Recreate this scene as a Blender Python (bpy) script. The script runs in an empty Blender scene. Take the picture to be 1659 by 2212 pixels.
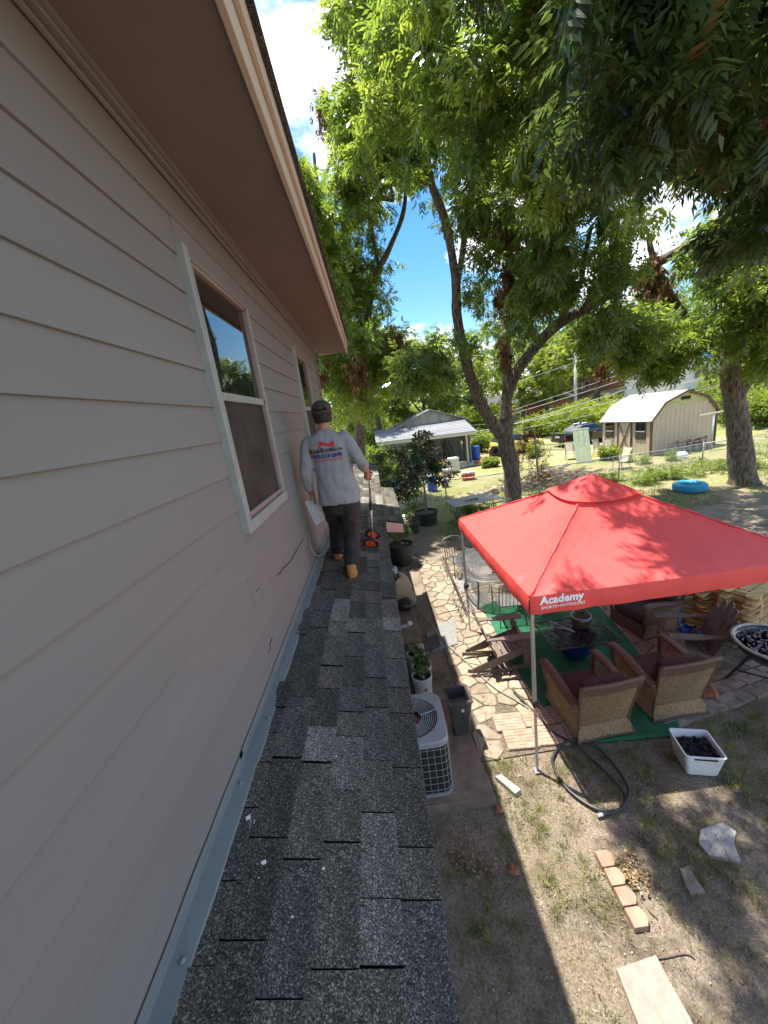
import bpy, math, random
import numpy as np
from mathutils import Vector, Matrix, Euler, noise as mnoise
from mathutils.bvhtree import BVHTree

S = bpy.context.scene
C = S.collection
random.seed(7); rng = np.random.default_rng(7)
R = math.radians
# ------------------------------------------------------------- camera
CAMZ = 4.3
F_, CX, CY = 795.0, 829.5, 1106.0            # focal length and centre for a 1659 x 2212 picture
Yc = np.array([-30, 204, 795.]); Yc /= np.linalg.norm(Yc)
Zc = -np.array([420, -3034, 795.]); Zc /= np.linalg.norm(Zc)
Zc -= Yc * (Zc @ Yc); Zc /= np.linalg.norm(Zc)
Xc = np.cross(Yc, Zc)
if Xc[0] < 0: Xc = -Xc
cam = bpy.data.cameras.new('camera'); camo = bpy.data.objects.new('camera', cam); C.objects.link(camo)
cam.sensor_fit = 'HORIZONTAL'; cam.sensor_width = 36.0; cam.lens = 36 * F_ / 1659
cam.clip_start = 0.05; cam.clip_end = 1500
_m = Matrix.Identity(4)
for i, ax in enumerate((Xc, Yc, Zc)):
    _m[i][0], _m[i][1], _m[i][2] = ax[0], ax[1], -ax[2]
_m[2][3] = CAMZ
camo.matrix_world = _m
S.camera = camo
# ------------------------------------------------------------- sky and sun
SUNV = Vector((-0.185, 0.18, 1.0)).normalized()      # towards the sun
elev = math.asin(SUNV.z); azim = math.atan2(SUNV.x, SUNV.y)
W = bpy.data.worlds.new('World'); S.world = W; W.use_nodes = True
nt = W.node_tree; N = nt.nodes; Lk = nt.links
bg = N['Background']
sky = N.new('ShaderNodeTexSky'); sky.sky_type = 'NISHITA'; sky.sun_disc = False
sky.sun_elevation = elev; sky.sun_rotation = azim; sky.air_density = 1.2; sky.dust_density = 0.3; sky.ozone_density = 2.5
tc = N.new('ShaderNodeTexCoord')
mp = N.new('ShaderNodeMapping'); mp.inputs['Scale'].default_value = (1, 1, 1.9); mp.inputs['Location'].default_value = (0.35, 0.1, 0.0)
Lk.new(tc.outputs['Generated'], mp.inputs['Vector'])
nz = N.new('ShaderNodeTexNoise'); nz.inputs['Scale'].default_value = 2.6; nz.inputs['Detail'].default_value = 9; nz.inputs['Roughness'].default_value = 0.55
Lk.new(mp.outputs[0], nz.inputs['Vector'])
cr = N.new('ShaderNodeValToRGB'); cr.color_ramp.elements[0].position = 0.50; cr.color_ramp.elements[1].position = 0.60
Lk.new(nz.outputs['Fac'], cr.inputs[0])
mx = N.new('ShaderNodeMix'); mx.data_type = 'RGBA'
hsv = N.new('ShaderNodeHueSaturation'); hsv.inputs['Saturation'].default_value = 1.35; hsv.inputs['Value'].default_value = 0.9; Lk.new(sky.outputs[0], hsv.inputs['Color'])
Lk.new(cr.outputs[0], mx.inputs[0]); Lk.new(hsv.outputs[0], mx.inputs[6]); mx.inputs[7].default_value = (9.0, 9.2, 9.6, 1)
Lk.new(mx.outputs[2], bg.inputs[0]); bg.inputs[1].default_value = 0.10
sun = bpy.data.lights.new('sun', 'SUN'); sun.energy = 4.5; sun.angle = R(0.53); sun.color = (1, 0.95, 0.86)
suno = bpy.data.objects.new('sun', sun); C.objects.link(suno)
suno.rotation_euler = (-SUNV).to_track_quat('-Z', 'Y').to_euler()
S.view_settings.view_transform = 'Standard'; S.view_settings.look = 'None'
S.view_settings.exposure = 1.45; S.view_settings.gamma = 1; S.view_settings.use_curve_mapping = False
S.render.engine = 'CYCLES'
S.cycles.max_bounces = 8; S.cycles.diffuse_bounces = 4; S.cycles.transparent_max_bounces = 8

# ------------------------------------------------------------- helpers
def ray(px, py):
    v = np.array([(px - CX) / F_, -(py - CY) / F_, 1.0])
    return np.array([v @ Xc, v @ Yc, v @ Zc])
def G(px, py, z=0.0):
    d = ray(px, py); p = d * ((z - CAMZ) / d[2]); return Vector((p[0], p[1], z))
def AT(px, py, y):
    d = ray(px, py); p = d * (y / d[1]); return Vector((p[0], y, p[2] + CAMZ))
def RD(px, py, t):
    d = ray(px, py); d = d / np.linalg.norm(d) * t; return Vector((d[0], d[1], d[2] + CAMZ))
def smooth(a, b, t):
    t = min(1, max(0, (t - a) / (b - a))); return t * t * (3 - 2 * t)
def hgt(x, y):
    h = 0.9 * smooth(21, 48, y) + 2.2 * smooth(48, 120, y)
    h += 2.6 * smooth(20, 42, x) * smooth(10, 24, y)
    return h
def GT(px, py):
    d = ray(px, py); t = 3.0
    for _ in range(4000):
        p = d * t
        if p[2] + CAMZ <= hgt(p[0], p[1]): break
        t += 0.02 + t * 0.0008
    return Vector((p[0], p[1], hgt(p[0], p[1])))

class MB:
    def __init__(s): s.v = []; s.f = []; s.m = []; s.mi = 0
    def add(s, vs, fs):
        b = len(s.v); s.v += [tuple(v) for v in vs]; s.f += [tuple(i + b for i in f) for f in fs]; s.m += [s.mi] * len(fs); return s
    def box(s, c, d, r=None):
        hx, hy, hz = d[0] / 2, d[1] / 2, d[2] / 2
        vs = [Vector((x, y, z)) for x in (-hx, hx) for y in (-hy, hy) for z in (-hz, hz)]
        if r is not None:
            m = r if isinstance(r, Matrix) else Euler(r).to_matrix()
            vs = [m @ v for v in vs]
        vs = [v + Vector(c) for v in vs]
        return s.add(vs, [(0, 1, 3, 2), (4, 6, 7, 5), (0, 4, 5, 1), (2, 3, 7, 6), (0, 2, 6, 4), (1, 5, 7, 3)])
    def hexa(s, p):
        """eight corners: bottom loop 0-3, top loop 4-7"""
        return s.add(p, [(3, 2, 1, 0), (4, 5, 6, 7), (0, 1, 5, 4), (1, 2, 6, 5), (2, 3, 7, 6), (3, 0, 4, 7)])
    def bar(s, p, q, w, h, up=(0, 0, 1)):
        p = Vector(p); q = Vector(q); d = (q - p).normalized(); u = Vector(up)
        if abs(d.dot(u)) > 0.98: u = Vector((1, 0, 0))
        a = d.cross(u).normalized() * (w / 2); b = a.cross(d).normalized() * (h / 2)
        return s.hexa([p - a - b, p + a - b, p + a + b, p - a + b, q - a - b, q + a - b, q + a + b, q - a + b])
    def tube(s, pts, rad, n=6, cap=True, flat=1.0):
        pts = [Vector(p) for p in pts]; k = len(pts)
        if not hasattr(rad, '__len__'): rad = [rad] * k
        vs = []; u = None
        for i, p in enumerate(pts):
            d = (pts[min(i + 1, k - 1)] - pts[max(i - 1, 0)])
            if d.length < 1e-9: d = Vector((0, 0, 1))
            d.normalize()
            if u is None:
                u = Vector((0, 0, 1)) if abs(d.z) < 0.9 else Vector((1, 0, 0))
            u = (u - d * u.dot(d)); u = u.normalized() if u.length > 1e-6 else d.orthogonal().normalized()
            w = d.cross(u)
            for j in range(n):
                a = 2 * math.pi * j / n
                vs.append(p + (u * math.cos(a) * flat + w * math.sin(a)) * rad[i])
        fs = [(i * n + j, i * n + (j + 1) % n, (i + 1) * n + (j + 1) % n, (i + 1) * n + j) for i in range(k - 1) for j in range(n)]
        if cap: fs += [tuple(range(n))[::-1], tuple(range((k - 1) * n, k * n))]
        return s.add(vs, fs)
    def lathe(s, prof, n=20, c=(0, 0, 0), m=None, close=False, cap=True):
        c = Vector(c); vs = []
        for r, z in prof:
            for j in range(n):
                a = 2 * math.pi * j / n; v = Vector((r * math.cos(a), r * math.sin(a), z))
                if m: v = m @ v
                vs.append(v + c)
        k = len(prof)
        fs = [(i * n + j, i * n + (j + 1) % n, (i + 1) * n + (j + 1) % n, (i + 1) * n + j) for i in range(k - 1) for j in range(n)]
        if prof[0][0] > 1e-6 and cap and not close: fs.append(tuple(range(n))[::-1])
        if prof[-1][0] > 1e-6 and cap and not close: fs.append(tuple(range((k - 1) * n, k * n)))
        if close: fs += [((k - 1) * n + j, (k - 1) * n + (j + 1) % n, (j + 1) % n, j) for j in range(n)]
        return s.add(vs, fs)
    def prism(s, poly, z0, z1, m=None, tw=1.0):
        n = len(poly); cx = sum(p[0] for p in poly) / n; cy = sum(p[1] for p in poly) / n
        vs = [Vector((p[0], p[1], z0)) for p in poly] + [Vector((cx + (p[0] - cx) * tw, cy + (p[1] - cy) * tw, z1)) for p in poly]
        if m is not None: vs = [m @ v for v in vs]
        return s.add(vs, [tuple(range(n))[::-1], tuple(range(n, 2 * n))] + [(i, (i + 1) % n, n + (i + 1) % n, n + i) for i in range(n)])
    def loft(s, rings, cap=True):
        n = len(rings[0]); k = len(rings); vs = [p for r in rings for p in r]
        fs = [(i * n + j, i * n + (j + 1) % n, (i + 1) * n + (j + 1) % n, (i + 1) * n + j) for i in range(k - 1) for j in range(n)]
        if cap: fs += [tuple(range(n))[::-1], tuple(range((k - 1) * n, k * n))]
        return s.add(vs, fs)
    def grid(s, fn, nu, nv):
        vs = [fn(i / nu, j / nv) for i in range(nu + 1) for j in range(nv + 1)]
        return s.add(vs, [(i * (nv + 1) + j, (i + 1) * (nv + 1) + j, (i + 1) * (nv + 1) + j + 1, i * (nv + 1) + j + 1) for i in range(nu) for j in range(nv)])
    def mesh(s, name, mats, smooth_=False, off=(0, 0, 0)):
        me = bpy.data.meshes.new(name); o = Vector(off)
        me.from_pydata([Vector(v) - o for v in s.v], [], s.f)
        mats = mats if isinstance(mats, (list, tuple)) else [mats]
        for m in mats: me.materials.append(m)
        if len(mats) > 1: me.polygons.foreach_set('material_index', s.m)
        if smooth_: me.polygons.foreach_set('use_smooth', [True] * len(me.polygons))
        me.update(); return me
    def build(s, name, mats, parent=None, smooth_=False, world=False, bev=0, label=None, cat=None, group=None, kind=None, solid=0, at=None):
        off = Vector((0, 0, 0))
        if world and parent:
            p = parent
            while p: off += p.location; p = p.parent
        if at is not None: off += Vector(at)
        o = bpy.data.objects.new(name, s.mesh(name, mats, smooth_, off)); C.objects.link(o)
        if parent: o.parent = parent
        if at is not None: o.location = Vector(at)
        if smooth_ == 'auto' or (smooth_ and bev == -1): pass
        if solid:
            md = o.modifiers.new('solid', 'SOLIDIFY'); md.thickness = solid; md.offset = 0
        if bev > 0:
            md = o.modifiers.new('bevel', 'BEVEL'); md.width = bev; md.segments = 2; md.limit_method = 'ANGLE'; md.angle_limit = R(40)
        tag(o, label, cat, group, kind); return o

def tag(o, label=None, cat=None, group=None, kind=None):
    if label: o['label'] = label
    if cat: o['category'] = cat
    if group: o['group'] = group
    if kind: o['kind'] = kind
    return o
def thing(name, label, cat, loc=(0, 0, 0), rz=0, group=None):
    o = bpy.data.objects.new(name, None); C.objects.link(o); o.empty_display_size = 0.1
    o.location = loc; o.rotation_euler = (0, 0, rz)
    return tag(o, label, cat, group)
def copy_tree(o, parent=None, loc=None, rz=None, label=None):
    c = o.copy(); C.objects.link(c); c.parent = parent
    if loc is not None: c.location = loc
    if rz is not None: c.rotation_euler = (0, 0, rz)
    if label: c['label'] = label
    for ch in KIDS.get(o, o.children): copy_tree(ch, c)
    return c
KIDS = {}
def remesh(mb, name, mat, vox, parent=None, it=4, **kw):
    o = mb.build(name, mat)
    md = o.modifiers.new('r', 'REMESH'); md.mode = 'VOXEL'; md.voxel_size = vox
    if it: m2 = o.modifiers.new('s', 'SMOOTH'); m2.factor = 0.5; m2.iterations = it
    dg = bpy.context.evaluated_depsgraph_get(); dg.update()
    me = bpy.data.meshes.new_from_object(o.evaluated_get(dg)); bpy.data.objects.remove(o)
    me.name = name; me.materials.clear(); me.materials.append(mat)
    me.polygons.foreach_set('use_smooth', [True] * len(me.polygons))
    off = Vector((0, 0, 0)); p = parent
    while p: off += p.location; p = p.parent
    o = bpy.data.objects.new(name, me); C.objects.link(o)
    if parent: o.parent = parent; me.transform(Matrix.Translation(-off))
    tag(o, **kw); return o
def text_mesh(body, size, bold=0.0, shear=0.0, sp=1.0, cap=1.0):
    cu = bpy.data.curves.new('t', 'FONT'); cu.body = body; cu.size = size; cu.offset = bold; cu.shear = shear; cu.space_character = sp
    cu.align_x = 'LEFT'; cu.small_caps_scale = cap; cu.resolution_u = 2
    o = bpy.data.objects.new('t', cu); C.objects.link(o)
    dg = bpy.context.evaluated_depsgraph_get(); dg.update()
    me = bpy.data.meshes.new_from_object(o.evaluated_get(dg)); bpy.data.objects.remove(o)
    return [v.co.copy() for v in me.vertices], [tuple(p.vertices) for p in me.polygons]

# ------------------------------------------------------------- materials
_mc = {}
def mat(name, col, rough=0.6, var=0.15, scale=6.0, bump=0.0, bscale=60.0, metal=0.0, spec=0.5, rnd=0.0, col2=None, thr=(0.35, 0.65), stretch=None, sub=None, detail=5, coat=0.0, bdist=0.01):
    if name in _mc: return _mc[name]
    m = bpy.data.materials.new(name); _mc[name] = m; m.use_nodes = True
    t = m.node_tree; n = t.nodes; l = t.links; b = n['Principled BSDF']
    b.inputs['Roughness'].default_value = rough; b.inputs['Metallic'].default_value = metal
    b.inputs['Specular IOR Level'].default_value = spec; b.inputs['Coat Weight'].default_value = coat
    tcn = n.new('ShaderNodeTexCoord'); mpn = n.new('ShaderNodeMapping'); l.new(tcn.outputs['Object'], mpn.inputs[0])
    if stretch: mpn.inputs['Scale'].default_value = stretch
    nn = n.new('ShaderNodeTexNoise'); nn.inputs['Scale'].default_value = scale; nn.inputs['Detail'].default_value = detail
    l.new(mpn.outputs[0], nn.inputs['Vector'])
    if rnd:
        oi = n.new('ShaderNodeObjectInfo'); nn.noise_dimensions = '4D'
        ml = n.new('ShaderNodeMath'); ml.operation = 'MULTIPLY'; ml.inputs[1].default_value = 50; l.new(oi.outputs['Random'], ml.inputs[0]); l.new(ml.outputs[0], nn.inputs['W'])
    r = n.new('ShaderNodeValToRGB'); r.color_ramp.elements[0].position = thr[0]; r.color_ramp.elements[1].position = thr[1]
    c2 = col2 or tuple(min(1, c * (1 + var)) for c in col); c1 = col if col2 else tuple(c * (1 - var) for c in col)
    r.color_ramp.elements[0].color = (*c1, 1); r.color_ramp.elements[1].color = (*c2, 1)
    l.new(nn.outputs['Fac'], r.inputs[0]); out = r.outputs[0]
    if rnd:
        mr = n.new('ShaderNodeMapRange'); mr.inputs[3].default_value = 1 - rnd; mr.inputs[4].default_value = 1 + rnd; l.new(oi.outputs['Random'], mr.inputs[0])
        vm = n.new('ShaderNodeVectorMath'); vm.operation = 'SCALE'; l.new(out, vm.inputs[0]); l.new(mr.outputs[0], vm.inputs['Scale']); out = vm.outputs[0]
    l.new(out, b.inputs['Base Color'])
    if bump:
        n2 = n.new('ShaderNodeTexNoise'); n2.inputs['Scale'].default_value = bscale; n2.inputs['Detail'].default_value = 6; l.new(mpn.outputs[0], n2.inputs['Vector'])
        bp = n.new('ShaderNodeBump'); bp.inputs['Strength'].default_value = bump; bp.inputs['Distance'].default_value = bdist; l.new(n2.outputs['Fac'], bp.inputs['Height']); l.new(bp.outputs[0], b.inputs['Normal'])
    if sub:
        tr = n.new('ShaderNodeBsdfTranslucent'); l.new(out, tr.inputs[0]); ms = n.new('ShaderNodeMixShader'); ms.inputs[0].default_value = sub
        l.new(b.outputs[0], ms.inputs[1]); l.new(tr.outputs[0], ms.inputs[2]); l.new(ms.outputs[0], n['Material Output'].inputs[0])
    return m

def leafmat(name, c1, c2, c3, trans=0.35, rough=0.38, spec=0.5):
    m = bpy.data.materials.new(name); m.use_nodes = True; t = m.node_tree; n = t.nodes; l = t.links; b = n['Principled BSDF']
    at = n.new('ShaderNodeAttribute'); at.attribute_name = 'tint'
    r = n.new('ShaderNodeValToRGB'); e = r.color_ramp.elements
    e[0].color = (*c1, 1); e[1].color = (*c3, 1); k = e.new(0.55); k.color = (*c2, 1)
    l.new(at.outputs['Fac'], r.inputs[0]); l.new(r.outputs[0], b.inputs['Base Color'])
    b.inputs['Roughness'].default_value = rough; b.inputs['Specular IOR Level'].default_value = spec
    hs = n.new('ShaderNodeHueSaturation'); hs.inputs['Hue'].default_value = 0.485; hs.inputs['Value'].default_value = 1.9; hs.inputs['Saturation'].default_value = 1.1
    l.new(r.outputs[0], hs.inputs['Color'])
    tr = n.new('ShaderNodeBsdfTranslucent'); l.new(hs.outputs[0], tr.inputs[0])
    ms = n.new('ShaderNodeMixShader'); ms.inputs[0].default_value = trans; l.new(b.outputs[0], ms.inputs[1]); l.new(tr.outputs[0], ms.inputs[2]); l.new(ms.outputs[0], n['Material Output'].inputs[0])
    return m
def glassmat(name, tint=(0.02, 0.025, 0.025), ior=1.9, rough=0.02):
    m = bpy.data.materials.new(name); m.use_nodes = True; b = m.node_tree.nodes['Principled BSDF']
    b.inputs['Base Color'].default_value = (*tint, 1); b.inputs['Roughness'].default_value = rough; b.inputs['IOR'].default_value = ior
    t = m.node_tree; nn = t.nodes.new('ShaderNodeTexNoise'); nn.inputs['Scale'].default_value = 1.3
    bp = t.nodes.new('ShaderNodeBump'); bp.inputs['Strength'].default_value = 0.03; bp.inputs['Distance'].default_value = 0.02
    t.links.new(nn.outputs['Fac'], bp.inputs['Height']); t.links.new(bp.outputs[0], b.inputs['Normal'])
    return m

M_siding = mat('siding_paint', (0.190, 0.188, 0.185), 0.62, 0.05, 3.0, 0.25, 180, rnd=0.02, stretch=(1, .25, 1), bdist=.002)
M_soffit = mat('soffit_paint', (0.170, 0.138, 0.122), 0.7, 0.06, 3, 0.2, 120, bdist=.002)
M_fascia = mat('fascia_paint', (0.48, 0.41, 0.31), 0.6, 0.12, 5, 0.3, 40, col2=(0.38, 0.27, 0.19), thr=(.55, .8), stretch=(1, .12, 1))
M_trim = mat('window_trim_paint', (0.285, 0.31, 0.305), 0.5, 0.08, 9)
M_alum = mat('aluminium', (0.62, 0.66, 0.66), 0.35, 0.12, 14, metal=0.75)
M_pink = mat('pink_trim_paint', (0.27, 0.21, 0.185), 0.6, 0.08, 8)
M_salmon = mat('salmon_fascia_paint', (0.52, 0.34, 0.29), 0.6, 0.08, 8)
M_glass = glassmat('window_glass', (0.012, 0.014, 0.013), 2.3)
M_screen = mat('insect_screen', (0.030, 0.027, 0.025), 0.75, 0.4, 5)
M_flash = mat('flashing_metal', (0.165, 0.185, 0.19), 0.55, 0.12, 7, 0.35, 14, metal=0.0, stretch=(1, .3, 1))
M_dark = mat('dark_void', (0.012, 0.011, 0.010), 0.9, 0.2)
M_black = mat('black_plastic', (0.020, 0.020, 0.021), 0.45, 0.25, 10)
M_steel = mat('grey_steel', (0.40, 0.41, 0.42), 0.35, 0.12, 20, metal=0.8)
M_white = mat('white_plastic', (0.50, 0.50, 0.49), 0.4, 0.06, 6)
M_conc = mat('concrete', (0.185, 0.137, 0.10), 0.9, 0.22, 7, 0.5, 90, detail=10)
M_wood_grey = mat('weathered_wood', (0.36, 0.33, 0.29), 0.8, 0.25, 8, 0.3, 40, stretch=(.3, 2, 2))
# ------------------------------------------------------------- shingle material (granules)
def shingle_mat():
    m = bpy.data.materials.new('asphalt_shingle'); m.use_nodes = True; t = m.node_tree; n = t.nodes; l = t.links; b = n['Principled BSDF']
    b.inputs['Roughness'].default_value = 0.92; b.inputs['Specular IOR Level'].default_value = 0.06
    tcn = n.new('ShaderNodeTexCoord'); oi = n.new('ShaderNodeObjectInfo')
    v = n.new('ShaderNodeTexVoronoi'); v.inputs['Scale'].default_value = 260; l.new(tcn.outputs['Object'], v.inputs['Vector'])
    sx = n.new('ShaderNodeSeparateColor'); l.new(v.outputs['Color'], sx.inputs[0])
    r = n.new('ShaderNodeValToRGB'); e = r.color_ramp.elements
    e[0].color = (0.040, 0.037, 0.032, 1); e[0].position = 0.12; e[1].color = (0.36, 0.34, 0.315, 1); e[1].position = 1.0
    k = e.new(0.5); k.color = (0.105, 0.097, 0.085, 1); k = e.new(0.85); k.color = (0.16, 0.15, 0.135, 1)
    l.new(sx.outputs[0], r.inputs[0])
    r2 = n.new('ShaderNodeValToRGB'); r2.color_ramp.interpolation = 'CONSTANT'; e2 = r2.color_ramp.elements
    e2[0].color = (0.62, 0.60, 0.56, 1)
    for p, c in ((.2, (.95, .9, .82)), (.4, (1.25, 1.22, 1.2)), (.55, (.78, .78, .80)), (.7, (1.0, .93, .84)), (.86, (1.6, 1.58, 1.55))):
        k = e2.new(p); k.color = (*c, 1)
    e2[-1].position = 0.93; e2[-1].color = (0.7, .67, .63, 1)
    l.new(oi.outputs['Random'], r2.inputs[0])
    nb = n.new('ShaderNodeTexNoise'); nb.inputs['Scale'].default_value = 5; nb.inputs['Detail'].default_value = 5; l.new(tcn.outputs['Object'], nb.inputs['Vector'])
    mr = n.new('ShaderNodeMapRange'); mr.inputs[1].default_value = .3; mr.inputs[2].default_value = .7; mr.inputs[3].default_value = .82; mr.inputs[4].default_value = 1.5; l.new(nb.outputs['Fac'], mr.inputs[0])
    m1 = n.new('ShaderNodeMix'); m1.data_type = 'RGBA'; m1.blend_type = 'MULTIPLY'; m1.inputs[0].default_value = 1; l.new(r.outputs[0], m1.inputs[6]); l.new(r2.outputs[0], m1.inputs[7])
    vm = n.new('ShaderNodeVectorMath'); vm.operation = 'SCALE'; l.new(m1.outputs[2], vm.inputs[0]); l.new(mr.outputs[0], vm.inputs['Scale'])
    l.new(vm.outputs[0], b.inputs['Base Color'])
    bp = n.new('ShaderNodeBump'); bp.inputs['Strength'].default_value = 0.6; bp.inputs['Distance'].default_value = 0.003; l.new(sx.outputs[1], bp.inputs['Height']); l.new(bp.outputs[0], b.inputs['Normal'])
    return m
M_shingle = shingle_mat()
M_cut_shadow = mat('asphalt_edge_shadow', (0.006, 0.006, 0.006), 0.95, 0.2)  # black cut asphalt, also painting in the shadow lines between tabs

# ------------------------------------------------------------- the house beside the camera
WX = -0.80; Y0, Y1 = -2.6, 6.65                     # upper wall plane and its ends
ZB = CAMZ - 1.404; SL = 0.27                        # foot of the wall on the lower roof, slope of that roof
def rz_(x): return ZB - SL * (x - WX)
house = thing('two_storey_house', 'grey lap-sided house wall with two windows above a shingled lower roof', 'house', (WX, 2, 0))
lines = [CAMZ + z for z in (1.205, 1.027, .852, .686, .517, .335, .157, -.019, -.202, -.391, -.573, -.752, -.932, -1.11, -1.288)] + [ZB - 0.02]
WIN = [(2.03, 2.97), (4.63, 5.57)]; WZ0, WZ1 = CAMZ - .49, CAMZ + .88
top = CAMZ + 1.26
edges = [top] + lines
for i in range(len(edges) - 1):
    zt, zb = edges[i], edges[i + 1]
    segs = [(Y0, Y1)]
    if zb < WZ1 and zt > WZ0:
        segs = [(Y0, WIN[0][0]), (WIN[0][1], WIN[1][0]), (WIN[1][1], Y1)]
    if i >= 12: segs = [(Y0, 1.9 + .37 * (i % 3)), (1.903 + .37 * (i % 3), Y1)]
    fill_ = []
    if len(segs) == 3 and i < 12:
        for ya, yb in WIN:
            if zt > WZ1 + .02: fill_.append((ya, yb, WZ1, zt))
            if zb < WZ0 - .02: fill_.append((ya, yb, zb, WZ0))
    for ya, yb, z0_, z1_ in fill_:
        mb = MB(); mb.box((WX - .004, (ya + yb) / 2, (z0_ + z1_) / 2), (.028, yb - ya - .004, z1_ - z0_)); mb.build('siding_board', M_siding, house, world=True, bev=0.0025)
    for a, b in segs:
        mb = MB(); th = 0.016
        z_t = min(zt + 0.02, top)
        mb.hexa([(WX - .02, a, zb), (WX + th, a, zb), (WX + th, b, zb), (WX - .02, b, zb), (WX - .02, a, z_t), (WX + .001, a, z_t), (WX + .001, b, z_t), (WX - .02, b, z_t)])
        # boards cut round the window keep full height; the trim covers the cut
        mb.build('siding_board', M_siding, house, world=True, bev=0.0025)
mb = MB(); mb.box(((WX - 3.4) / 2 - .4, (Y0 + Y1) / 2, (ZB + top) / 2 - .6), (3.0, Y1 - Y0 - .1, top - ZB + 1.1)); mb.build('inner_wall', M_dark, house, world=True)
mb = MB(); mb.box((WX - 2.2, Y1 + .01, (ZB + top) / 2), (4.4, .04, top - ZB)); mb.build('end_wall', M_siding, house, world=True)
mb = MB(); mb.box((WX + .012, Y1 - .005, (ZB + top) / 2 - .02), (.05, .06, top - ZB - .06)); mb.build('corner_board', M_siding, house, world=True, bev=.003)
for zz, dd in ((1.232, .03), (1.195, .018), (1.255, .05)):
    mb = MB(); mb.box((WX + .012 + dd / 2, (Y0 + Y1) / 2, CAMZ + zz), (dd, Y1 - Y0, .016)); mb.build('crown_moulding', M_siding, house, world=True, bev=.004)
YE = 7.25
mb = MB(); a0, a1 = (WX - .05, CAMZ + 1.262), (-.262, CAMZ + 1.185)
mb.hexa([(a0[0], Y0, a0[1]), (a1[0], Y0, a1[1]), (a1[0], YE, a1[1]), (a0[0], YE, a0[1]), (a0[0], Y0, a0[1] + .012), (a1[0], Y0, a1[1] + .012), (a1[0], YE, a1[1] + .012), (a0[0], YE, a0[1] + .012)])
mb.build('soffit', M_soffit, house, world=True)
for (xa, xb, za, zb, nm, mm) in ((-.268, -.243, 1.165, 1.315, 'fascia_board', M_fascia), (-.242, -.222, 1.285, 1.385, 'drip_board', M_fascia)):
    mb = MB()
    for k in range(1): mb.box(((xa + xb) / 2, (Y0 + YE) / 2, CAMZ + (za + zb) / 2), (xb - xa, YE - Y0, zb - za))
    mb.build(nm, mm, house, world=True, bev=.003)
mb = MB(); mb.box(((WX - .242) / 2, YE + .012, CAMZ + 1.29), (abs(WX + .262) - .02, .02, .16)); mb.build('rake_board', M_fascia, house, world=True)
mb = MB()
mb.hexa([(-.195, Y0, CAMZ + 1.388), (-.195, YE + .05, CAMZ + 1.388), (-5, YE + .05, CAMZ + 3.3), (-5, Y0, CAMZ + 3.3), (-.195, Y0, CAMZ + 1.41), (-.195, YE + .05, CAMZ + 1.41), (-5, YE + .05, CAMZ + 3.33), (-5, Y0, CAMZ + 3.33)])
mb.build('upper_roof', M_shingle, house, world=True)
# windows
for (ya, yb) in WIN:
    mb = MB(); mb.box((WX - .05, (ya + yb) / 2, (WZ0 + WZ1) / 2), (.06, yb - ya, WZ1 - WZ0)); w = mb.build('window', M_dark, house, world=True)
    t = .055
    mb = MB(); mb.box((WX + .022, ya - .005, (WZ0 + WZ1) / 2 - .015), (.05, t, WZ1 - WZ0 + .07)); mb.build('side_trim', M_trim, w, world=True, bev=.004)
    mb = MB(); mb.box((WX + .012, yb + .015, (WZ0 + WZ1) / 2), (.03, .03, WZ1 - WZ0)); mb.build('side_trim', M_trim, w, world=True, bev=.003)
    mb = MB(); mb.box((WX + .016, (ya + yb) / 2 + .02, WZ0 - .025), (.045, yb - ya, .07)); mb.build('sill', M_trim, w, world=True, bev=.005)
    mb = MB(); mb.box((WX + .010, (ya + yb) / 2 + .02, WZ1 + .005), (.03, yb - ya - .02, .03)); mb.build('head_trim', M_siding, w, world=True, bev=.004)
    mb = MB()
    for q, (dx, wd) in enumerate(((.004, .034), (-.006, .03), (.0, .025))): mb.box((WX + dx, ya + .045 + q * .03, (WZ0 + WZ1) / 2), (.03, wd, WZ1 - WZ0 - .02))
    mb.build('metal_track', M_alum, w, world=True, bev=.002)
    zr = CAMZ + .22
    mb = MB(); mb.box((WX + .0, (ya + yb) / 2 + .06, zr), (.034, yb - ya - .1, .045)); mb.build('meeting_rail', M_trim, w, world=True, bev=.003)
    mb = MB(); mb.box((WX + .002, yb - .012, (WZ0 + WZ1) / 2), (.03, .022, WZ1 - WZ0 - .02)); mb.build('sash_stile', M_pink, w, world=True)
    mb = MB(); mb.box((WX + .002, (ya + yb) / 2 + .06, WZ0 + .03), (.032, yb - ya - .1, .03)); mb.build('sash_rail', M_pink, w, world=True)
    mb = MB(); mb.box((WX + .002, (ya + yb) / 2 + .06, WZ1 - .02), (.03, yb - ya - .1, .02)); mb.build('sash_rail', M_pink, w, world=True)
    mb = MB(); mb.box((WX - .010, (ya + yb) / 2 + .05, (zr + WZ1) / 2), (.006, yb - ya - .13, WZ1 - zr - .03)); mb.build('pane', M_glass, w, world=True)
    mb = MB(); mb.box((WX - .006, (ya + yb) / 2 + .05, (zr + WZ0) / 2), (.004, yb - ya - .13, zr - WZ0 - .04)); mb.build('insect_screen', M_screen, w, world=True)
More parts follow.
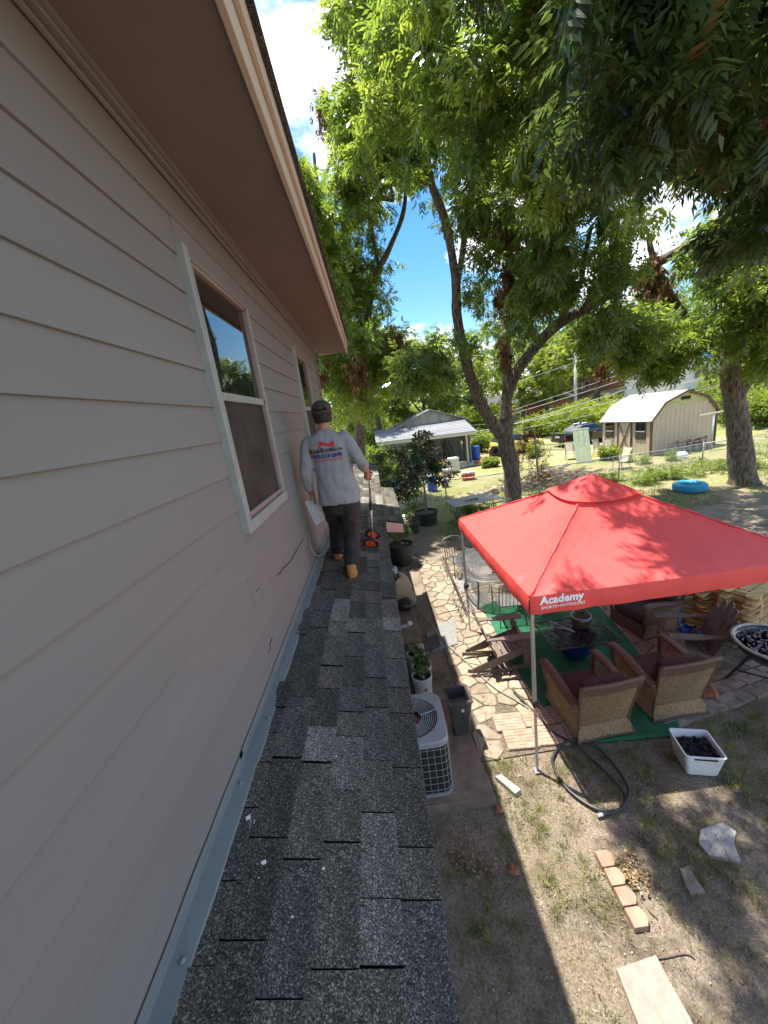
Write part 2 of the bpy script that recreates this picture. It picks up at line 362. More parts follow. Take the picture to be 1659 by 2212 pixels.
# lower roof: deck, then every shingle tab a piece of its own
X_E = 0.0; YR = 13.2
mb = MB()
mb.hexa([(WX - .02, -1.2, ZB - .06), (X_E - .01, -1.2, rz_(X_E) - .06), (X_E - .01, YR, rz_(X_E) - .06), (WX - .02, YR, ZB - .06),
         (WX - .02, -1.2, ZB - .012), (X_E - .01, -1.2, rz_(X_E) - .012), (X_E - .01, YR, rz_(X_E) - .012), (WX - .02, YR, ZB - .012)])
xl = WX - 3.4
mb.hexa([(xl, Y1 + .05, rz_(xl) - .06), (WX - .02, Y1 + .05, ZB - .06), (WX - .02, YR, ZB - .06), (xl, YR, rz_(xl) - .06),
         (xl, Y1 + .05, rz_(xl)), (WX - .02, Y1 + .05, ZB - .012), (WX - .02, YR, ZB - .012), (xl, YR, rz_(xl))])
lroof = mb.build('lower_roof', M_cut_shadow, house, world=True)
EXP = 0.1395; cs = 1 / math.sqrt(1 + SL * SL)
rows = 6; xs0 = X_E + .012
_sh = {}
def shingle(xlow, width, y0, y1, lift, parent):
    """one tab lying on the slope, its lower edge at xlow, thickness about 5 mm"""
    key = (round(width, 3), round(y1 - y0, 2)); 
    if key not in _sh:
        L = y1 - y0; mb = MB(); t0 = .010; x1 = -width
        n = 4; top_ = []; bot = []
        for i in range(n + 1):
            y = L * i / n; w = .0025 * math.sin(i * 2.1 + len(_sh))
            top_.append((w, y, t0)); bot.append((w, y, 0))
        up = [(x1, L * i / n, .0015) for i in range(n + 1)]
        vs = bot + top_ + up; k = n + 1
        fs = [(i, i + 1, k + i + 1, k + i) for i in range(n)] + [(k + i, k + i + 1, 2 * k + i + 1, 2 * k + i) for i in range(n)] + [(0, k, 2 * k), (n, 2 * k + n, k + n)]
        mb.add(vs, fs); mb.m = [1] * n + [0] * n + [1, 1]; _sh[key] = mb.mesh('shingle', [M_shingle, M_cut_shadow])
    o = bpy.data.objects.new('shingle', _sh[key]); C.objects.link(o); o.parent = parent
    off = Vector(house.location)
    o.location = Vector((xlow, y0, rz_(xlow) + lift)) - off
    o.rotation_euler = (random.gauss(0, .0015), math.atan(SL) - .0, random.gauss(0, .003))
    return o
cnt = 0
for r in range(rows):
    xlow = xs0 - r * EXP * cs
    if xlow < WX + .05: continue
    wid = EXP * 1.06
    if r == rows - 1: wid = max(.05, (xlow - (WX + .062)) / cs)
    y = 0.12 - random.random() * .3
    while y < 12.6:
        L = random.choice((.16, .2, .24, .28, .33, .38)) if y < 9 else .62
        shingle(xlow, wid, y, y + L - .006, .0 + random.choice((0, .001, .004, .0085)), lroof); cnt += 1
        y += L
# widened eave further along
mb = MB(); JX = 0.31; JY0, JY1 = 5.72, 8.6
mb.hexa([(X_E, JY0, rz_(X_E) - .07), (JX, JY0, rz_(JX) - .07), (JX, JY1, rz_(JX) - .07), (X_E, JY1, rz_(X_E) - .07), (X_E, JY0, rz_(X_E) - .016), (JX, JY0, rz_(JX) - .016), (JX, JY1, rz_(JX) - .016), (X_E, JY1, rz_(X_E) - .016)])
mb.build('eave_extension', M_shingle, house, world=True)
for r in range(3):
    xlow = JX - .0 - r * .115
    if xlow < 0.02: continue
    y = JY0 - .012
    while y < JY1:
        L = random.choice((.24, .33, .42)); shingle(xlow, .122, y, y + L - .003, .0, lroof); y += L
mb = MB(); mb.hexa([(.02, JY0 - .022, rz_(0) - .20), (JX - .02, JY0 - .022, rz_(JX) - .16), (JX - .02, JY0 - .004, rz_(JX) - .16), (.02, JY0 - .004, rz_(0) - .20), (.02, JY0 - .022, rz_(0.02) - .02), (JX - .02, JY0 - .022, rz_(JX - .02) - .02), (JX - .02, JY0 - .004, rz_(JX - .02) - .02), (.02, JY0 - .004, rz_(0.02) - .02)])
mb.build('end_fascia', M_salmon, house, world=True)
# eave fascia and lower wall
mb = MB(); mb.box((X_E - .025, 2.2, rz_(X_E) - .13), (.02, 7.0, .13)); mb.build('lower_fascia', M_salmon, house, world=True)
mb = MB(); mb.box((-.24, 5.2, 1.16), (.05, 16, 2.32)); mb.build('lower_wall', M_siding, house, world=True)
# step flashing in three overlapping lengths
for a, b in ((-1.0, 1.37), (1.34, 3.92), (3.89, 6.66)):
    mb = MB(); n = 14
    def fl(u, v, a=a, b=b):
        y = a + (b - a) * u; w = .0025 * math.sin(y * 9 + a) + .002 * math.sin(y * 23)
        P = [(WX + .017, ZB + .035), (WX + .017, ZB + .012), (WX + .03, ZB + .004), (WX + .085, rz_(WX + .085) + .012), (WX + .088, rz_(WX + .088) + .004)]
        i = min(int(v * 4), 3); f = v * 4 - i; x = P[i][0] + (P[i + 1][0] - P[i][0]) * f; z = P[i][1] + (P[i + 1][1] - P[i][1]) * f
        return (x + (w if v > .6 else 0), y, z + w * .7 + (.003 if a < 1 or b > 6 else 0))
    mb.grid(fl, 60, 4); mb.build('flashing', M_flash, house, world=True)
for k in range(9):
    y = .75 + k * .42 + random.uniform(-.08, .08); mb = MB(); x = WX + .06 + random.uniform(-.015, .015)
    mb.lathe([(.0, .010), (.006, .009), (.010, .004), (.011, .001)], 8, (x, y, rz_(x) + .012)); mb.build('flashing_nail', M_flash, house, world=True, smooth_=True)
M_drop = mat('bird_dropping', (0.75, 0.74, 0.70), 0.7, 0.1)
def roofpx(px, py):
    d = ray(px, py); t = (rz_(0) - CAMZ) / (d[2] + SL * d[0]); p = d * t; return Vector((p[0], p[1], rz_(p[0])))
for px, py, s in ((538, 1770, .012), (548, 1778, .011), (543, 1786, .007), (572, 1867, .009), (727, 1637, .005), (700, 1880, .005), (633, 1985, .004), (560, 1900, .003), (845, 1700, .003), (660, 1560, .004)):
    p = roofpx(px, py); mb = MB(); q = [(p.x + s * random.uniform(.55, 1.25) * math.cos(a * .7), p.y + s * random.uniform(.55, 1.25) * math.sin(a * .7)) for a in range(9)]
    vs = [(x, y, rz_(x) + .0095) for x, y in q]; mb.add(vs, [tuple(range(9))]); mb.build('bird_dropping', M_drop, house, world=True)
# cracks in the lowest boards
for pts in (((655, 1165), (640, 1190), (628, 1212), (612, 1228), (604, 1240), (598, 1243)), ((588, 1378), (583, 1392), (584, 1402), (578, 1412)), ((560, 1270), (552, 1279))):
    P = []
    for a in pts:
        d = ray(*a); t = (WX + .0135) / d[0]; P.append(Vector((WX + .0135, d[1] * t, d[2] * t + CAMZ)))
    mb = MB(); mb.tube(P, [.002] + [.003] * (len(P) - 2) + [.0015], 4); mb.build('crack', M_dark, house, world=True)
# loose wire on the flashing
def wx(px, py, x):
    d = ray(px, py); t = x / d[0]; return Vector((x, d[1] * t, d[2] * t + CAMZ))
def curve(pts, n=8):
    pts = [Vector(p) for p in pts]; out = []
    for i in range(len(pts) - 1):
        p0 = pts[max(i - 1, 0)]; p1 = pts[i]; p2 = pts[i + 1]; p3 = pts[min(i + 2, len(pts) - 1)]
        for k in range(n):
            t = k / n; out.append(0.5 * ((2 * p1) + (p2 - p0) * t + (2 * p0 - 5 * p1 + 4 * p2 - p3) * t * t + (3 * p1 - p0 - 3 * p2 + p3) * t ** 3))
    out.append(pts[-1]); return out
M_wire = mat('tan_cable', (0.42, 0.32, 0.25), 0.5, 0.1)
P = [wx(667, 1163, WX + .02), wx(672, 1185, WX + .04), wx(685, 1200, WX + .09), wx(700, 1195, WX + .13), wx(712, 1175, WX + .11), wx(710, 1150, WX + .05), wx(703, 1135, WX + .02)]
for p in P: p.z = max(p.z, rz_(p.x) + .014)
mb = MB(); mb.tube(curve(P), .005, 6)
mb.build('cable', M_wire, smooth_=True, label='thin tan cable looping out of the wall onto the flashing', cat='cable')
# ------------------------------------------------------------- ground
def ground_mat():
    m = bpy.data.materials.new('yard_ground'); m.use_nodes = True; t = m.node_tree; n = t.nodes; l = t.links; b = n['Principled BSDF']
    b.inputs['Roughness'].default_value = 0.95; b.inputs['Specular IOR Level'].default_value = 0.15
    tcn = n.new('ShaderNodeTexCoord'); O = tcn.outputs['Object']
    def noise(s, d=6, r=.6):
        k = n.new('ShaderNodeTexNoise'); k.inputs['Scale'].default_value = s; k.inputs['Detail'].default_value = d; k.inputs['Roughness'].default_value = r; l.new(O, k.inputs['Vector']); return k.outputs['Fac']
    def ramp(src, *st):
        k = n.new('ShaderNodeValToRGB'); e = k.color_ramp.elements; e[0].position, e[0].color = st[0][0], (*st[0][1], 1); e[1].position, e[1].color = st[-1][0], (*st[-1][1], 1)
        for p, c in st[1:-1]: q = e.new(p); q.color = (*c, 1)
        l.new(src, k.inputs[0]); return k.outputs[0]
    def mix(f, a, c):
        k = n.new('ShaderNodeMix'); k.data_type = 'RGBA'; l.new(f, k.inputs[0]); l.new(a, k.inputs[6]); l.new(c, k.inputs[7]); return k.outputs[2]
    fine = ramp(noise(55, 12, .78), (.30, (.045, .034, .025)), (.45, (.19, .15, .112)), (.58, (.32, .262, .20)), (.76, (.52, .46, .37)))
    dark = ramp(noise(30, 10, .75), (.3, (.03, .023, .017)), (.5, (.085, .065, .047)), (.75, (.22, .175, .13)))
    dirt = mix(ramp(noise(2.2, 6, .62), (.50, (0, 0, 0)), (.68, (1, 1, 1))), fine, dark)
    peb = n.new('ShaderNodeTexVoronoi'); peb.inputs['Scale'].default_value = 34; l.new(O, peb.inputs['Vector'])
    pf = ramp(peb.outputs['Distance'], (.10, (1, 1, 1)), (.22, (0, 0, 0)))
    ph = n.new('ShaderNodeSeparateColor'); l.new(peb.outputs['Color'], ph.inputs[0])
    pm = n.new('ShaderNodeMath'); pm.operation = 'GREATER_THAN'; pm.inputs[1].default_value = .72; l.new(ph.outputs[0], pm.inputs[0])
    pmul = n.new('ShaderNodeMath'); pmul.operation = 'MULTIPLY'; l.new(pf, pmul.inputs[0]); l.new(pm.outputs[0], pmul.inputs[1])
    pc = ramp(ph.outputs[1], (0, (.12, .085, .06)), (.5, (.24, .19, .145)), (1, (.40, .36, .31)))
    dirt = mix(pmul.outputs[0], dirt, pc)
    grassn = ramp(noise(60, 6, .7), (.3, (.06, .058, .022)), (.5, (.15, .125, .06)), (.72, (.32, .25, .14)))
    gsun = ramp(noise(9, 8, .65), (.3, (.115, .14, .035)), (.5, (.215, .225, .075)), (.72, (.34, .305, .145)))
    patch = ramp(noise(1.3, 7, .68), (.52, (0, 0, 0)), (.70, (1, 1, 1)))
    near = mix(patch, dirt, grassn)
    sep = n.new('ShaderNodeSeparateXYZ'); l.new(O, sep.inputs[0])
    ad = n.new('ShaderNodeMath'); ad.operation = 'MULTIPLY_ADD'; l.new(noise(1.1, 5), ad.inputs[0]); ad.inputs[1].default_value = 7.0; l.new(sep.outputs[1], ad.inputs[2])
    lf = n.new('ShaderNodeMapRange'); lf.inputs[1].default_value = 14.5; lf.inputs[2].default_value = 18.5; l.new(ad.outputs[0], lf.inputs[0])
    far = mix(ramp(noise(.5, 6, .6), (.42, (0, 0, 0)), (.66, (1, 1, 1))), gsun, ramp(noise(4, 8, .6), (.3, (.25, .205, .125)), (.7, (.40, .33, .21))))
    col = mix(lf.outputs[0], near, far)
    l.new(col, b.inputs['Base Color'])
    bp = n.new('ShaderNodeBump'); bp.inputs['Strength'].default_value = .9; bp.inputs['Distance'].default_value = .03
    bs = n.new('ShaderNodeMath'); bs.operation = 'MULTIPLY_ADD'; l.new(pmul.outputs[0], bs.inputs[0]); bs.inputs[1].default_value = .4; l.new(noise(45, 8, .7), bs.inputs[2])
    l.new(bs.outputs[0], bp.inputs['Height']); l.new(bp.outputs[0], b.inputs['Normal'])
    return m
M_ground = ground_mat()
def spaced(a, b, fine0, fine1, f, c):
    out = []; x = a
    while x < b:
        out.append(x)
        d = max(0, fine0 - x, x - fine1); x += f + d * c
    return out + [b]
gx = spaced(-400, 500, -1, 6, .25, .12); gy = spaced(-150, 700, -1, 11, .25, .10)
mb = MB()
vs = []
for x in gx:
    for y in gy:
        bump = .018 * mnoise.noise((x * 1.3, y * 1.3, 0)) + .01 * mnoise.noise((x * 4, y * 4, 3))
        if 0.6 < x < 5.8 and 3.0 < y < 11.5: bump = bump * .25
        vs.append((x, y, hgt(x, y) + bump - .012))
ny = len(gy)
mb.add(vs, [(i * ny + j, (i + 1) * ny + j, (i + 1) * ny + j + 1, i * ny + j + 1) for i in range(len(gx) - 1) for j in range(ny - 1)])
mb.build('ground', M_ground, smooth_=True, kind='structure')

# ------------------------------------------------------------- flagstone patio
M_stone = mat('flagstone', (0.205, 0.16, 0.112), 0.9, 0.2, 9, 0.45, 30, rnd=0.22, detail=9, col2=(0.31, 0.255, 0.185), thr=(.35, .62))
M_bed = mat('patio_bedding', (0.12, 0.095, 0.07), 0.95, 0.35, 30, 0.6, 60)
prect = (0.76, 5.9, 3.62, 11.2)
def in_patio(x, y):
    if x < .76: return False
    if y < 3.62 + .12 * math.sin(x * 5): return False
    if x < 1.08 and 3.5 < y < 3.7: return True
    if y > 9.9 + .35 * math.sin(x * 2.3): return False
    if x > 5.4 + .3 * math.sin(y * 3): return False
    if x > 2.4 and y < 4.45: return False
    if 4.2 < x and y < 5.0: return False
    return True
mb = MB(); bedpoly = [(.76, 3.62), (2.28, 3.66), (2.45, 3.75), (2.45, 4.5), (3.9, 4.6), (4.3, 5.1), (5.2, 5.2), (5.3, 9.6), (.76, 9.8)]
mb.prism(bedpoly, -.05, .008); patio = mb.build('patio', M_bed, kind='structure')
# jittered voronoi cells
pts = []
sx = .27
yy = 3.3
row = 0
while yy < 10.6:
    xx = .5 + (row % 2) * sx * .5
    while xx < 6:
        pts.append((xx + random.uniform(-.11, .11), yy + random.uniform(-.10, .10))); xx += sx * random.uniform(.85, 1.35)
    yy += .25; row += 1
P2 = np.array(pts)
def clip(poly, n, d):
    out = []
    for i in range(len(poly)):
        a, b = poly[i], poly[(i + 1) % len(poly)]
        da = a[0] * n[0] + a[1] * n[1] - d; db = b[0] * n[0] + b[1] * n[1] - d
        if da <= 0: out.append(a)
        if da * db < 0:
            t = da / (da - db); out.append((a[0] + (b[0] - a[0]) * t, a[1] + (b[1] - a[1]) * t))
    return out
keepers = []
rug_hide = lambda x, y: (2.05 < x < 3.6 and 3.75 < y < 6.9)
for i, p in enumerate(P2):
    if not in_patio(*p) or rug_hide(*p): continue
    if 1.05 < p[0] < 2.35 and 3.50 < p[1] < 4.32: continue
    poly = [(p[0] - .5, p[1] - .5), (p[0] + .5, p[1] - .5), (p[0] + .5, p[1] + .5), (p[0] - .5, p[1] + .5)]
    for j in np.argsort(((P2 - p) ** 2).sum(1))[1:18]:
        q = P2[j]; n_ = (q - p); L = np.linalg.norm(n_); n_ /= L
        poly = clip(poly, n_, n_ @ ((p + q) / 2) - .0035 - .005 * random.random())
        if len(poly) < 3: break
    if len(poly) < 3: continue
    for nn_, dd in (((-1, 0), -.775), ((0, -1), -3.56)): poly = clip(poly, nn_, dd)
    if len(poly) < 3: continue
    d = math.hypot(p[0], p[1])
    keepers.append((d, p, poly))
keepers.sort(key=lambda k: k[0])
def stone_poly(mb, poly, p, z0, zt, jag=.010):
    ring = []
    for i in range(len(poly)):
        a = Vector((*poly[i], 0)); b = Vector((*poly[(i + 1) % len(poly)], 0)); m_ = (a + b) / 2; c = Vector((p[0], p[1], 0))
        e = (c - m_).normalized() * random.uniform(-.2, 1) * min(jag, (b - a).length * .12)
        a2 = a + (c - a).normalized() * .007
        ring += [a2, m_ + e]
    n = len(ring); c = Vector((p[0], p[1], 0)); tx, ty = random.gauss(0, .012), random.gauss(0, .012)
    zz = lambda v: zt + (v.x - c.x) * tx + (v.y - c.y) * ty
    lo = [Vector((v.x, v.y, z0)) for v in ring]; mid = [Vector((v.x, v.y, zz(v) - .007)) for v in ring]
    hi = [v + (c - v).normalized() * .008 for v in ring]; hi = [Vector((v.x, v.y, zz(v) + random.uniform(-.0015, .0015))) for v in hi]
    mb.loft([lo, mid, hi])
rest = MB()
for k, (d, p, poly) in enumerate(keepers):
    zt = .024 + random.uniform(-.004, .005)
    if k < 298:
        mb = MB(); stone_poly(mb, poly, p, .0, zt); mb.build('flagstone', M_stone, patio, at=(p[0], p[1], 0))
    else: stone_poly(rest, poly, p, .0, zt)
if rest.v: rest.build('flagstone_rest', M_stone, patio, kind='stuff')
print('flagstones', len(keepers))
# terracotta pavers with a basket-weave face
M_terra = mat('terracotta_paver', (0.34, 0.225, 0.16), 0.9, 0.18, 10, 0.5, 120, rnd=.07)
def paver_mesh(sx, sy, h=.035):
    mb = MB(); mb.box((0, 0, h / 2 - .004), (sx, sy, h - .006)); q = 3
    for i in range(q):
        for j in range(q):
            cx, cy = (i - 1) * sx / q, (j - 1) * sy / q
            if (i + j) % 2: parts = [((cx, cy - sy / q / 4), (sx / q - .008, sy / q / 2 - .008)), ((cx, cy + sy / q / 4), (sx / q - .008, sy / q / 2 - .008))]
            else: parts = [((cx - sx / q / 4, cy), (sx / q / 2 - .008, sy / q - .008)), ((cx + sx / q / 4, cy), (sx / q / 2 - .008, sy / q - .008))]
            for c, s in parts: mb.box((c[0], c[1], h - .006), (s[0], s[1], .010))
    return mb.mesh('paver', M_terra)
pm = paver_mesh(.385, .285)
kq = 0
for ry, y in enumerate((4.13, 3.83, 3.50)):
    for i in range(3):
        if ry == 2 and i != 2 and i != 0 and i != 1: continue
        if ry == 1 and i == 3: continue
        x = 1.31 + .05 * ry + i * .392
        if ry == 2: continue
        o = bpy.data.objects.new('paver', pm); C.objects.link(o); o.parent = patio
        o.location = (x, y - .055 * i * 0 + random.uniform(-.01, .01), .012 + random.uniform(0, .006)); o.rotation_euler = (random.gauss(0, .01), random.gauss(0, .01), -.05 + random.gauss(0, .02)); kq += 1
# brick border on the far side of the rug
M_brick = mat('path_brick', (0.27, 0.205, 0.165), 0.92, 0.22, 10, 0.5, 80, rnd=.2)
bm_ = MB().box((0, 0, .015), (.215, .105, .05)).mesh('brick', M_brick)
bricks = 0
for r_ in range(5):
    for i in range(11):
        x = 3.15 + i * .222 + (r_ % 2) * .11 + r_ * .05; y = 3.72 + r_ * .112 + i * .045
        if x > 5.4 or (x < 3.5 and r_ > 1): continue
        o = bpy.data.objects.new('brick', bm_); C.objects.link(o); o.parent = patio
        o.location = (x + random.uniform(-.006, .006), y + random.uniform(-.006, .006), random.uniform(-.008, .006)); o.rotation_euler = (random.gauss(0, .02), random.gauss(0, .02), .2 + random.gauss(0, .03))
# small carved paver pair and grey slabs set into the stones
M_slab = mat('grey_slab', (0.19, 0.187, 0.178), 0.9, 0.2, 22, 0.6, 50, rnd=.12)
def slab(name, corners, h, m, label, cat, group=None, z0=0.0):
    mb = MB(); poly = [(c.x, c.y) for c in corners]; mb.prism(poly, z0 - .02, z0 + h, tw=.985)
    c = sum((Vector(q) for q in corners), Vector()) / len(corners)
    return mb.build(name, m, at=(c.x, c.y, 0), bev=.004, label=label, cat=cat, group=group)
slab('stepping_stone', [G(920, 1370), G(985, 1335), G(990, 1395), G(930, 1412)], .045, M_slab, 'square grey patterned slab under the garden hose beside the house step', 'slab')
slab('stepping_stone', [G(912, 1388), G(945, 1371), G(953, 1400), G(924, 1416)], .052, mat('dark_slab', (.07, .07, .07), .9, .3, 20, .5, 50), 'small dark slab lying half over the grey patterned slab', 'slab')
slab('stepping_stone', [G(985, 1255), G(1035, 1240), G(1045, 1265), G(998, 1285)], .04, M_slab, 'grey carved slab beside the iron rack near the oval table', 'slab', 'carved slabs')
slab('stepping_stone', [G(1000, 1292), G(1050, 1278), G(1062, 1305), G(1012, 1324)], .04, M_slab, 'grey carved slab beside the iron rack near the tent leg', 'slab', 'carved slabs')
M_paverpink = mat('pink_concrete', (0.29, 0.235, 0.195), 0.92, 0.12, 16, 0.5, 160)
slab('paving_slab', [G(1330, 2098), G(1416, 2068), G(1520, 2260), G(1405, 2290)], .04, M_paverpink, 'large pinkish concrete paving slab lying on the bare soil', 'slab')
M_pale = mat('pale_stone', (0.36, 0.34, 0.31), 0.9, 0.12, 8, 0.3, 40)
slab('flat_stone', [G(1512, 1795), G(1560, 1780), G(1590, 1800), G(1585, 1825), G(1600, 1865), G(1560, 1858), G(1530, 1852), G(1508, 1825)], .03, M_pale, 'pale flat stone slab lying in the dappled soil', 'stone')
slab('flat_stone', [G(1468, 1880), G(1488, 1872), G(1505, 1905), G(1525, 1930), G(1490, 1935), G(1480, 1915)], .025, M_paverpink, 'small broken pinkish stone beside the brick edging', 'stone')
slab('wood_offcut', [G(1070, 1684), G(1082, 1678), G(1126, 1712), G(1114, 1722)], .05, mat('grey_timber', (.27, .265, .23), .85, .2, 14, .3, 40), 'short grey timber offcut lying on soil near the tent leg', 'timber')
# scalloped edging bricks
M_edge = mat('edging_brick', (0.31, 0.195, 0.135), 0.9, 0.22, 9, 0.4, 100, rnd=.08)
e0 = G(1283, 1847); e1 = G(1372, 2018); ed = (e1 - e0); step = ed.length / 4; ed.normalize(); en = Vector((-ed.y, ed.x, 0))
if en.x < 0: en = -en
labs = ['scalloped terracotta edging brick lying by the dry leaf clump, first of four', 'scalloped terracotta edging brick, second from the dry leaf clump', 'scalloped terracotta edging brick, second from the big paving slab', 'scalloped terracotta edging brick ending the row by the big paving slab']
for i in range(4):
    c = e0 + ed * step * i; prof = [(0, 0), (step - .008, 0)] + [((step - .008) * (1 - k / 8), .115 + .035 * math.sin(math.pi * k / 8)) for k in range(9)]
    mb = MB(); mb.prism([(c.x + ed.x * a + en.x * b, c.y + ed.y * a + en.y * b) for a, b in prof], -.01, .055, tw=.97)
    mb.build('edging_brick', M_edge, at=(c.x, c.y, 0), bev=.004, label=labs[i], cat='brick', group='scalloped edging bricks')

# ------------------------------------------------------------- litter, tufts, pebbles on the near soil
def leaf_mesh_obj(name, V, Fq, tint, m, parent=None, **kw):
    me = bpy.data.meshes.new(name); nv = len(V); nf = len(Fq); k = Fq.shape[1]
    me.vertices.add(nv); me.vertices.foreach_set('co', np.ascontiguousarray(V, dtype=np.float32).ravel())
    me.loops.add(nf * k); me.loops.foreach_set('vertex_index', np.ascontiguousarray(Fq, dtype=np.int32).ravel())
    me.polygons.add(nf); me.polygons.foreach_set('loop_start', np.arange(0, nf * k, k, dtype=np.int32))
    me.update(calc_edges=True)
    a = me.attributes.new('tint', 'FLOAT', 'FACE'); a.data.foreach_set('value', np.ascontiguousarray(tint, dtype=np.float32))
    me.materials.append(m); o = bpy.data.objects.new(name, me); C.objects.link(o)
    if parent: o.parent = parent
    tag(o, **kw); return o
M_tuft = leafmat('grass_blades', (.05, .085, .018), (.12, .165, .035), (.36, .30, .12), .3, .6, .2)
def near_ok(x, y):
    if x < .12 or y < .9: return False
    if .0 < x < .82 and 3.0 < y < 4.5: return False
    if 3.55 < y < 10 and x > .74 and y > 3.4 and not (x > 2.5 and y < 3.6): return False
    return True
V = []; Fa = []; T = []
def blade(x, y, h, ang, lean, w, tint):
    b = len(V); ca, sa = math.cos(ang), math.sin(ang); px, py = -sa * w, ca * w
    V.extend([(x - px, y - py, -.01), (x + px, y + py, -.01), (x + ca * lean * .5 + px * .7, y + sa * lean * .5 + py * .7, h * .7), (x + ca * lean * .5 - px * .7, y + sa * lean * .5 - py * .7, h * .7)])
    Fa.append((b, b + 1, b + 2, b + 3)); T.append(tint)
    b = len(V); V.extend([V[b - 1], V[b - 2], (x + ca * lean * 1.1, y + sa * lean * 1.1, h), (x + ca * lean * 1.1 + .0005, y + sa * lean * 1.1, h)]); Fa.append((b, b + 1, b + 2, b + 3)); T.append(tint)
nt_ = 0
while nt_ < 1300:
    x = random.uniform(.1, 5.2); y = random.uniform(.7, 3.9)
    g = mnoise.noise((x * 1.5 + 5, y * 1.5, 1)) + .5 * mnoise.noise((x * 5, y * 5, 2))
    if g < .02 - (.5 if x > 3.3 and y > 2.4 else 0) or not near_ok(x, y): 
        if random.random() > .08: continue
        if not near_ok(x, y): continue
    nt_ += 1; base = random.random()
    for _ in range(random.randint(7, 20)):
        a = random.uniform(0, 6.28); r_ = random.random() * .05
        blade(x + r_ * math.cos(a), y + r_ * math.sin(a), random.uniform(.02, .07), a, random.uniform(.01, .06), random.uniform(.0012, .0026), min(1, max(0, base * .7 + random.random() * .45)))
# a fringe in the joints of the patio and along the fence side lawn
for _ in range(260):
    x = random.uniform(.8, 5.4); y = random.choice((3.6, 3.55, 10.0, 4.45)) + random.gauss(0, .12)
    if 1.05 < x < 2.4 and 3.6 < y < 4.3: continue
    base = random.random() * .6
    for _ in range(14):
        a = random.uniform(0, 6.28); blade(x + .03 * math.cos(a), y + .03 * math.sin(a), random.uniform(.03, .09), a, random.uniform(.01, .06), .0022, base + random.random() * .3)
for _ in range(5200):
    x = random.uniform(2, 17); y = random.uniform(11.5, 19)
    if mnoise.noise((x * .6, y * .6, 7)) < -.05: continue
    base = random.random() * .55
    for _ in range(7):
        a = random.uniform(0, 6.28); blade(x + .08 * math.cos(a), y + .08 * math.sin(a), random.uniform(.04, .11), a, random.uniform(.02, .08), .005, base + random.random() * .4)
leaf_mesh_obj('grass_tufts', np.array(V), np.array(Fa), T, M_tuft, kind='stuff', label='sparse grass tufts growing on the bare yard soil')
# fallen leaves
M_litter = leafmat('dry_leaf', (.075, .04, .02), (.22, .145, .07), (.46, .37, .22), .1, .7, .2)
V = []; Fa = []; T = []
def fallen(x, y, s, tint, z=.006):
    b = len(V); a = random.uniform(0, 6.28); ca, sa = math.cos(a), math.sin(a); w = s * random.uniform(.18, .4)
    cu = random.uniform(.0, .35) * s
    if s < .0205 and random.random() < .6: s *= 2.2; w = .0013; cu = .002
    V.extend([(x - ca * s / 2, y - sa * s / 2, z), (x - sa * w, y + ca * w, z + cu), (x + ca * s / 2, y + sa * s / 2, z + random.uniform(0, .2) * s), (x + sa * w, y - ca * w, z + cu * .6)])
    Fa.append((b, b + 1, b + 2, b + 3)); T.append(tint)
for _ in range(9500):
    x = random.uniform(.1, 5); y = random.uniform(.8, 3.9)
    if not near_ok(x, y): continue
    fallen(x, y, random.uniform(.006, .020), random.random() ** 1.5)
for _ in range(900): fallen(random.uniform(.8, 5.3), random.uniform(3.6, 11.5), random.uniform(.012, .04), random.random(), .03)
for cx, cy, n_, sp in ((1.75, 2.35, 330, .075), (.45, 2.55, 120, .12), (.25, 2.75, 80, .1)):
    for _ in range(n_): fallen(random.gauss(cx, sp), random.gauss(cy, sp), random.uniform(.015, .042), .15 + random.random() * .7, random.uniform(.005, .05))
leaf_mesh_obj('leaf_litter', np.array(V), np.array(Fa), T, M_litter, kind='stuff', label='dry brown leaf litter scattered over the soil')
mb = MB()
M_peb = mat('pebbles', (0.30, 0.25, 0.20), 0.8, 0.3, 3)
for _ in range(700):
    x = random.uniform(.1, 4.6); y = random.uniform(.8, 3.8)
    if not near_ok(x, y): continue
    s = random.uniform(.003, .009); rr = random.uniform(0, 3)
    mb.box((x, y, .002), (s * 2, s * 1.3, s), (random.uniform(-.4, .4), random.uniform(-.4, .4), rr))
mb.build('pebbles', M_peb, kind='stuff', label='small tan pebbles strewn over the soil', smooth_=True)
# a few big single leaves
for px, py, s, nm in ((1110, 1883, .11, 'round rusty brown disc-like leaf at the edge of the house shadow'), (1078, 1752, .10, 'pinkish curled leaf beside the corner of the concrete pad')):
    c = G(px, py); mb = MB(); n_ = 14
    vs = [(c.x, c.y, .012)] + [(c.x + s * .5 * math.cos(i * 6.283 / n_), c.y + s * .42 * math.sin(i * 6.283 / n_), .02 + .012 * math.sin(i * 1.9)) for i in range(n_)]
    mb.add(vs, [(0, 1 + i, 1 + (i + 1) % n_) for i in range(n_)]); mb.build('fallen_leaf', mat('rust_leaf', (.33, .13, .07), .7, .25, 30), at=(c.x, c.y, 0), smooth_=True, solid=.002, label=nm, cat='leaf')
# sticks
M_twig = mat('twig_bark', (0.17, 0.12, 0.085), 0.9, 0.3, 20)
for pts, lb in (((G(1500, 2070), G(1480, 2060), G(1440, 2068), G(1400, 2075)), 'thin dry twig lying above the pinkish paving slab'), ((G(1420, 1985), G(1405, 1972), G(1395, 1958)), 'short forked twig beside the last edging brick')):
    mb = MB(); c = pts[0]; mb.tube(curve([p + Vector((0, 0, .012)) for p in pts], 4), .006, 5); mb.build('twig', M_twig, label=lb, cat='twig')
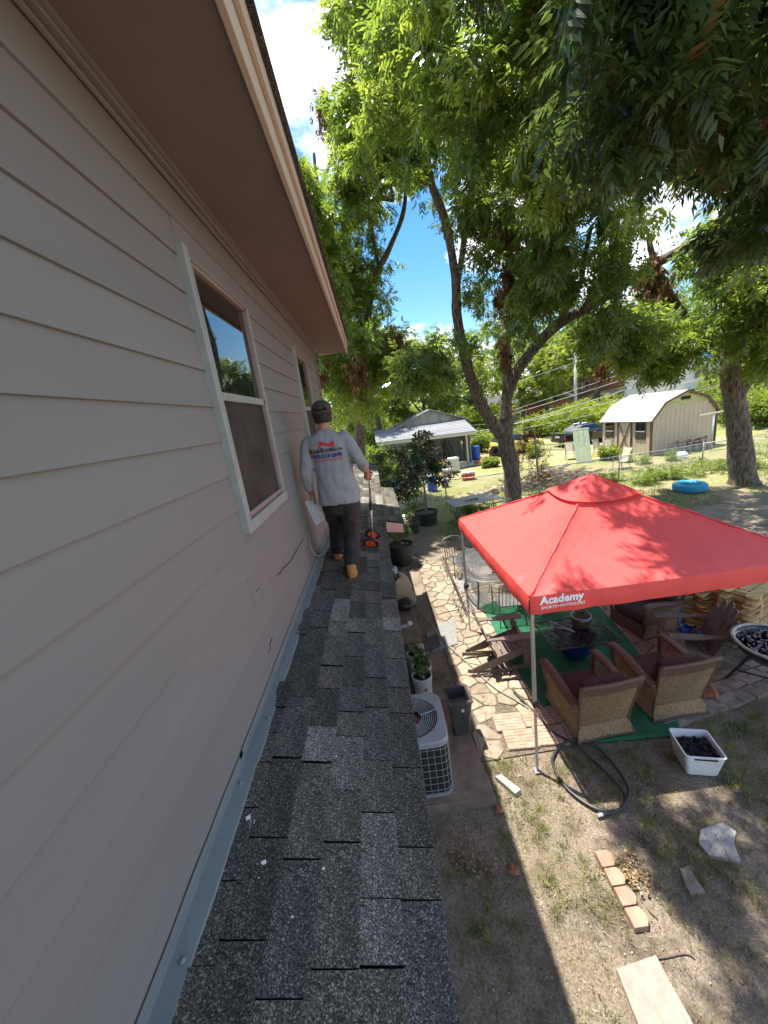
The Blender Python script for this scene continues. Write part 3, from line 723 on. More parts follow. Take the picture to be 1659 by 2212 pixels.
# ------------------------------------------------------------- red pop-up canopy
M_red = mat('red_polyester', (0.80, 0.085, 0.074), 0.55, 0.05, 4, 0.2, 9, sub=0.16, spec=.5, bdist=.02)
M_print = mat('white_print', (0.85, 0.84, 0.84), 0.6, 0.03)
tent = thing('canopy_tent', 'red square pop-up canopy with white printed valance and grey metal legs', 'canopy', (2.89, 4.9, 0))
CN = [Vector((1.37, 3.39, 0)), Vector((4.41, 3.39, 0)), Vector((4.41, 6.41, 0)), Vector((1.35, 6.41, 0))]
PK = Vector((2.89, 4.9, 3.1)); ZT, ZV = 2.315, 2.105
for k in range(4):
    a, b = CN[k], CN[(k + 1) % 4]
    def fn(u, v, a=a, b=b, k=k):
        e = a.lerp(b, u); p = Vector((e.x, e.y, ZT)).lerp(PK, v)
        w = math.sin(math.pi * u); p.z -= .085 * math.sin(math.pi * min(1, v * 1.02)) * w ** .6
        d = min(u, 1 - u); cw = math.exp(-((d * 6) ** 2 + (v * 5) ** 2))
        ang = math.atan2(v, d + 1e-4)
        p.z += .018 * cw * math.sin(ang * 22 + k) * min(1, (d + v) * 12) * (1 - v)
        rr_ = math.hypot(d * 3.0, v * 1.7); p.z += .007 * math.sin(ang * 34 + 2 * k) * math.exp(-rr_ * 1.5) * min(1, rr_ * 5)
        p.z += .006 * mnoise.noise((p.x * 5 + 3 * k, p.y * 5, 0)) * (1 - v) + .010 * mnoise.noise((p.x * 1.6, p.y * 1.6, k)) * w
        p.z -= .02 * w * (1 - v) ** 8
        return p
    mb = MB(); mb.grid(fn, 56, 30); mb.build('roof_panel', M_red, tent, smooth_=True, world=True)
    def fv(u, v, a=a, b=b, k=k):
        e = a.lerp(b, u); n_ = (b - a).cross(Vector((0, 0, 1))).normalized(); w = math.sin(math.pi * u)
        z = ZT - .02 * w * 1 + (ZV - ZT) * v + (.012 * w * v)
        q = e + n_ * (.004 + .012 * math.sin(v * 3) + (.006 * math.sin(u * 21 + k) + .008 * math.sin(u * 47)) * v * (.3 + .7 * (1 - w)))
        return Vector((q.x, q.y, z + .004 * math.sin(u * 33) * v))
    mb = MB(); mb.grid(fv, 70, 8); mb.build('valance', M_red, tent, smooth_=True, world=True)
    # seam along the hip
    hp = []
    for i in range(25):
        t = i / 24; p = Vector((a.x, a.y, ZT)).lerp(PK, t); p.z += .006 + .003 * math.sin(i * 2.3); hp.append(p)
    mb = MB(); mb.tube(hp, [.014 + .004 * math.sin(i * 1.7) for i in range(25)], 6, flat=.45); mb.build('seam', M_red, tent, smooth_=True, world=True)
capc = Vector((PK.x, PK.y, 3.165)); mb = MB()
for k in range(4):
    dirs = [(CN[k] - PK), (CN[(k + 1) % 4] - PK)]
    for d in dirs: d.z = 0
    A = capc + dirs[0].normalized() * .60; B = capc + dirs[1].normalized() * .60
    A.z = B.z = ZT + (3.1 - ZT) * (1 - .60 / 2.14) + .045
    def fc(u, v, A=A, B=B, k=k):
        p = A.lerp(B, u).lerp(capc, v); w = math.sin(math.pi * u); p.z -= (.05 * (1 - v) * w + .02 * math.sin(math.pi * v) * w) * (1 - v)
        p.z += .010 * math.sin(u * 30 + k) * (1 - v) * v * 2; return p
    mb.grid(fc, 20, 10)
mb.build('vent_cap', M_red, tent, smooth_=True, world=True)
for k, c in enumerate(CN):
    ins = (Vector((PK.x, PK.y, 0)) - c).normalized() * .035; p = c + ins
    mb = MB(); mb.box((p.x, p.y, 1.62), (.038, .038, 1.30)); leg = mb.build('leg', M_steel, tent, world=True, bev=.004)
    mb = MB(); mb.box((p.x, p.y, .52), (.028, .028, 1.02)); mb.build('inner_tube', M_steel, leg, world=True, bev=.003)
    mb = MB(); mb.box((p.x, p.y, .97), (.052, .052, .085)).box((p.x + .035, p.y, .975), (.03, .02, .045)); mb.build('lever', M_black, leg, world=True, bev=.006)
    mb = MB(); mb.box((p.x, p.y, .008), (.085, .085, .012)); mb.build('foot_plate', M_steel, leg, world=True)
for k in range(4):
    a, b = CN[k].copy(), CN[(k + 1) % 4].copy(); mid = (a + b) / 2
    for (s, e, z0, z1) in ((a, mid, 2.27, 2.17), (a, mid, 2.16, 2.26), (b, mid, 2.27, 2.17), (b, mid, 2.16, 2.26)):
        ins = (Vector((PK.x, PK.y, 0)) - mid).normalized() * .05
        mb = MB(); mb.bar(s + ins + Vector((0, 0, z0)), e + ins + Vector((0, 0, z1)), .012, .022); mb.build('truss_bar', M_steel, tent, world=True)
# lettering on the front valance
def on_valance(vs, x0, z0, tilt=0.0):
    out = []
    for v in vs:
        x = x0 + v.x; u = (x - CN[0].x) / (CN[1].x - CN[0].x); z = z0 + v.y + tilt * v.x
        vv = (ZT - z) / (ZT - ZV); w = math.sin(math.pi * u)
        y = CN[0].y - (.004 + .012 * math.sin(vv * 3) + (.006 * math.sin(u * 21) + .008 * math.sin(u * 47)) * vv * (.3 + .7 * (1 - w))) - .0035
        out.append((x, y, z))
    return out
v_, f_ = text_mesh('Academy', .118, .0045, .12, 1.02); mb = MB(); mb.add(on_valance(v_, 1.47, 2.222), f_); mb.build('lettering', M_print, tent, world=True, label='white ACADEMY lettering on the valance')
v_, f_ = text_mesh('SPORTS+OUTDOORS', .044, .0012, 0, 1.12); mb = MB(); mb.add(on_valance(v_, 1.475, 2.166), f_); mb.build('lettering', M_print, tent, world=True)

# ------------------------------------------------------------- green rug
def rug_mat():
    return mat('green_turf', (0.012, 0.105, 0.045), 0.9, 0.3, 6, 0.7, 300, col2=(0.02, 0.15, 0.07), detail=9)
rp = [(2.0, 3.66), (3.25, 3.58), (3.42, 3.80), (3.86, 5.25), (4.12, 7.0), (2.95, 7.25), (1.86, 7.35), (1.80, 5.5), (1.84, 4.45)]
mb = MB(); n_ = len(rp); cxr = sum(p[0] for p in rp) / n_; cyr = sum(p[1] for p in rp) / n_
rings = []
for f, z in ((1.0, .026), (1.0, .036), (.97, .038), (.6, .037), (.25, .037), (.02, .037)):
    ring = []
    for i in range(n_):
        for q in range(6):
            a, b = rp[i], rp[(i + 1) % n_]; x = a[0] + (b[0] - a[0]) * q / 6; y = a[1] + (b[1] - a[1]) * q / 6
            x = cxr + (x - cxr) * f; y = cyr + (y - cyr) * f; ring.append((x, y, z + .004 * mnoise.noise((x * 4, y * 4, 1))))
    rings.append(ring)
mb.loft(rings); mb.build('turf_rug', rug_mat(), at=(cxr, cyr, 0), smooth_=True, label='green artificial turf rug under the canopy seating', cat='rug')

# ------------------------------------------------------------- wicker armchairs
M_wick = mat('wicker', (0.30, 0.195, 0.095), 0.6, 0.3, 30)
M_wickd = mat('dark_wicker', (0.115, 0.066, 0.045), 0.6, 0.3, 60, 0.9, 220, bdist=.004)
M_cush = mat('maroon_cushion', (0.055, 0.026, 0.024), 0.9, 0.2, 20, 0.2, 90)
def lattice(mb, Pf, Wd, Ht, sp=.03, r=.0042, seg=7):
    for sgn in (1, -1):
        c = -Ht if sgn > 0 else 0
        c0, c1 = (-Ht, Wd) if sgn > 0 else (0, Wd + Ht)
        k = c0 + sp / 2
        while k < c1:
            pts = []
            for i in range(seg + 1):
                v = i / seg * Ht; x = k + v if sgn > 0 else k - v
                pts.append((x, v))
            # clip to 0..Wd
            lo = max(0, (-k if sgn > 0 else k - Wd)); hi = min(Ht, (Wd - k if sgn > 0 else k))
            if hi - lo > .01:
                P = []
                for i in range(seg + 1):
                    v = lo + (hi - lo) * i / seg; x = k + v if sgn > 0 else k - v
                    P.append(Pf(min(1, max(0, x / Wd)), min(1, max(0, v / Ht))))
                mb.tube(P, r, 3, cap=False)
            k += sp
def bil(a, b, c, d):
    a, b, c, d = map(Vector, (a, b, c, d))
    return lambda u, v: (a.lerp(b, u)).lerp(d.lerp(c, u), v)
def wicker_chair(label, loc, rz, w=1.0):
    t = thing('wicker_armchair', label, 'armchair', loc, rz, 'wicker armchairs')
    X = .33 * w
    # faces +y
    BL, BR, TR, TL = (-X, -.34, .22), (X, -.34, .22), (X + .06, -.47, .88), (-X - .06, -.47, .88)
    bk = bil(BL, BR, TR, TL)
    f = lambda u, v: bk(u, v * .80) + Vector((0, -.03 * math.sin(math.pi * u), 0))
    mb = MB(); lattice(mb, f, 2 * X + .05, .55, .034, .0036); mb.build('back_weave', M_wick, t)
    mb = MB(); mb.grid(lambda u, v: bk(u, .80 + .2 * v) + Vector((0, -.03 * math.sin(math.pi * u), 0)), 14, 4); mb.build('back_band', M_wickd, t, solid=.02)
    ap = bil((-X - .04, -.40, .02), (X + .04, -.40, .02), BR, BL)
    fa = lambda u, v: ap(u, v) + Vector((0, -.02 * math.sin(math.pi * u), .045 * math.sin(math.pi * u) * (1 - v)))
    mb = MB(); lattice(mb, fa, 2 * X + .05, .19, .024, .005); mb.build('back_apron', M_wick, t)
    for s in (-1, 1):
        sd = bil((s * X, -.34, .22), (s * X, .36, .22), (s * (X + .05), .40, .58), (s * (X + .055), -.42, .56))
        mb = MB(); lattice(mb, sd, .74, .36, .034, .0036); mb.build('side_weave', M_wick, t)
        sa = bil((s * (X + .03), -.40, .03), (s * (X + .03), .40, .03), (s * X, .36, .22), (s * X, -.34, .22))
        mb = MB(); lattice(mb, sa, .76, .19, .024, .005); mb.build('side_apron', M_wick, t)
        pa = curve([(s * (X + .055), .43, .60), (s * (X + .05), .36, .645), (s * (X + .05), .1, .625), (s * (X + .055), -.2, .565), (s * (X + .045), -.40, .56)], 5)
        mb = MB(); mb.tube(pa, [.035, .058] + [.062] * (len(pa) - 4) + [.05, .035], 10, flat=.45); mb.build('armrest', M_wickd, t, smooth_=True)
        mb = MB(); mb.tube(curve([(s * X, .36, .04), (s * X, .36, .22), (s * (X + .05), .41, .60)], 4), .028, 7); mb.build('front_post', M_wickd, t, smooth_=True)
        mb = MB(); mb.tube(curve([(s * (X + .045), -.41, .0), (s * X, -.345, .22), (s * (X + .06), -.475, .885)], 5), .018, 7); mb.build('back_post', M_wickd, t, smooth_=True)
    mb = MB(); mb.tube(curve([(-X - .06, -.475, .88), (0, -.515, .90), (X + .06, -.475, .88)], 6), .024, 8); mb.build('top_rail', M_wickd, t, smooth_=True)
    mb = MB(); mb.tube(curve([(-X - .04, -.405, .02), (0, -.425, .065), (X + .04, -.405, .02)], 6), .012, 6).tube(curve([(-X, -.345, .22), (0, -.36, .22), (X, -.345, .22)], 4), .009, 5); mb.build('lower_rail', M_wickd, t, smooth_=True)
    mb = MB(); mb.box((0, .02, .20), (2 * X - .02, .70, .06)); mb.build('seat_deck', M_wickd, t)
    mb = MB(); mb.box((0, .385, .145), (2 * X, .02, .21)); mb.build('front_apron', M_wickd, t)
    mb = MB(); mb.box((0, .06, .33), (2 * X - .06, .62, .18)); mb.build('seat_cushion', M_cush, t, bev=.05, smooth_=True)
    mb = MB(); mb.box((0, -.30, .62), (2 * X - .04, .16, .48), (R(12), 0, 0)); mb.build('back_cushion', M_cush, t, bev=.06, smooth_=True)
    return t
ch1 = wicker_chair('brown wicker armchair with maroon cushions standing nearest the coiled hose', (2.36, 4.07, .036), R(4))
bpy.context.view_layer.update()
copy_tree(ch1, None, (3.43, 4.21, .036), R(3), 'brown wicker armchair with maroon cushions behind the white charcoal bin')
copy_tree(ch1, None, (4.42, 5.82, .02), R(102), 'brown wicker armchair beside the lumber stack, turned side-on to the bowl table')
copy_tree(ch1, None, (3.05, 7.05, .036), R(178), 'brown wicker armchair facing the house side across the scrollwork table')

# ------------------------------------------------------------- adirondack chairs
M_adi = mat('brown_poly_lumber', (0.135, 0.095, 0.078), 0.5, 0.12, 8, 0.15, 40, stretch=(1, 1, 1))
def adirondack(name, label, loc, rz, rocker):
    t = thing(name, label, 'chair', loc, rz)
    z0 = .10 if rocker else 0.0; hw = .27                # faces +x
    for i in range(6):
        x = .40 - i * .088; z = z0 + .36 - i * .030
        if i == 0: z -= .012
        mb = MB(); mb.box((x, 0, z), (.078, 2 * hw, .02), (0, R(-19 if i else 20) * -1 * -1, 0)); mb.build('seat_slat', M_adi, t, bev=.003)
    bx0, bz0 = -.10, z0 + .20; ln = .82; an = R(112)
    ux, uz = math.cos(an), math.sin(an)
    for i in range(5):
        y = (i - 2) * .104; L = ln - .045 * (i - 2) ** 2 * .9; n_ = 7
        # rounded fan of slats
        fan = .06 * (i - 2)
        poly = [(-.048, 0), (.048, 0), (.05, L - .05)] + [(.05 * math.cos(a * math.pi / 6), L - .05 + .05 * math.sin(a * math.pi / 6)) for a in range(1, 6)] + [(-.05, L - .05)]
        mt = Matrix.Translation((bx0, y, bz0)) @ Matrix(((0, ux, -uz, 0), (1, fan * .6, 0, 0), (0, uz, ux, 0), (0, 0, 0, 1)))
        mb = MB(); mb.prism(poly, -.01, .01, mt); mb.build('back_slat', M_adi, t)
    for zz in (.34, .58):
        mb = MB(); c = Vector((bx0 + ux * zz - uz * -.022, 0, bz0 + uz * zz + ux * -.022)); mb.box((c.x - .012, 0, c.z), (.02, 2 * hw + (.02 if zz < .5 else -.02), .06), (0, R(-22), 0)); mb.build('back_brace', M_adi, t)
    for s in (-1, 1):
        prof = [(.42, z0 + .385), (.43, z0 + .25), (.34, z0 + .24), (-.20, z0 + .03), (-.48, z0 - .0), (-.52, z0 + .015), (-.50, z0 + .055), (-.10, z0 + .22)]
        mb = MB(); mt = Matrix(((1, 0, 0, 0), (0, 0, 1, s * (hw - .015)), (0, 1, 0, 0), (0, 0, 0, 1))); mb.prism(prof, -.012, .012, mt); mb.build('side_rail', M_adi, t)
        mb = MB(); mb.box((.36, s * (hw + .012), z0 / 2 + .285), (.09, .024, .53 - z0 * .2)); mb.build('leg', M_adi, t, bev=.003)
        pa = [(.47, .075), (.49, .055), (.49, -.055), (.46, -.07), (.1, -.06), (-.05, -.03), (-.27, -.03), (-.27, .03), (-.05, .03), (.1, .07)]
        mb = MB(); mb.prism([(x, s * (hw + .02) + y * s) for x, y in pa], z0 + .555, z0 + .578); mb.build('armrest', M_adi, t, bev=.003)
        mb = MB(); mb.prism([(.30, z0 + .40), (.40, z0 + .55), (.30, z0 + .55)], -.01, .01, Matrix(((1, 0, 0, 0), (0, 0, 1, s * (hw + .03)), (0, 1, 0, 0), (0, 0, 0, 1)))); mb.build('arm_bracket', M_adi, t)
        if rocker:
            pts = []
            for i in range(15):
                x = -.58 + i * 1.12 / 14; pts.append((x, .022 + .16 * (x + .05) ** 2))
            mb = MB(); poly = [(x, z - .0) for x, z in pts] + [(x, z + .06) for x, z in pts[::-1]]
            mb.prism(poly, -.013, .013, Matrix(((1, 0, 0, 0), (0, 0, 1, s * (hw - .045)), (0, 1, 0, 0), (0, 0, 0, 1)))); mb.build('rocker', M_adi, t)
    mb = MB(); mb.box((.36, 0, z0 + .29), (.02, 2 * hw - .03, .09)); mb.build('front_board', M_adi, t)
    return t
adirondack('rocking_chair', 'brown slatted adirondack rocking chair half in sun on the flagstones', (1.60, 5.33, .02), R(-2), True)
adirondack('adirondack_chair', 'brown slatted adirondack chair facing the scrollwork table beside the kettle grill', (4.52, 4.83, .02), R(163), False)
# black cap left on the chair
mb = MB(); mb.lathe([(.105, 0), (.11, .03), (.10, .08), (.06, .115), (.0, .125)], 16, (4.56, 4.86, .375)); mb.prism([(4.45 + .09 * math.cos(a), 4.86 + .09 * math.sin(a)) for a in np.linspace(1.6, 4.7, 10)], .375, .385)
mb.build('cap', M_black, smooth_=True, at=(4.56, 4.86, .375), label='black cap lying on the seat of the adirondack chair', cat='cap')

# ------------------------------------------------------------- scrollwork table on a blue bowl
M_iron = mat('dark_iron', (0.045, 0.038, 0.035), 0.5, 0.25, 20, metal=.4)
M_blue = mat('blue_glaze', (0.012, 0.028, 0.16), 0.18, 0.2, 4, coat=.5)
tb = thing('coffee_table', 'scrollwork iron table top resting on a glossy blue bowl', 'table', (2.86, 5.27, .037))
x0, x1, y0, y1, zt = -.52, .52, -.39, .39, .43
mb = MB()
for a, b in (((x0, y0), (x1, y0)), ((x1, y0), (x1, y1)), ((x1, y1), (x0, y1)), ((x0, y1), (x0, y0))): mb.bar((*a, zt), (*b, zt), .022, .02)
mb.build('frame', M_iron, tb)
M_glz = bpy.data.materials.new('table_glass'); M_glz.use_nodes = True
_n = M_glz.node_tree.nodes; _l = M_glz.node_tree.links; _b = _n['Principled BSDF']; _b.inputs['Base Color'].default_value = (.02, .02, .02, 1); _b.inputs['Roughness'].default_value = .15
_t = _n.new('ShaderNodeBsdfTransparent'); _t.inputs[0].default_value = (.8, .85, .85, 1); _x = _n.new('ShaderNodeMixShader'); _x.inputs[0].default_value = .75; _l.new(_b.outputs[0], _x.inputs[1]); _l.new(_t.outputs[0], _x.inputs[2]); _l.new(_x.outputs[0], _n['Material Output'].inputs[0])
mb = MB(); mb.box((0, 0, zt), (x1 - x0 - .02, y1 - y0 - .02, .005)); mb.build('glass_top', M_glz, tb)
def spiral(cx, cy, r, turns, a0, sg):
    return [Vector((cx + r * (1 - i / 26 * .85) * math.cos(a0 + sg * i / 26 * turns * 6.283), cy + r * (1 - i / 26 * .85) * math.sin(a0 + sg * i / 26 * turns * 6.283), zt + .008)) for i in range(27)]
for i in range(6):
    for j in range(4):
        cx = x0 + (i + .5) * (x1 - x0) / 6; cy = y0 + (j + .5) * (y1 - y0) / 4; mb = MB()
        mb.tube(spiral(cx, cy, .088, 1.7, (i * 1.57 + j * .8), 1 if (i + j) % 2 else -1), .0045, 4); mb.build('scroll', M_iron, tb)
mb = MB(); mb.lathe([(.16, 0), (.19, .02), (.29, .22), (.31, .36), (.325, .405), (.30, .405), (.28, .34), (.2, .1), (0, .08)], 32); mb.build('bowl', M_blue, tb, smooth_=True)
pp = thing('potted_plant', 'brown lattice-textured pot with blue rim and small plant on the scrollwork table', 'plant', (3.02, 5.38, .475))
M_pot = mat('brown_ceramic', (.075, .06, .035), .35, .4, 30, coat=.3)
mb = MB(); mb.lathe([(.08, 0), (.10, .01), (.15, .12), (.155, .2), (.14, .2), (.13, .13), (0, .12)], 24); mb.build('pot', M_pot, pp, smooth_=True)
mb = MB(); mb.lathe([(.14, .19), (.158, .195), (.162, .215), (.15, .22), (.138, .21)], 24, close=True); mb.build('rim', mat('pale_blue_glaze', (.16, .30, .42), .25, .15), pp, smooth_=True)
mb = MB()
for i in range(20):
    for j in range(4):
        a = 6.283 * (i + .5 * (j % 2)) / 20; r_ = .115 + .012 * j + .004; mb.box((r_ * math.cos(a), r_ * math.sin(a), .03 + j * .042), (.012, .026, .026), (0, 0, a))
mb.build('relief', M_pot, pp)
mb = MB(); mb.lathe([(0, .165), (.135, .16)], 16); mb.build('soil', M_bed, pp)
M_house = leafmat('bright_leaf', (.04, .09, .015), (.09, .17, .03), (.20, .27, .06), .3, .4)
V = []; Fa = []; T = []
for i in range(60):
    a = random.uniform(0, 6.28); r_ = random.uniform(.01, .09); z = .16 + random.uniform(.0, .22); L = random.uniform(.05, .10); w = .014; b = len(V); ca, sa = math.cos(a), math.sin(a)
    V += [(r_ * ca, r_ * sa, z), (r_ * ca + ca * L * .5 - sa * w, r_ * sa + sa * L * .5 + ca * w, z + .03), (r_ * ca + ca * L, r_ * sa + sa * L, z), (r_ * ca + ca * L * .5 + sa * w, r_ * sa + sa * L * .5 - ca * w, z + .03)]; Fa.append((b, b + 1, b + 2, b + 3)); T.append(random.random())
leaf_mesh_obj('foliage', np.array(V), np.array(Fa), T, M_house, pp)
tg = thing('tongs', 'long metal barbecue tongs lying open on the scrollwork table', 'tongs', (2.66, 5.4, .48))
for a, b in (((-.06, .22, .005), (.18, -.16, .005)), ((-.02, .02, .005), (.18, -.17, .005))):
    mb = MB(); mb.tube(curve([a, ((a[0] + b[0]) / 2 + .01, (a[1] + b[1]) / 2 + .02, .006), b], 5), [.009] * 4 + [.006] * 7, 6); mb.build('arm', mat('pale_metal', (.6, .55, .52), .35, .1, metal=.3), tg, smooth_=True)

# ------------------------------------------------------------- oval patio table and its chairs
M_cast = mat('cast_aluminium', (0.16, 0.155, 0.15), 0.45, 0.2, 12, metal=.5)
ot = thing('oval_table', 'dark cast-metal oval patio table with slatted lattice top', 'table', (2.15, 7.83, 0.02))
def sup(a, rx, ry, e=2.6):
    c, s = math.cos(a), math.sin(a); return (math.copysign(abs(c) ** (2 / e), c) * rx, math.copysign(abs(s) ** (2 / e), s) * ry)
for (rx, ry, rd, nm) in ((.60, .97, .022, 'rim'), (.53, .90, .009, 'inner_ring'), (.41, .78, .009, 'inner_ring'), (.30, .66, .009, 'inner_ring')):
    pts_ = [Vector((*sup(i * 2 * math.pi / 48, rx, ry), .71)) for i in range(49)]; mb = MB(); mb.tube(pts_, rd, 6, cap=False, flat=.6); mb.build(nm, M_cast, ot, smooth_=True)
mb = MB()
for i in range(120):
    a = i * 2 * math.pi / 120
    for r0, r1, da in ((.60, .53, .03), (.60, .53, -.03), (.53, .41, .05), (.53, .41, -.05)):
        p = sup(a, r0, r0 + .37); q = sup(a + da, r1, r1 + .37); mb.bar((*p, .705), (*q, .705), .008, .008)
mb.build('lattice_border', M_cast, ot)
for i in range(17):
    x = -.38 + i * .0475; L = .90 * math.sqrt(max(.03, 1 - abs(x / .46) ** 2.6)) * .84
    mb = MB(); mb.box((x, 0, .707), (.026, 2 * L, .008)); mb.build('slat', M_cast, ot)
for sx_, sy_ in ((-1, -1), (1, -1), (1, 1), (-1, 1)):
    mb = MB(); mb.tube(curve([(sx_ * .34, sy_ * .62, .69), (sx_ * .36, sy_ * .68, .35), (sx_ * .42, sy_ * .76, .0)], 5), .022, 7); mb.build('leg', M_cast, ot, smooth_=True)
def slat_chair(label, loc, rz):
    t = thing('patio_chair', label, 'chair', loc, rz, 'slat-back metal patio chairs')
    mb = MB()
    for i in range(16): mb.bar((-.23 + i * .0307, -.21, .42), (-.23 + i * .0307, .23, .43), .012, .006)
    for i in range(14): mb.bar((-.24, -.20 + i * .033, .424), (.24, -.20 + i * .033, .424), .01, .005)
    mb.build('mesh_seat', mat('mesh_metal', (.30, .29, .28), .4, .15, metal=.5), t)
    for i in range(6):
        x = -.18 + i * .072; mb = MB(); mb.tube(curve([(x, -.23, .42), (x, -.27, .62), (x * 1.05, -.33, .93)], 4), .016, 5, flat=.4); mb.build('back_slat', M_cast, t)
    mb = MB(); mb.tube(curve([(-.24, -.33, .92), (0, -.34, .965), (.24, -.33, .92)], 6), .014, 6); mb.build('top_rail', M_cast, t, smooth_=True)
    for s in (-1, 1):
        mb = MB(); mb.tube(curve([(s * .26, .24, 0), (s * .26, .24, .60), (s * .26, .20, .65), (s * .26, -.1, .65), (s * .25, -.30, .62)], 4), .013, 6); mb.build('arm', M_cast, t, smooth_=True)
        mb = MB(); mb.tube(curve([(s * .25, -.30, 0), (s * .24, -.23, .42), (s * .24, -.33, .92)], 4), .013, 6); mb.build('back_leg', M_cast, t, smooth_=True)
    mb = MB(); mb.bar((-.26, .22, .42), (.26, .22, .42), .02, .02).bar((-.25, -.22, .42), (.25, -.22, .42), .02, .02); mb.build('seat_frame', M_cast, t)
    return t
sc = slat_chair('metal slat-back chair with mesh seat pulled up to the oval table on the rug', (2.22, 6.55, .036), R(-4))
bpy.context.view_layer.update()
copy_tree(sc, None, (1.78, 8.95, .02), R(196), 'metal slat-back chair at the end of the oval table towards the potted magnolia')
# ------------------------------------------------------------- iron rack and spiral poles beside the table
ir = thing('iron_plant_stand', 'black wrought-iron plant stand lying over with spiral pole by the oval table', 'plant stand', (1.45, 8.2, 0.02))
a, b = Vector((.0, 1.25, .34)), Vector((-.02, -1.35, .05))
for off in (0, .035):
    mb = MB(); mb.tube([a + Vector((off, 0, 0)), b + Vector((off, 0, 0))], .009, 6); mb.build('pole', M_iron, ir)
mb = MB(); pts_ = []
for i in range(120):
    t_ = i / 119; c = a.lerp(a.lerp(b, .36), t_) - Vector((.03, 0, 0)); pts_.append(c + Vector((.045 * math.cos(t_ * 60), 0, .045 * math.sin(t_ * 60))))
mb.tube(pts_, .006, 5); mb.build('spiral', mat('rusty_iron', (.20, .15, .11), .6, .3), ir, smooth_=True)
for k in range(9):
    y = -.45 - k * .1; s = 1 if k % 2 else -1; mb = MB()
    mb.tube(curve([(0, y, .16 - k * .01), (s * .08, y - .06, .2), (s * .16, y - .16, .12), (s * .12, y - .25, .03), (s * .2, y - .3, .02)], 5), .006, 5); mb.build('branch_wire', M_iron, ir, smooth_=True)
for yy_ in (.55, -.2):
    mb = MB(); mb.tube([(-.0, yy_, .22), (-.08, yy_ - .12, 0)], .007, 5); mb.build('leg', M_iron, ir)
# ------------------------------------------------------------- kettle grill
gr = thing('kettle_grill', 'round charcoal grill bowl full of ash on black folding legs', 'grill', (4.86, 4.02, 0.02))
M_enam = mat('dark_green_enamel', (.010, .020, .016), .25, .3, 5, coat=.4)
M_rim = mat('pale_rim', (.42, .38, .33), .6, .2, 14)
mb = MB(); mb.lathe([(.05, .48), (.2, .50), (.34, .57), (.42, .68), (.44, .76), (.43, .765), (.40, .68), (.32, .62), (0, .60)], 36); mb.build('bowl', M_enam, gr, smooth_=True)
mb = MB(); mb.lathe([(.425, .75), (.46, .752), (.468, .772), (.44, .785), (.42, .77)], 36, close=True); mb.build('rim', M_rim, gr, smooth_=True)
mb = MB(); M_ash = mat('ash', (.05, .045, .043), .9, .3, 25, .6, 60, col2=(.42, .36, .35), thr=(.45, .62))
for _ in range(420):
    a = random.uniform(0, 6.28); r_ = .40 * math.sqrt(random.random()); s = random.uniform(.012, .035)
    mb.box((r_ * math.cos(a), r_ * math.sin(a), .695 + random.uniform(-.01, .015)), (s, s * .8, s * .6), (random.random() * 3, random.random() * 3, random.random() * 3))
mb.lathe([(0, .69), (.42, .69)], 24); mb.build('ash_bed', M_ash, gr, kind='stuff')
for i in range(4):
    a = R(45 + 90 * i); d = Vector((math.cos(a), math.sin(a), 0)); mb = MB(); mb.tube([d * .22 + Vector((0, 0, .56)), d * .30 + Vector((0, 0, .34)), d * .46 + Vector((0, 0, .0))], .016, 6); mb.build('leg', M_black, gr)
for i in range(2):
    a = R(45 + 90 * i); d = Vector((math.cos(a), math.sin(a), 0)); mb = MB(); mb.tube([d * .37 + Vector((0, 0, .2)), -d * .37 + Vector((0, 0, .2))], .012, 6); mb.build('brace', M_black, gr)
for s in (-1, 1):
    mb = MB(); d = Vector((math.cos(R(-45)), math.sin(R(-45)), 0)) * .46; mb.lathe([(.0, -.02), (.05, -.02), (.05, .02), (0, .02)], 14, d + Vector((s * .05, s * .05, .05)), Matrix.Rotation(R(90), 3, 'X')); mb.build('wheel', M_black, gr)
# charcoal chimney and small terracotta pot
cs_ = thing('chimney_starter', 'dented perforated metal charcoal chimney beside the wicker armchair', 'chimney starter', (3.98, 4.30, .02))
mb = MB(); mb.lathe([(.095, .0), (.095, .30), (.088, .30), (.088, .0)], 22, close=True); mb.build('cylinder', mat('zinc', (.33, .34, .35), .45, .25, 10, metal=.7), cs_, smooth_=True)
mb = MB()
for j in range(3):
    for i in range(18):
        a = i * 6.283 / 18 + j * .17; mb.box((.0955 * math.cos(a), .0955 * math.sin(a), .03 + j * .035), (.004, .012, .016), (0, 0, a))
mb.build('vent_holes', M_dark, cs_)
mb = MB(); mb.tube(curve([(.095, 0, .26), (.16, 0, .25), (.165, 0, .1), (.095, 0, .08)], 4), .012, 6); mb.build('handle', M_black, cs_)
tp = thing('terracotta_pot', 'small terracotta pot on its side under the metal chimney', 'pot', (4.02, 4.08, .05))
mb = MB(); mb.lathe([(.05, -.10), (.075, .06), (.085, .06), (.085, .09), (.07, .09), (.045, -.08), (0, -.08)], 18, (0, 0, .05), Matrix.Rotation(R(80), 3, 'Y') @ Matrix.Identity(3)); mb.build('body', mat('terracotta', (.38, .15, .08), .8, .2), tp, smooth_=True)
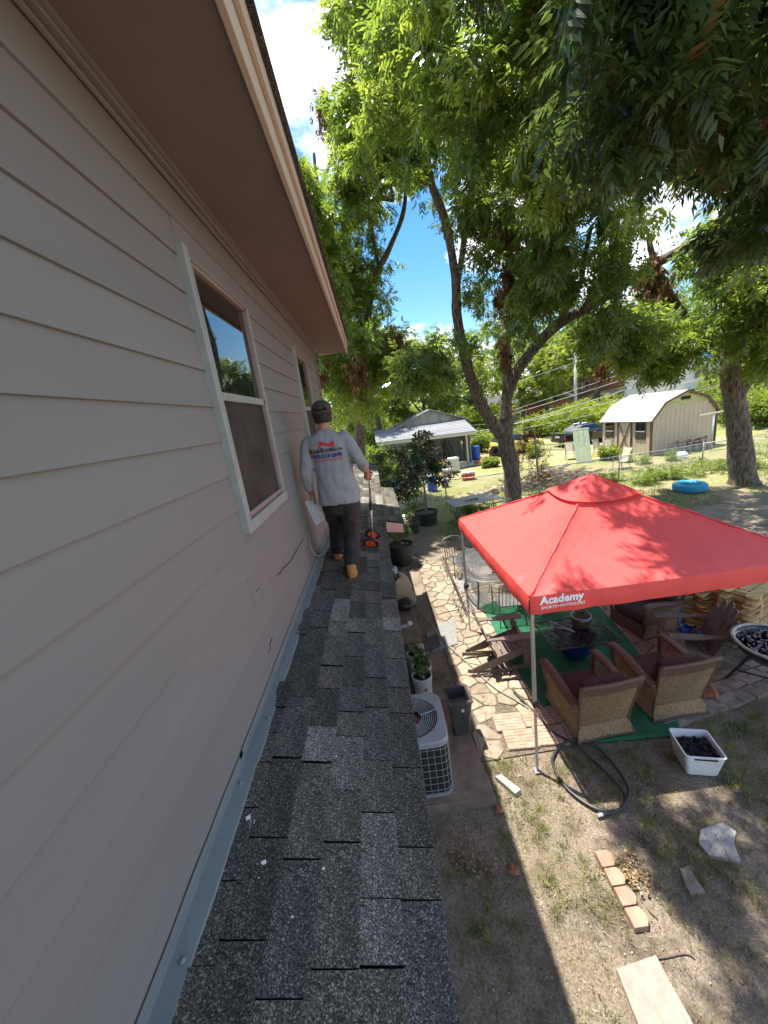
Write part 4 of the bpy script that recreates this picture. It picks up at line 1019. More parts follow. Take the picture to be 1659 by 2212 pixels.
# ------------------------------------------------------------- white bin of charcoal
bn = thing('storage_bin', 'white plastic storage bin full of charcoal on the soil beside the rug', 'bin', (3.14, 3.24, 0.0), R(-14))
def rrect(w, d, r_, z, n=4):
    out = []
    for cx, cy, a0 in ((w / 2 - r_, d / 2 - r_, 0), (-w / 2 + r_, d / 2 - r_, 90), (-w / 2 + r_, -d / 2 + r_, 180), (w / 2 - r_, -d / 2 + r_, 270)):
        for k in range(n + 1): a = R(a0 + 90 * k / n); out.append((cx + r_ * math.cos(a), cy + r_ * math.sin(a), z))
    return out
mb = MB(); mb.loft([rrect(.29, .28, .03, 0), rrect(.30, .30, .03, .01), rrect(.37, .36, .035, .235), rrect(.375, .365, .035, .285), rrect(.395, .385, .04, .287), rrect(.395, .385, .04, .297), rrect(.365, .355, .035, .297), rrect(.345, .335, .03, .2), rrect(.28, .27, .03, .02)])
mb.build('tub', mat('used_white_plastic', (.66, .67, .68), .45, .12, 9, col2=(.72, .73, .74), thr=(.3, .6)), bn, smooth_=False, bev=.0)
for s in (-1, 1):
    mb = MB(); mb.box((0, s * .181, .255), (.22, .006, .022), (R(-s * 7), 0, 0)); mb.build('handle_slot', M_dark, bn)
mb = MB()
for _ in range(300):
    x = random.uniform(-.155, .155); y = random.uniform(-.15, .15); s = random.uniform(.02, .042)
    mb.box((x, y, .19 + random.uniform(-.02, .03) + .03 * math.sin(x * 9) * math.cos(y * 8)), (s, s * .8, s * .7), (random.random() * 3, random.random() * 3, random.random() * 3))
mb.build('charcoal', mat('charcoal', (.012, .012, .013), .85, .4, 40, .4, 60), bn, kind='stuff')
# ------------------------------------------------------------- hoses
M_hose = mat('black_hose', (.035, .037, .036), .4, .3, 12)
zc = .02
P = [G(1520 * 0 + 1110, 1500), G(1150, 1540), G(1195, 1588), G(1240, 1615), G(1290, 1655), G(1330, 1695), G(1352, 1730), G(1340, 1752), G(1318, 1757), G(1285, 1750), G(1245, 1725), G(1215, 1695), G(1194, 1655), G(1197, 1632), G(1212, 1614), G(1243, 1605), G(1275, 1612), G(1312, 1640), G(1343, 1680), G(1358, 1712), G(1352, 1738), G(1334, 1756), G(1300, 1764)]
for i, p in enumerate(P): p.z = .03 + (.03 if i in (3, 15, 16) else 0) + (.02 if i < 3 else 0)
hs_ = thing('garden_hose', 'thick black hose coiled on the soil beside the tent leg', 'hose', (P[10].x, P[10].y, 0))
mb = MB(); mb.tube(curve(P, 8), .0155, 8); mb.build('hose', M_hose, hs_, smooth_=True, world=True)
mb = MB(); d = (P[-1] - P[-2]).normalized(); mb.tube([P[-1] - d * .005, P[-1] + d * .05], .019, 10); mb.build('coupling', M_alum, hs_, world=True)
M_hose2 = mat('grey_hose', (.22, .20, .17), .5, .2, 12)
P = [G(872, 1252), G(882, 1272), G(893, 1300), G(912, 1330), G(932, 1352), G(950, 1380), G(972, 1402), G(992, 1420), G(1012, 1438), G(1028, 1452), G(1045, 1470), G(1075, 1495), G(1110, 1515), G(1150, 1540)]
for i, p in enumerate(P): p.z = .045 if i > 1 else .3 - i * .15
mb = MB(); mb.tube(curve(P, 6), .013, 8); mb.build('garden_hose', M_hose2, smooth_=True, label='thin grey-tan hose running over the flagstones from the tan reel', cat='hose')
P = [G(1003, 1203, .1), G(1000, 1212), G(985, 1222), G(1010, 1226), G(1030, 1210)]
for p in P: p.z = .04
mb = MB(); mb.tube(curve(P, 6), .012, 6); mb.build('garden_hose', M_hose2, smooth_=True, label='short pale hose end curling beside the oval table', cat='hose')
# ------------------------------------------------------------- lumber stack
lu = thing('lumber_stack', 'stack of pale fence pickets on spacers behind the adirondack chair', 'lumber', (5.95, 5.6, .0))
M_lum = mat('pale_pine', (.56, .37, .155), .7, .22, 6, .2, 30, rnd=.14, stretch=(.4, 6, 6))
ang = R(24); ca, sa = math.cos(ang), math.sin(ang); um = Matrix.Rotation(ang, 3, 'Z')
for lay in range(11):
    zz = .10 + lay * .083
    for k in range(6):
        y = -.42 + k * .150 + random.uniform(-.01, .01); sh = random.uniform(-.07, .07) + lay * .02 * (1 if k % 2 else -.5)
        L = 1.75; e = .03; poly = [(-L / 2, -.065 + e), (-L / 2 + e, -.065), (L / 2 - e, -.065), (L / 2, -.065 + e), (L / 2, .065 - e), (L / 2 - e, .065), (-L / 2 + e, .065), (-L / 2, .065 - e)]
        mt = Matrix.Translation(um @ Vector((sh, y, zz))) @ Matrix.Rotation(ang + random.gauss(0, .012), 4, 'Z') @ Matrix.Rotation(random.gauss(0, .012), 4, 'Y')
        mb = MB(); mb.prism(poly, 0, .017, mt); mb.build('picket', M_lum, lu)
    for xx in (-.72, -.2, .35, .8):
        mb = MB(); c = um @ Vector((xx + random.uniform(-.08, .08), 0, zz - .034)); mb.box(c, (.075, .98, .060), (0, 0, ang)); mb.build('spacer', M_lum, lu)
mb = MB(); fnz = lambda u, v: (4.82 + .75 * u, 5.35 + .75 * v, .045 + .05 * abs(mnoise.noise((u * 5, v * 5, 2)))); mb.grid(fnz, 20, 20)
mb.build('tarp', mat('blue_tarp', (.010, .05, .40), .4, .2, 8), smooth_=True, solid=.003, at=(5.1, 5.7, 0), label='crumpled blue tarp on the ground beside the lumber stack', cat='tarp')
# ------------------------------------------------------------- air conditioner on its slab
mb = MB(); mb.prism([(-.2, 3.08), (.80, 3.08), (.71, 4.42), (-.2, 4.42)], -.02, .115, tw=.99); mb.build('concrete_pad', M_conc, at=(.3, 3.7, 0), bev=.012, label='worn concrete pad under the air conditioner and tall planter', cat='concrete pad')
ac = thing('air_conditioner', 'outdoor air conditioner unit with wire guard and rusty fan hub', 'air conditioner', (.0, 3.55, .115))
M_acg = mat('ac_grey', (.25, .265, .29), .45, .08, 6)
mb = MB(); mb.loft([rrect(.70, .70, .1, .0, 5), rrect(.70, .70, .1, .70, 5)]); mb.build('coil', mat('coil_fins', (.014, .014, .015), .6, .3, 60, .6, 200), ac)
mb = MB(); mb.loft([rrect(.73, .73, .11, .0, 5), rrect(.73, .73, .11, .035, 5)]); mb.build('base_pan', M_acg, ac)
# lid with round opening
mb = MB(); n_ = 40; sq = []; ci = []
for i in range(n_):
    a = 2 * math.pi * i / n_; e = 6.; c, s = math.cos(a), math.sin(a); sq.append((math.copysign(abs(c) ** (2 / e), c) * .375, math.copysign(abs(s) ** (2 / e), s) * .375)); ci.append((.30 * c, .30 * s))
mb.loft([[(x, y, .69) for x, y in sq], [(x, y, .745) for x, y in sq], [(x * .97, y * .97, .76) for x, y in sq], [(x, y, .768) for x, y in ci], [(x, y, .70) for x, y in ci]], cap=False); mb.build('lid', M_acg, ac, smooth_=False)
mb = MB(); mb.lathe([(.3, .62), (0, .62)], 30); mb.lathe([(.302, .55), (.302, .76)], 30, cap=False); mb.build('fan_well', M_dark, ac)
mb = MB(); mb.lathe([(0, .67), (.09, .672), (.10, .70), (.085, .715), (0, .722)], 24); mb.build('fan_hub', mat('rust', (.20, .065, .03), .8, .4, 10), ac, smooth_=True)
for i in range(3):
    a = i * 2.094 + .4; mb = MB(); mb.hexa([Vector((math.cos(a + da) * r_, math.sin(a + da) * r_, z)) for z in (.66,) for (r_, da) in ((.09, -.2), (.09, .25), (.28, .55), (.28, -.1))] + [Vector((math.cos(a + da) * r_, math.sin(a + da) * r_, .664 + dz)) for (r_, da, dz) in ((.09, -.2, 0), (.09, .25, .02), (.28, .55, .04), (.28, -.1, 0))]); mb.build('fan_blade', mat('fan_grey', (.09, .09, .09), .5, .2), ac)
M_ring = mat('ring_paint', (.36, .36, .35), .5, .1)
for k in range(9):
    r_ = .115 + k * .0225; mb = MB(); mb.tube([Vector((r_ * math.cos(i * 6.2832 / 36), r_ * math.sin(i * 6.2832 / 36), .735 + .02 * (1 - (k / 8) ** 2))) for i in range(37)], .0046, 4, cap=False); mb.build('guard_ring', M_ring, ac)
for i in range(6):
    a = i * 1.047 + .25; mb = MB(); mb.tube([(.10 * math.cos(a), .10 * math.sin(a), .76), (.22 * math.cos(a), .22 * math.sin(a), .757), (.335 * math.cos(a), .335 * math.sin(a), .77)], .005, 5); mb.build('guard_spoke', M_steel, ac)
out = rrect(.725, .725, .105, 0, 6); per = len(out)
for k in range(7):
    z = .09 + k * .093; mb = MB(); mb.tube([Vector((x, y, z)) for x, y, _ in out] + [Vector((out[0][0], out[0][1], z))], .0024, 4, cap=False); mb.build('guard_wire', mat('guard_wire_paint', (.34, .34, .33), .5, .1), ac)
# verticals on the two faces that can be seen
M_guard = mat('guard_wire_paint', (.34, .34, .33), .5, .1)
for i in range(8):
    for fx, fy in ((lambda t: (-.26 + t * .52, -.3625)), (lambda t: (.3625, -.26 + t * .52))) if False else ((-.26 + i * .074, -.3625), (.3625, -.26 + i * .074), (-.26 + i * .074, .3625), (-.3625, -.26 + i * .074)):
        mb = MB(); mb.tube([(fx, fy, .03), (fx, fy, .70)], .0024, 4); mb.build('guard_wire', M_guard, ac)
for cxx, cyy in ((.2575, -.2575), (.2575, .2575)):
    for k in (1, 2):
        a = R((-90 if cyy < 0 else 0) + 30 * k); mb = MB(); x, y = cxx + .105 * math.cos(a), cyy + .105 * math.sin(a); mb.tube([(x, y, .03), (x, y, .70)], .0024, 4); mb.build('guard_wire', M_guard, ac)
# tall planter
pl = thing('planter', 'tall tapered dark grey square planter standing empty beside the air conditioner', 'planter', (.63, 4.03, .115), R(3))
M_char = mat('charcoal_glaze', (.05, .05, .052), .3, .25, 8, coat=.4)
def sqr(h, z): return rrect(2 * h, 2 * h, .02, z, 3)
mb = MB(); mb.loft([sqr(.095, 0), sqr(.150, .52), sqr(.165, .54), sqr(.165, .56), sqr(.128, .565), sqr(.12, .45), sqr(.08, .15)]); mb.build('body', M_char, pl)
mb = MB(); mb.loft([sqr(.12, .40), sqr(.118, .41)]); mb.build('soil', M_bed, pl)
mb = MB(); mb.box((.02, -.152, .44), (.035, .004, .04), (R(-6), 0, .0)); mb.build('sticker', M_white, pl)
# concrete step, slipper, limestone
mb = MB(); mb.prism([(-.2, 6.05), (.40, 6.02), (.37, 7.45), (-.2, 7.45)], -.02, .16, tw=.985); mb.build('concrete_step', M_conc, at=(.1, 6.7, 0), bev=.012, label='low brown concrete step along the house wall', cat='step')
mb = MB(); mb.prism([(-.2, 4.45), (.22, 4.45), (.2, 6.0), (-.2, 6.0)], -.02, .03); mb.build('soil_bed', M_bed, kind='structure')
sp = thing('slipper', 'white slide sandal with pink dotted strap on the concrete step', 'slipper', (.16, 6.62, .16), R(20))
mb = MB(); mb.prism([(-.13 + .26 * t, .045 * math.sin(math.pi * min(1, max(0, t * .9 + .08))) ** .5 * (1 if True else 1)) for t in np.linspace(0, 1, 12)] + [(-.13 + .26 * t, -.045 * math.sin(math.pi * min(1, max(0, t * .9 + .08))) ** .5) for t in np.linspace(1, 0, 12)], 0, .025); mb.build('sole', M_white, sp)
mb = MB(); mb.grid(lambda u, v: (.02 + .08 * v, .048 * math.cos(math.pi * u), .02 + .055 * math.sin(math.pi * u)), 12, 3); mb.build('strap', mat('pink_dots', (.75, .70, .70), .6, .1, 60, col2=(.7, .15, .2), thr=(.58, .62)), sp, solid=.006, smooth_=True)
M_lime = mat('limestone', (.42, .31, .18), .9, .2, 7, .5, 40)
def boulder(name, label, c, s, seed, m=M_lime):
    mb = MB(); n_, k_ = 14, 8; vs = []
    rings = []
    for i in range(1, k_):
        ph = math.pi * i / k_; ring = []
        for j in range(n_):
            th = 2 * math.pi * j / n_; d = Vector((math.sin(ph) * math.cos(th), math.sin(ph) * math.sin(th), -math.cos(ph)))
            q = 1 + .28 * mnoise.noise(d * 1.6 + Vector((seed, 0, 0))); v = Vector((math.copysign(abs(d.x) ** .6, d.x) * s[0], math.copysign(abs(d.y) ** .6, d.y) * s[1], math.copysign(abs(d.z) ** .6, d.z) * s[2])) * q; ring.append(v + Vector(c) + Vector((0, 0, s[2])))
        rings.append(ring)
    mb.loft(rings); return mb.build(name, m, at=c, smooth_=False, label=label, cat='stone', bev=.0)
boulder('limestone_block', 'tan limestone block at the corner of the concrete step', (.28, 5.92, .0), (.13, .10, .08), 1)
boulder('limestone_block', 'tan limestone block beside the air conditioner', (.13, 4.5, .0), (.14, .09, .07), 2.5)
boulder('limestone_block', 'orange-tan limestone block under the labelled white bucket', (.24, 4.68, .0), (.16, .09, .055), 4)
# ------------------------------------------------------------- buckets with plants
M_soil = mat('potting_soil', (.018, .014, .011), .95, .4, 30, .8, 60)
M_pep = leafmat('pepper_leaf', (.03, .075, .015), (.06, .13, .025), (.14, .22, .05), .3, .35)
def sprig(o, n_, spread, h0, h1, L0, L1, wr, m, droop=.2, name='foliage', tmul=1.0):
    V = []; Fa = []; T = []
    for i in range(n_):
        a = random.uniform(0, 6.28); r_ = spread * math.sqrt(random.random()); z = random.uniform(h0, h1); L = random.uniform(L0, L1); w = L * wr; ca, sa = math.cos(a), math.sin(a); b = len(V); dz = random.uniform(-droop, droop * .6) * L
        x, y = r_ * math.cos(a * 1.7 + i), r_ * math.sin(a * 1.7 + i)
        V += [(x, y, z), (x + ca * L * .45 - sa * w, y + sa * L * .45 + ca * w, z + L * .12 + dz * .3), (x + ca * L, y + sa * L, z + dz), (x + ca * L * .45 + sa * w, y + sa * L * .45 - ca * w, z + L * .12 + dz * .3)]
        Fa.append((b, b + 1, b + 2, b + 3)); T.append(random.random() * tmul)
    return leaf_mesh_obj(name, np.array(V), np.array(Fa), T, m, o)
def bucket(label, loc, plant):
    t = thing('plastic_bucket', label, 'bucket', loc, 0, 'white buckets with plants')
    mb = MB(); mb.lathe([(.128, 0), (.132, .01), (.146, .30), (.156, .30), (.156, .315), (.149, .315), (.149, .345), (.158, .345), (.158, .372), (.142, .372), (.13, .02), (0, .02)], 26); mb.build('bucket_body', M_white, t, smooth_=False)
    mb = MB(); mb.lathe([(0, .315), (.143, .31)], 20); mb.build('soil', M_soil, t)
    mb = MB(); mb.tube(curve([(.02, 0, .3), (.03, .01, .42), (.02, .03, .52 if plant else .45)], 4), .006, 5); mb.build('stem', M_twig, t)
    sprig(t, 46 if plant else 26, .07, .40, .58 if plant else .46, .08, .15, .28, M_pep, .5)
    return t
bucket('white plastic bucket with a small leafy plant nearest the concrete step', (.22, 5.43, .02), False)
bucket('white plastic bucket with the tall broad-leaved pepper plant, middle of three', (.27, 5.08, .02), True)
b3 = bucket('white plastic bucket with round red label standing on limestone', (.24, 4.80, .07), False)
mb = MB(); mb.lathe([(0, 0), (.026, 0), (.026, .002), (0, .002)], 16, (.03, -.146, .20), Matrix.Rotation(R(88), 3, 'X')); mb.build('label', mat('label_red', (.35, .10, .10), .6, .2), b3)
mb = MB(); mb.box((.03, -.143, .13), (.03, .003, .022)); mb.build('label', mat('label_grey', (.25, .25, .25), .6, .3, 60), b3)
mb = MB(); mb.box((.02, -.04, .35), (.022, .004, .07), (R(-15), 0, .3)); mb.build('plant_tag', M_white, b3)
# ------------------------------------------------------------- hose reel and black bag
hr = thing('hose_reel', 'tan plastic hose reel cart standing against the house wall', 'hose reel', (.18, 7.95, 0.0), R(8))
M_tan = mat('tan_plastic', (.42, .345, .25), .45, .1, 6)
for s in (-1, 1):
    mb = MB(); prof = [(-.22, 0), (.26, 0), (.30, .05), (.16, .50), (.14, .60), (.05, .68), (-.08, .68), (-.15, .6), (-.14, .5)]
    mb.prism(prof, -.014, .014, Matrix(((1, 0, 0, 0), (0, 0, 1, s * .17), (0, 1, 0, 0), (0, 0, 0, 1)))); mb.build('side_panel', M_tan, hr, bev=.008)
    mb = MB(); mb.lathe([(.10, -.012), (.215, -.012), (.225, 0), (.215, .012), (.10, .012)], 28, (.0, s * .13, .42), Matrix.Rotation(R(90), 3, 'X'), close=True); mb.build('reel_flange', M_tan, hr, smooth_=False)
mb = MB(); mb.lathe([(.09, -.12), (.09, .12)], 20, (0, 0, .42), Matrix.Rotation(R(90), 3, 'X')); mb.build('drum', M_tan, hr)
mb = MB()
pts_ = [Vector((.125 * math.cos(i * .5), -.11 + i * .22 / 90, .42 + .125 * math.sin(i * .5))) for i in range(91)]; mb.tube(pts_, .013, 6); mb.build('wound_hose', M_hose2, hr, smooth_=True)
mb = MB(); mb.box((-.10, .0, .70), (.14, .30, .12)); mb.build('tray', M_black, hr, bev=.01)
mb = MB(); mb.tube(curve([(-.12, -.16, .72), (-.16, -.16, .95), (-.16, .16, .95), (-.12, .16, .72)], 5), .014, 7); mb.build('handle', M_steel, hr, smooth_=True)
mb = MB(); mb.lathe([(.035, 0), (.04, .02), (.04, .14), (.02, .17), (.018, .2), (0, .2)], 12, (-.09, -.03, .74)); mb.build('bottle', mat('clear_blue', (.25, .42, .5), .2, .2), hr, smooth_=True)
mb = MB()
rings = []
for i in range(1, 10):
    ph = math.pi * i / 10; rings.append([Vector((.2 + .20 * math.sin(ph) * math.cos(a) * (1 + .25 * mnoise.noise((math.cos(a) * 2, math.sin(a) * 2, ph * 2))), 7.25 + .19 * math.sin(ph) * math.sin(a), .17 + .13 - .13 * math.cos(ph) * (1 + .3 * mnoise.noise((math.cos(a) * 3, math.sin(a) * 3, ph))))) for a in np.linspace(0, 6.283, 18, endpoint=False)])
mb.loft(rings); mb.build('bag', mat('black_bag', (.014, .014, .015), .35, .3, 10, .5, 20), at=(.2, 7.25, .17), smooth_=True, label='crumpled black bag on the step below the hose reel', cat='bag')
# ------------------------------------------------------------- the roofer
M_skin = mat('skin', (.36, .185, .115), .5, .06, 20)
M_hair = mat('dark_hair', (.012, .010, .009), .7, .3, 60)
M_shirt = mat('heather_grey_cotton', (.25, .26, .28), .9, .09, 90, .25, 300, bdist=.002)
M_pants = mat('black_work_trousers', (.017, .016, .018), .75, .25, 10, .25, 60)
M_cap = mat('charcoal_cap_fabric', (.045, .038, .038), .85, .15, 60)
M_boot = mat('tan_boot_leather', (.40, .175, .055), .6, .25, 14, .3, 30)
M_sole = mat('boot_sole', (.10, .06, .035), .8, .2)
man = thing('person', 'person in grey printed shirt, cap and tan boots walking along the lower roof', 'person', (-.42, 3.5, rz_(-.42)))
V3 = Vector
def ering(c, rx, ry, n=20, p=2.3):
    out = []
    for i in range(n):
        a = 2 * math.pi * i / n; cc, ss = math.cos(a), math.sin(a)
        out.append(V3((c[0] + math.copysign(abs(cc) ** (2 / p), cc) * rx, c[1] + math.copysign(abs(ss) ** (2 / p), ss) * ry, c[2])))
    return out
def ball(mb, c, r, n=12, k=8, m=None):
    c = V3(c); r = r if hasattr(r, '__len__') else (r, r, r)
    mb.loft([[c + V3((r[0] * math.sin(math.pi * i / k) * math.cos(2 * math.pi * j / n), r[1] * math.sin(math.pi * i / k) * math.sin(2 * math.pi * j / n), -r[2] * math.cos(math.pi * i / k))) for j in range(n)] for i in range(1, k)])
HC = V3((-.435, 3.535, 4.375))
HR = V3((-.088, 3.715, 3.735)); POLE_E = V3((-.185, 4.42, 2.835)); pd = (POLE_E - HR).normalized()
HL = V3((-.672, 3.60, 3.64))
sR, eR, wR = V3((-.255, 3.48, 4.145)), V3((-.150, 3.47, 3.925)), V3((-.105, 3.645, 3.79))
sL, eL, wL = V3((-.605, 3.49, 4.135)), V3((-.668, 3.46, 3.88)), V3((-.675, 3.55, 3.70))
mb = MB()
ball(mb, HC, (.079, .099, .114), 18, 12); ball(mb, HC + V3((0, .035, -.05)), (.058, .062, .06))
mb.tube([(-.44, 3.49, 4.16), (-.438, 3.505, 4.26), (-.436, 3.52, 4.33)], [.075, .056, .058], 14)
for s in (-1, 1): ball(mb, HC + V3((s * .083, .0, -.002)), (.012, .020, .031))
ball(mb, HC + V3((0, .098, -.012)), (.014, .02, .022))
mb.loft([ering((-.40, 3.53, 3.60), .15, .10), ering((-.41, 3.52, 3.85), .14, .09), ering((-.42, 3.50, 4.05), .16, .095), ering((-.43, 3.49, 4.15), .15, .08), ering((-.435, 3.49, 4.2), .08, .06)])
for a, b, c in ((sR, eR, wR), (sL, eL, wL)):
    mb.tube(curve([a, b, c], 6), [.055 - .026 * i / 12 for i in range(13)], 12)
LEGS = [(V3((-.315, 3.52, 3.60)), V3((-.342, 3.545, 3.22)), V3((-.385, 3.435, 2.88))), (V3((-.485, 3.54, 3.60)), V3((-.505, 3.745, 3.25)), V3((-.555, 3.88, 2.93)))]
for h, k, a in LEGS: mb.tube(curve([h, k, a], 6), [.085 - .045 * i / 12 for i in range(13)], 12)
# right hand closed round the pole
sd = pd.cross((wR - HR).normalized()).normalized(); bk_ = sd.cross(pd).normalized()        # bk_: from pole towards the wrist side
palm = HR + bk_ * .030
mb.tube([wR, (wR + palm) / 2 + bk_ * .006, palm + bk_ * .004], [.026, .030, .034], 10)
ball(mb, palm, (.026, .03, .036))
for q in range(4):
    o_ = HR + pd * (-.030 + q * .021); L = (1.0, 1.12, 1.05, .85)[q]; pts_ = []
    for i in range(8):
        a = R(-30 + 250 * L * i / 7); rr_ = .0235 - .003 * i / 7; pts_.append(o_ + bk_ * math.cos(a) * rr_ * 1.25 + sd * math.sin(a) * rr_)
    mb.tube(pts_, [.0098] * 5 + [.009, .0085, .007], 8)
pts_ = [palm - pd * .032, HR - pd * .042 + bk_ * .012 - sd * .022, HR - pd * .04 - bk_ * .012 - sd * .022, HR - pd * .03 - bk_ * .026 - sd * .006]; mb.tube(curve(pts_, 3), [.0125] * 6 + [.0115, .011, .010, .009], 8)
# left hand pinching the papers
mb.tube([wL, (wL + HL) / 2, HL], [.025, .028, .033], 10); ball(mb, HL + V3((0, .0, -.012)), (.020, .038, .04))
for q in range(4):
    b0 = HL + V3((.016, -.030 + q * .019, -.035)); L = (.06, .072, .068, .052)[q]
    mb.tube([b0, b0 + V3((.004, .004, -L * .5)), b0 + V3((-.004, .008, -L * .8)), b0 + V3((-.012, .01, -L))], [.0098, .0095, .009, .0075], 8)
mb.tube([HL + V3((-.012, -.026, -.012)), HL + V3((-.026, -.03, -.04)), HL + V3((-.022, -.026, -.068))], [.012, .011, .009], 8)
body = remesh(mb, 'body', M_skin, .0065, man, 2)
# shirt
mb = MB()
T_ = [(3.545, -.398, 3.535, .208, .158), (3.60, -.398, 3.535, .206, .156), (3.72, -.402, 3.53, .192, .143), (3.84, -.41, 3.52, .176, .122), (3.95, -.418, 3.51, .184, .122), (4.05, -.425, 3.50, .197, .125), (4.12, -.43, 3.495, .203, .115), (4.17, -.432, 3.49, .185, .10), (4.205, -.434, 3.49, .135, .085), (4.235, -.436, 3.49, .085, .07), (4.252, -.437, 3.493, .066, .064)]
mb.loft([ering((cx, cy, z), rx, ry, 28, 2.4) for z, cx, cy, rx, ry in T_])
mb.tube(curve([sR + V3((-.05, 0, .015)), sR + V3((.01, 0, -.02)), eR, eR.lerp(wR, .62)], 6), [.070] * 3 + [.075 - .0013 * i for i in range(6)] + [.064, .062, .060, .059, .057, .055, .054, .053, .052, .05], 14)
mb.tube(curve([sL + V3((.05, 0, .015)), sL + V3((-.005, 0, -.02)), eL, eL.lerp(wL, .93)], 6), [.070] * 3 + [.074 - .0013 * i for i in range(6)] + [.063, .062, .060, .058, .056, .053, .05, .048, .046, .044], 14)
shirt = remesh(mb, 'shirt', M_shirt, .011, man, 5)
me = shirt.data; off = man.location
co = [v.co.copy() for v in me.vertices]; nr = [v.normal.copy() for v in me.vertices]
for v, c, n_ in zip(me.vertices, co, nr):
    w = c + off; lowt = 1 - smooth(3.6, 4.15, w.z)
    d = .010 * mnoise.noise((w.x * 9, w.y * 9, w.z * 7 + w.x * 9)) * (.35 + lowt) + .006 * mnoise.noise((w.x * 22, w.y * 15, w.z * 16))
    d += .006 * math.sin((w.z * 38 + w.x * 26)) * lowt * (1 if w.x > -.45 else .4) * smooth(-.6, -.25, w.x)
    v.co = c + n_ * d
me.update()
# shirt print, laid on the cloth
dg = bpy.context.evaluated_depsgraph_get(); dg.update()
tree_ = BVHTree.FromPolygons([v.co + off for v in me.vertices], [tuple(p.vertices) for p in me.polygons])
def lay(vs, x0, z0, sx=1.0, up=.0035):
    out = []
    for v in vs:
        x = x0 + v.x * sx; z = z0 + v.y
        hit = tree_.ray_cast(V3((x, 2.6, z)), V3((0, 1, 0)))[0]
        y = hit.y if hit else 3.39
        out.append((x, y - up, z))
    return out
M_pr = mat('print_red', (.50, .022, .022), .7, .1); M_pb = mat('print_blue', (.012, .03, .20), .7, .1); M_pk = mat('print_black', (.012, .012, .012), .7, .1)
xl_ = AT(668, 985, 3.38).x; xr_ = AT(738, 968, 3.38).x; wd = xr_ - xl_; zb_ = AT(702, 977, 3.38).z
def fit(body_, width, size, bold, x0, z0, m, nm='lettering', **k):
    v, f = text_mesh(body_, size, bold, 0, **k); w = max(p.x for p in v); mb = MB(); mb.add(lay(v, x0, z0, width / w, .0065), f); mb.build(nm, m, shirt, world=True)
fit('R', wd * .125, .062, .0022, xl_, zb_ - .004, M_pk); fit('OAD', wd * .235, .043, .0018, xl_ + wd * .125, zb_, M_pk)
fit('R', wd * .115, .060, .0022, xl_ + wd * .365, zb_ - .003, M_pk); fit('OOFING', wd * .34, .042, .0018, xl_ + wd * .48, zb_, M_pk); fit('.COM', wd * .185, .030, .0012, xl_ + wd * .825, zb_ + .004, M_pk)
fit('972-217-2690', wd * .90, .046, .0024, xl_ + wd * .09, zb_ - .050, M_pb)
fit('Roofing solutions you can trust', wd * .84, .026, .0006, xl_ + wd * .13, zb_ - .080, M_pr)
mb = MB(); lo = zb_ + .026
poly = [(0.02, -.055), (.02, -.01), (.40, .072), (.72, .032), (.70, .066), (.80, .074), (.80, .02), (.44, .044), (.40, .050), (.16, .004)]
def dens(p):
    out = []
    for i in range(len(p)):
        a, b = p[i], p[(i + 1) % len(p)]
        for k in range(4): out.append((a[0] + (b[0] - a[0]) * k / 4, a[1] + (b[1] - a[1]) * k / 4))
    return out
for quad in ([(.03, -.075), (.0, -.02), (.38, .078), (.42, .042)], [(.38, .078), (.66, .040), (.64, .016), (.42, .042)], [(.64, .016), (.66, .055), (.80, .068), (.79, .008), (.70, .012), (.70, .03)]):
    q = dens(quad); vs = lay([V3((x * wd, y, 0)) for x, y in q], xl_, lo); mb.add(vs, [tuple(range(len(vs)))])
mb.build('logo', M_pr, shirt, world=True)
# trousers
mb = MB()
mb.loft([ering((-.40, 3.54, 3.44), .155, .11), ering((-.40, 3.54, 3.55), .174, .126), ering((-.40, 3.535, 3.62), .165, .118)])
for (h, k, a), r_ in zip(LEGS, (1, 1)):
    a2 = a + V3((0, -.005, -.012)); mb.tube(curve([h, h.lerp(k, .5) + V3((0, -.01, 0)), k, k.lerp(a2, .5) + V3((0, -.015, 0)), a2], 4), [.112, .11, .108, .105, .101, .098, .095, .092, .09, .088, .086, .085, .084, .083, .082, .081, .080], 16)
pants = remesh(mb, 'trousers', M_pants, .011, man, 4)
me = pants.data
co = [v.co.copy() for v in me.vertices]; nr = [v.normal.copy() for v in me.vertices]
for v, c, n_ in zip(me.vertices, co, nr):
    w = c + off; v.co = c + n_ * (.010 * mnoise.noise((w.x * 10, w.y * 10, w.z * 12)) + .005 * math.sin(w.z * 60 + w.x * 20) * smooth(3.2, 2.9, w.z) + .004 * mnoise.noise((w.x * 30, w.y * 30, w.z * 30)))
me.update()
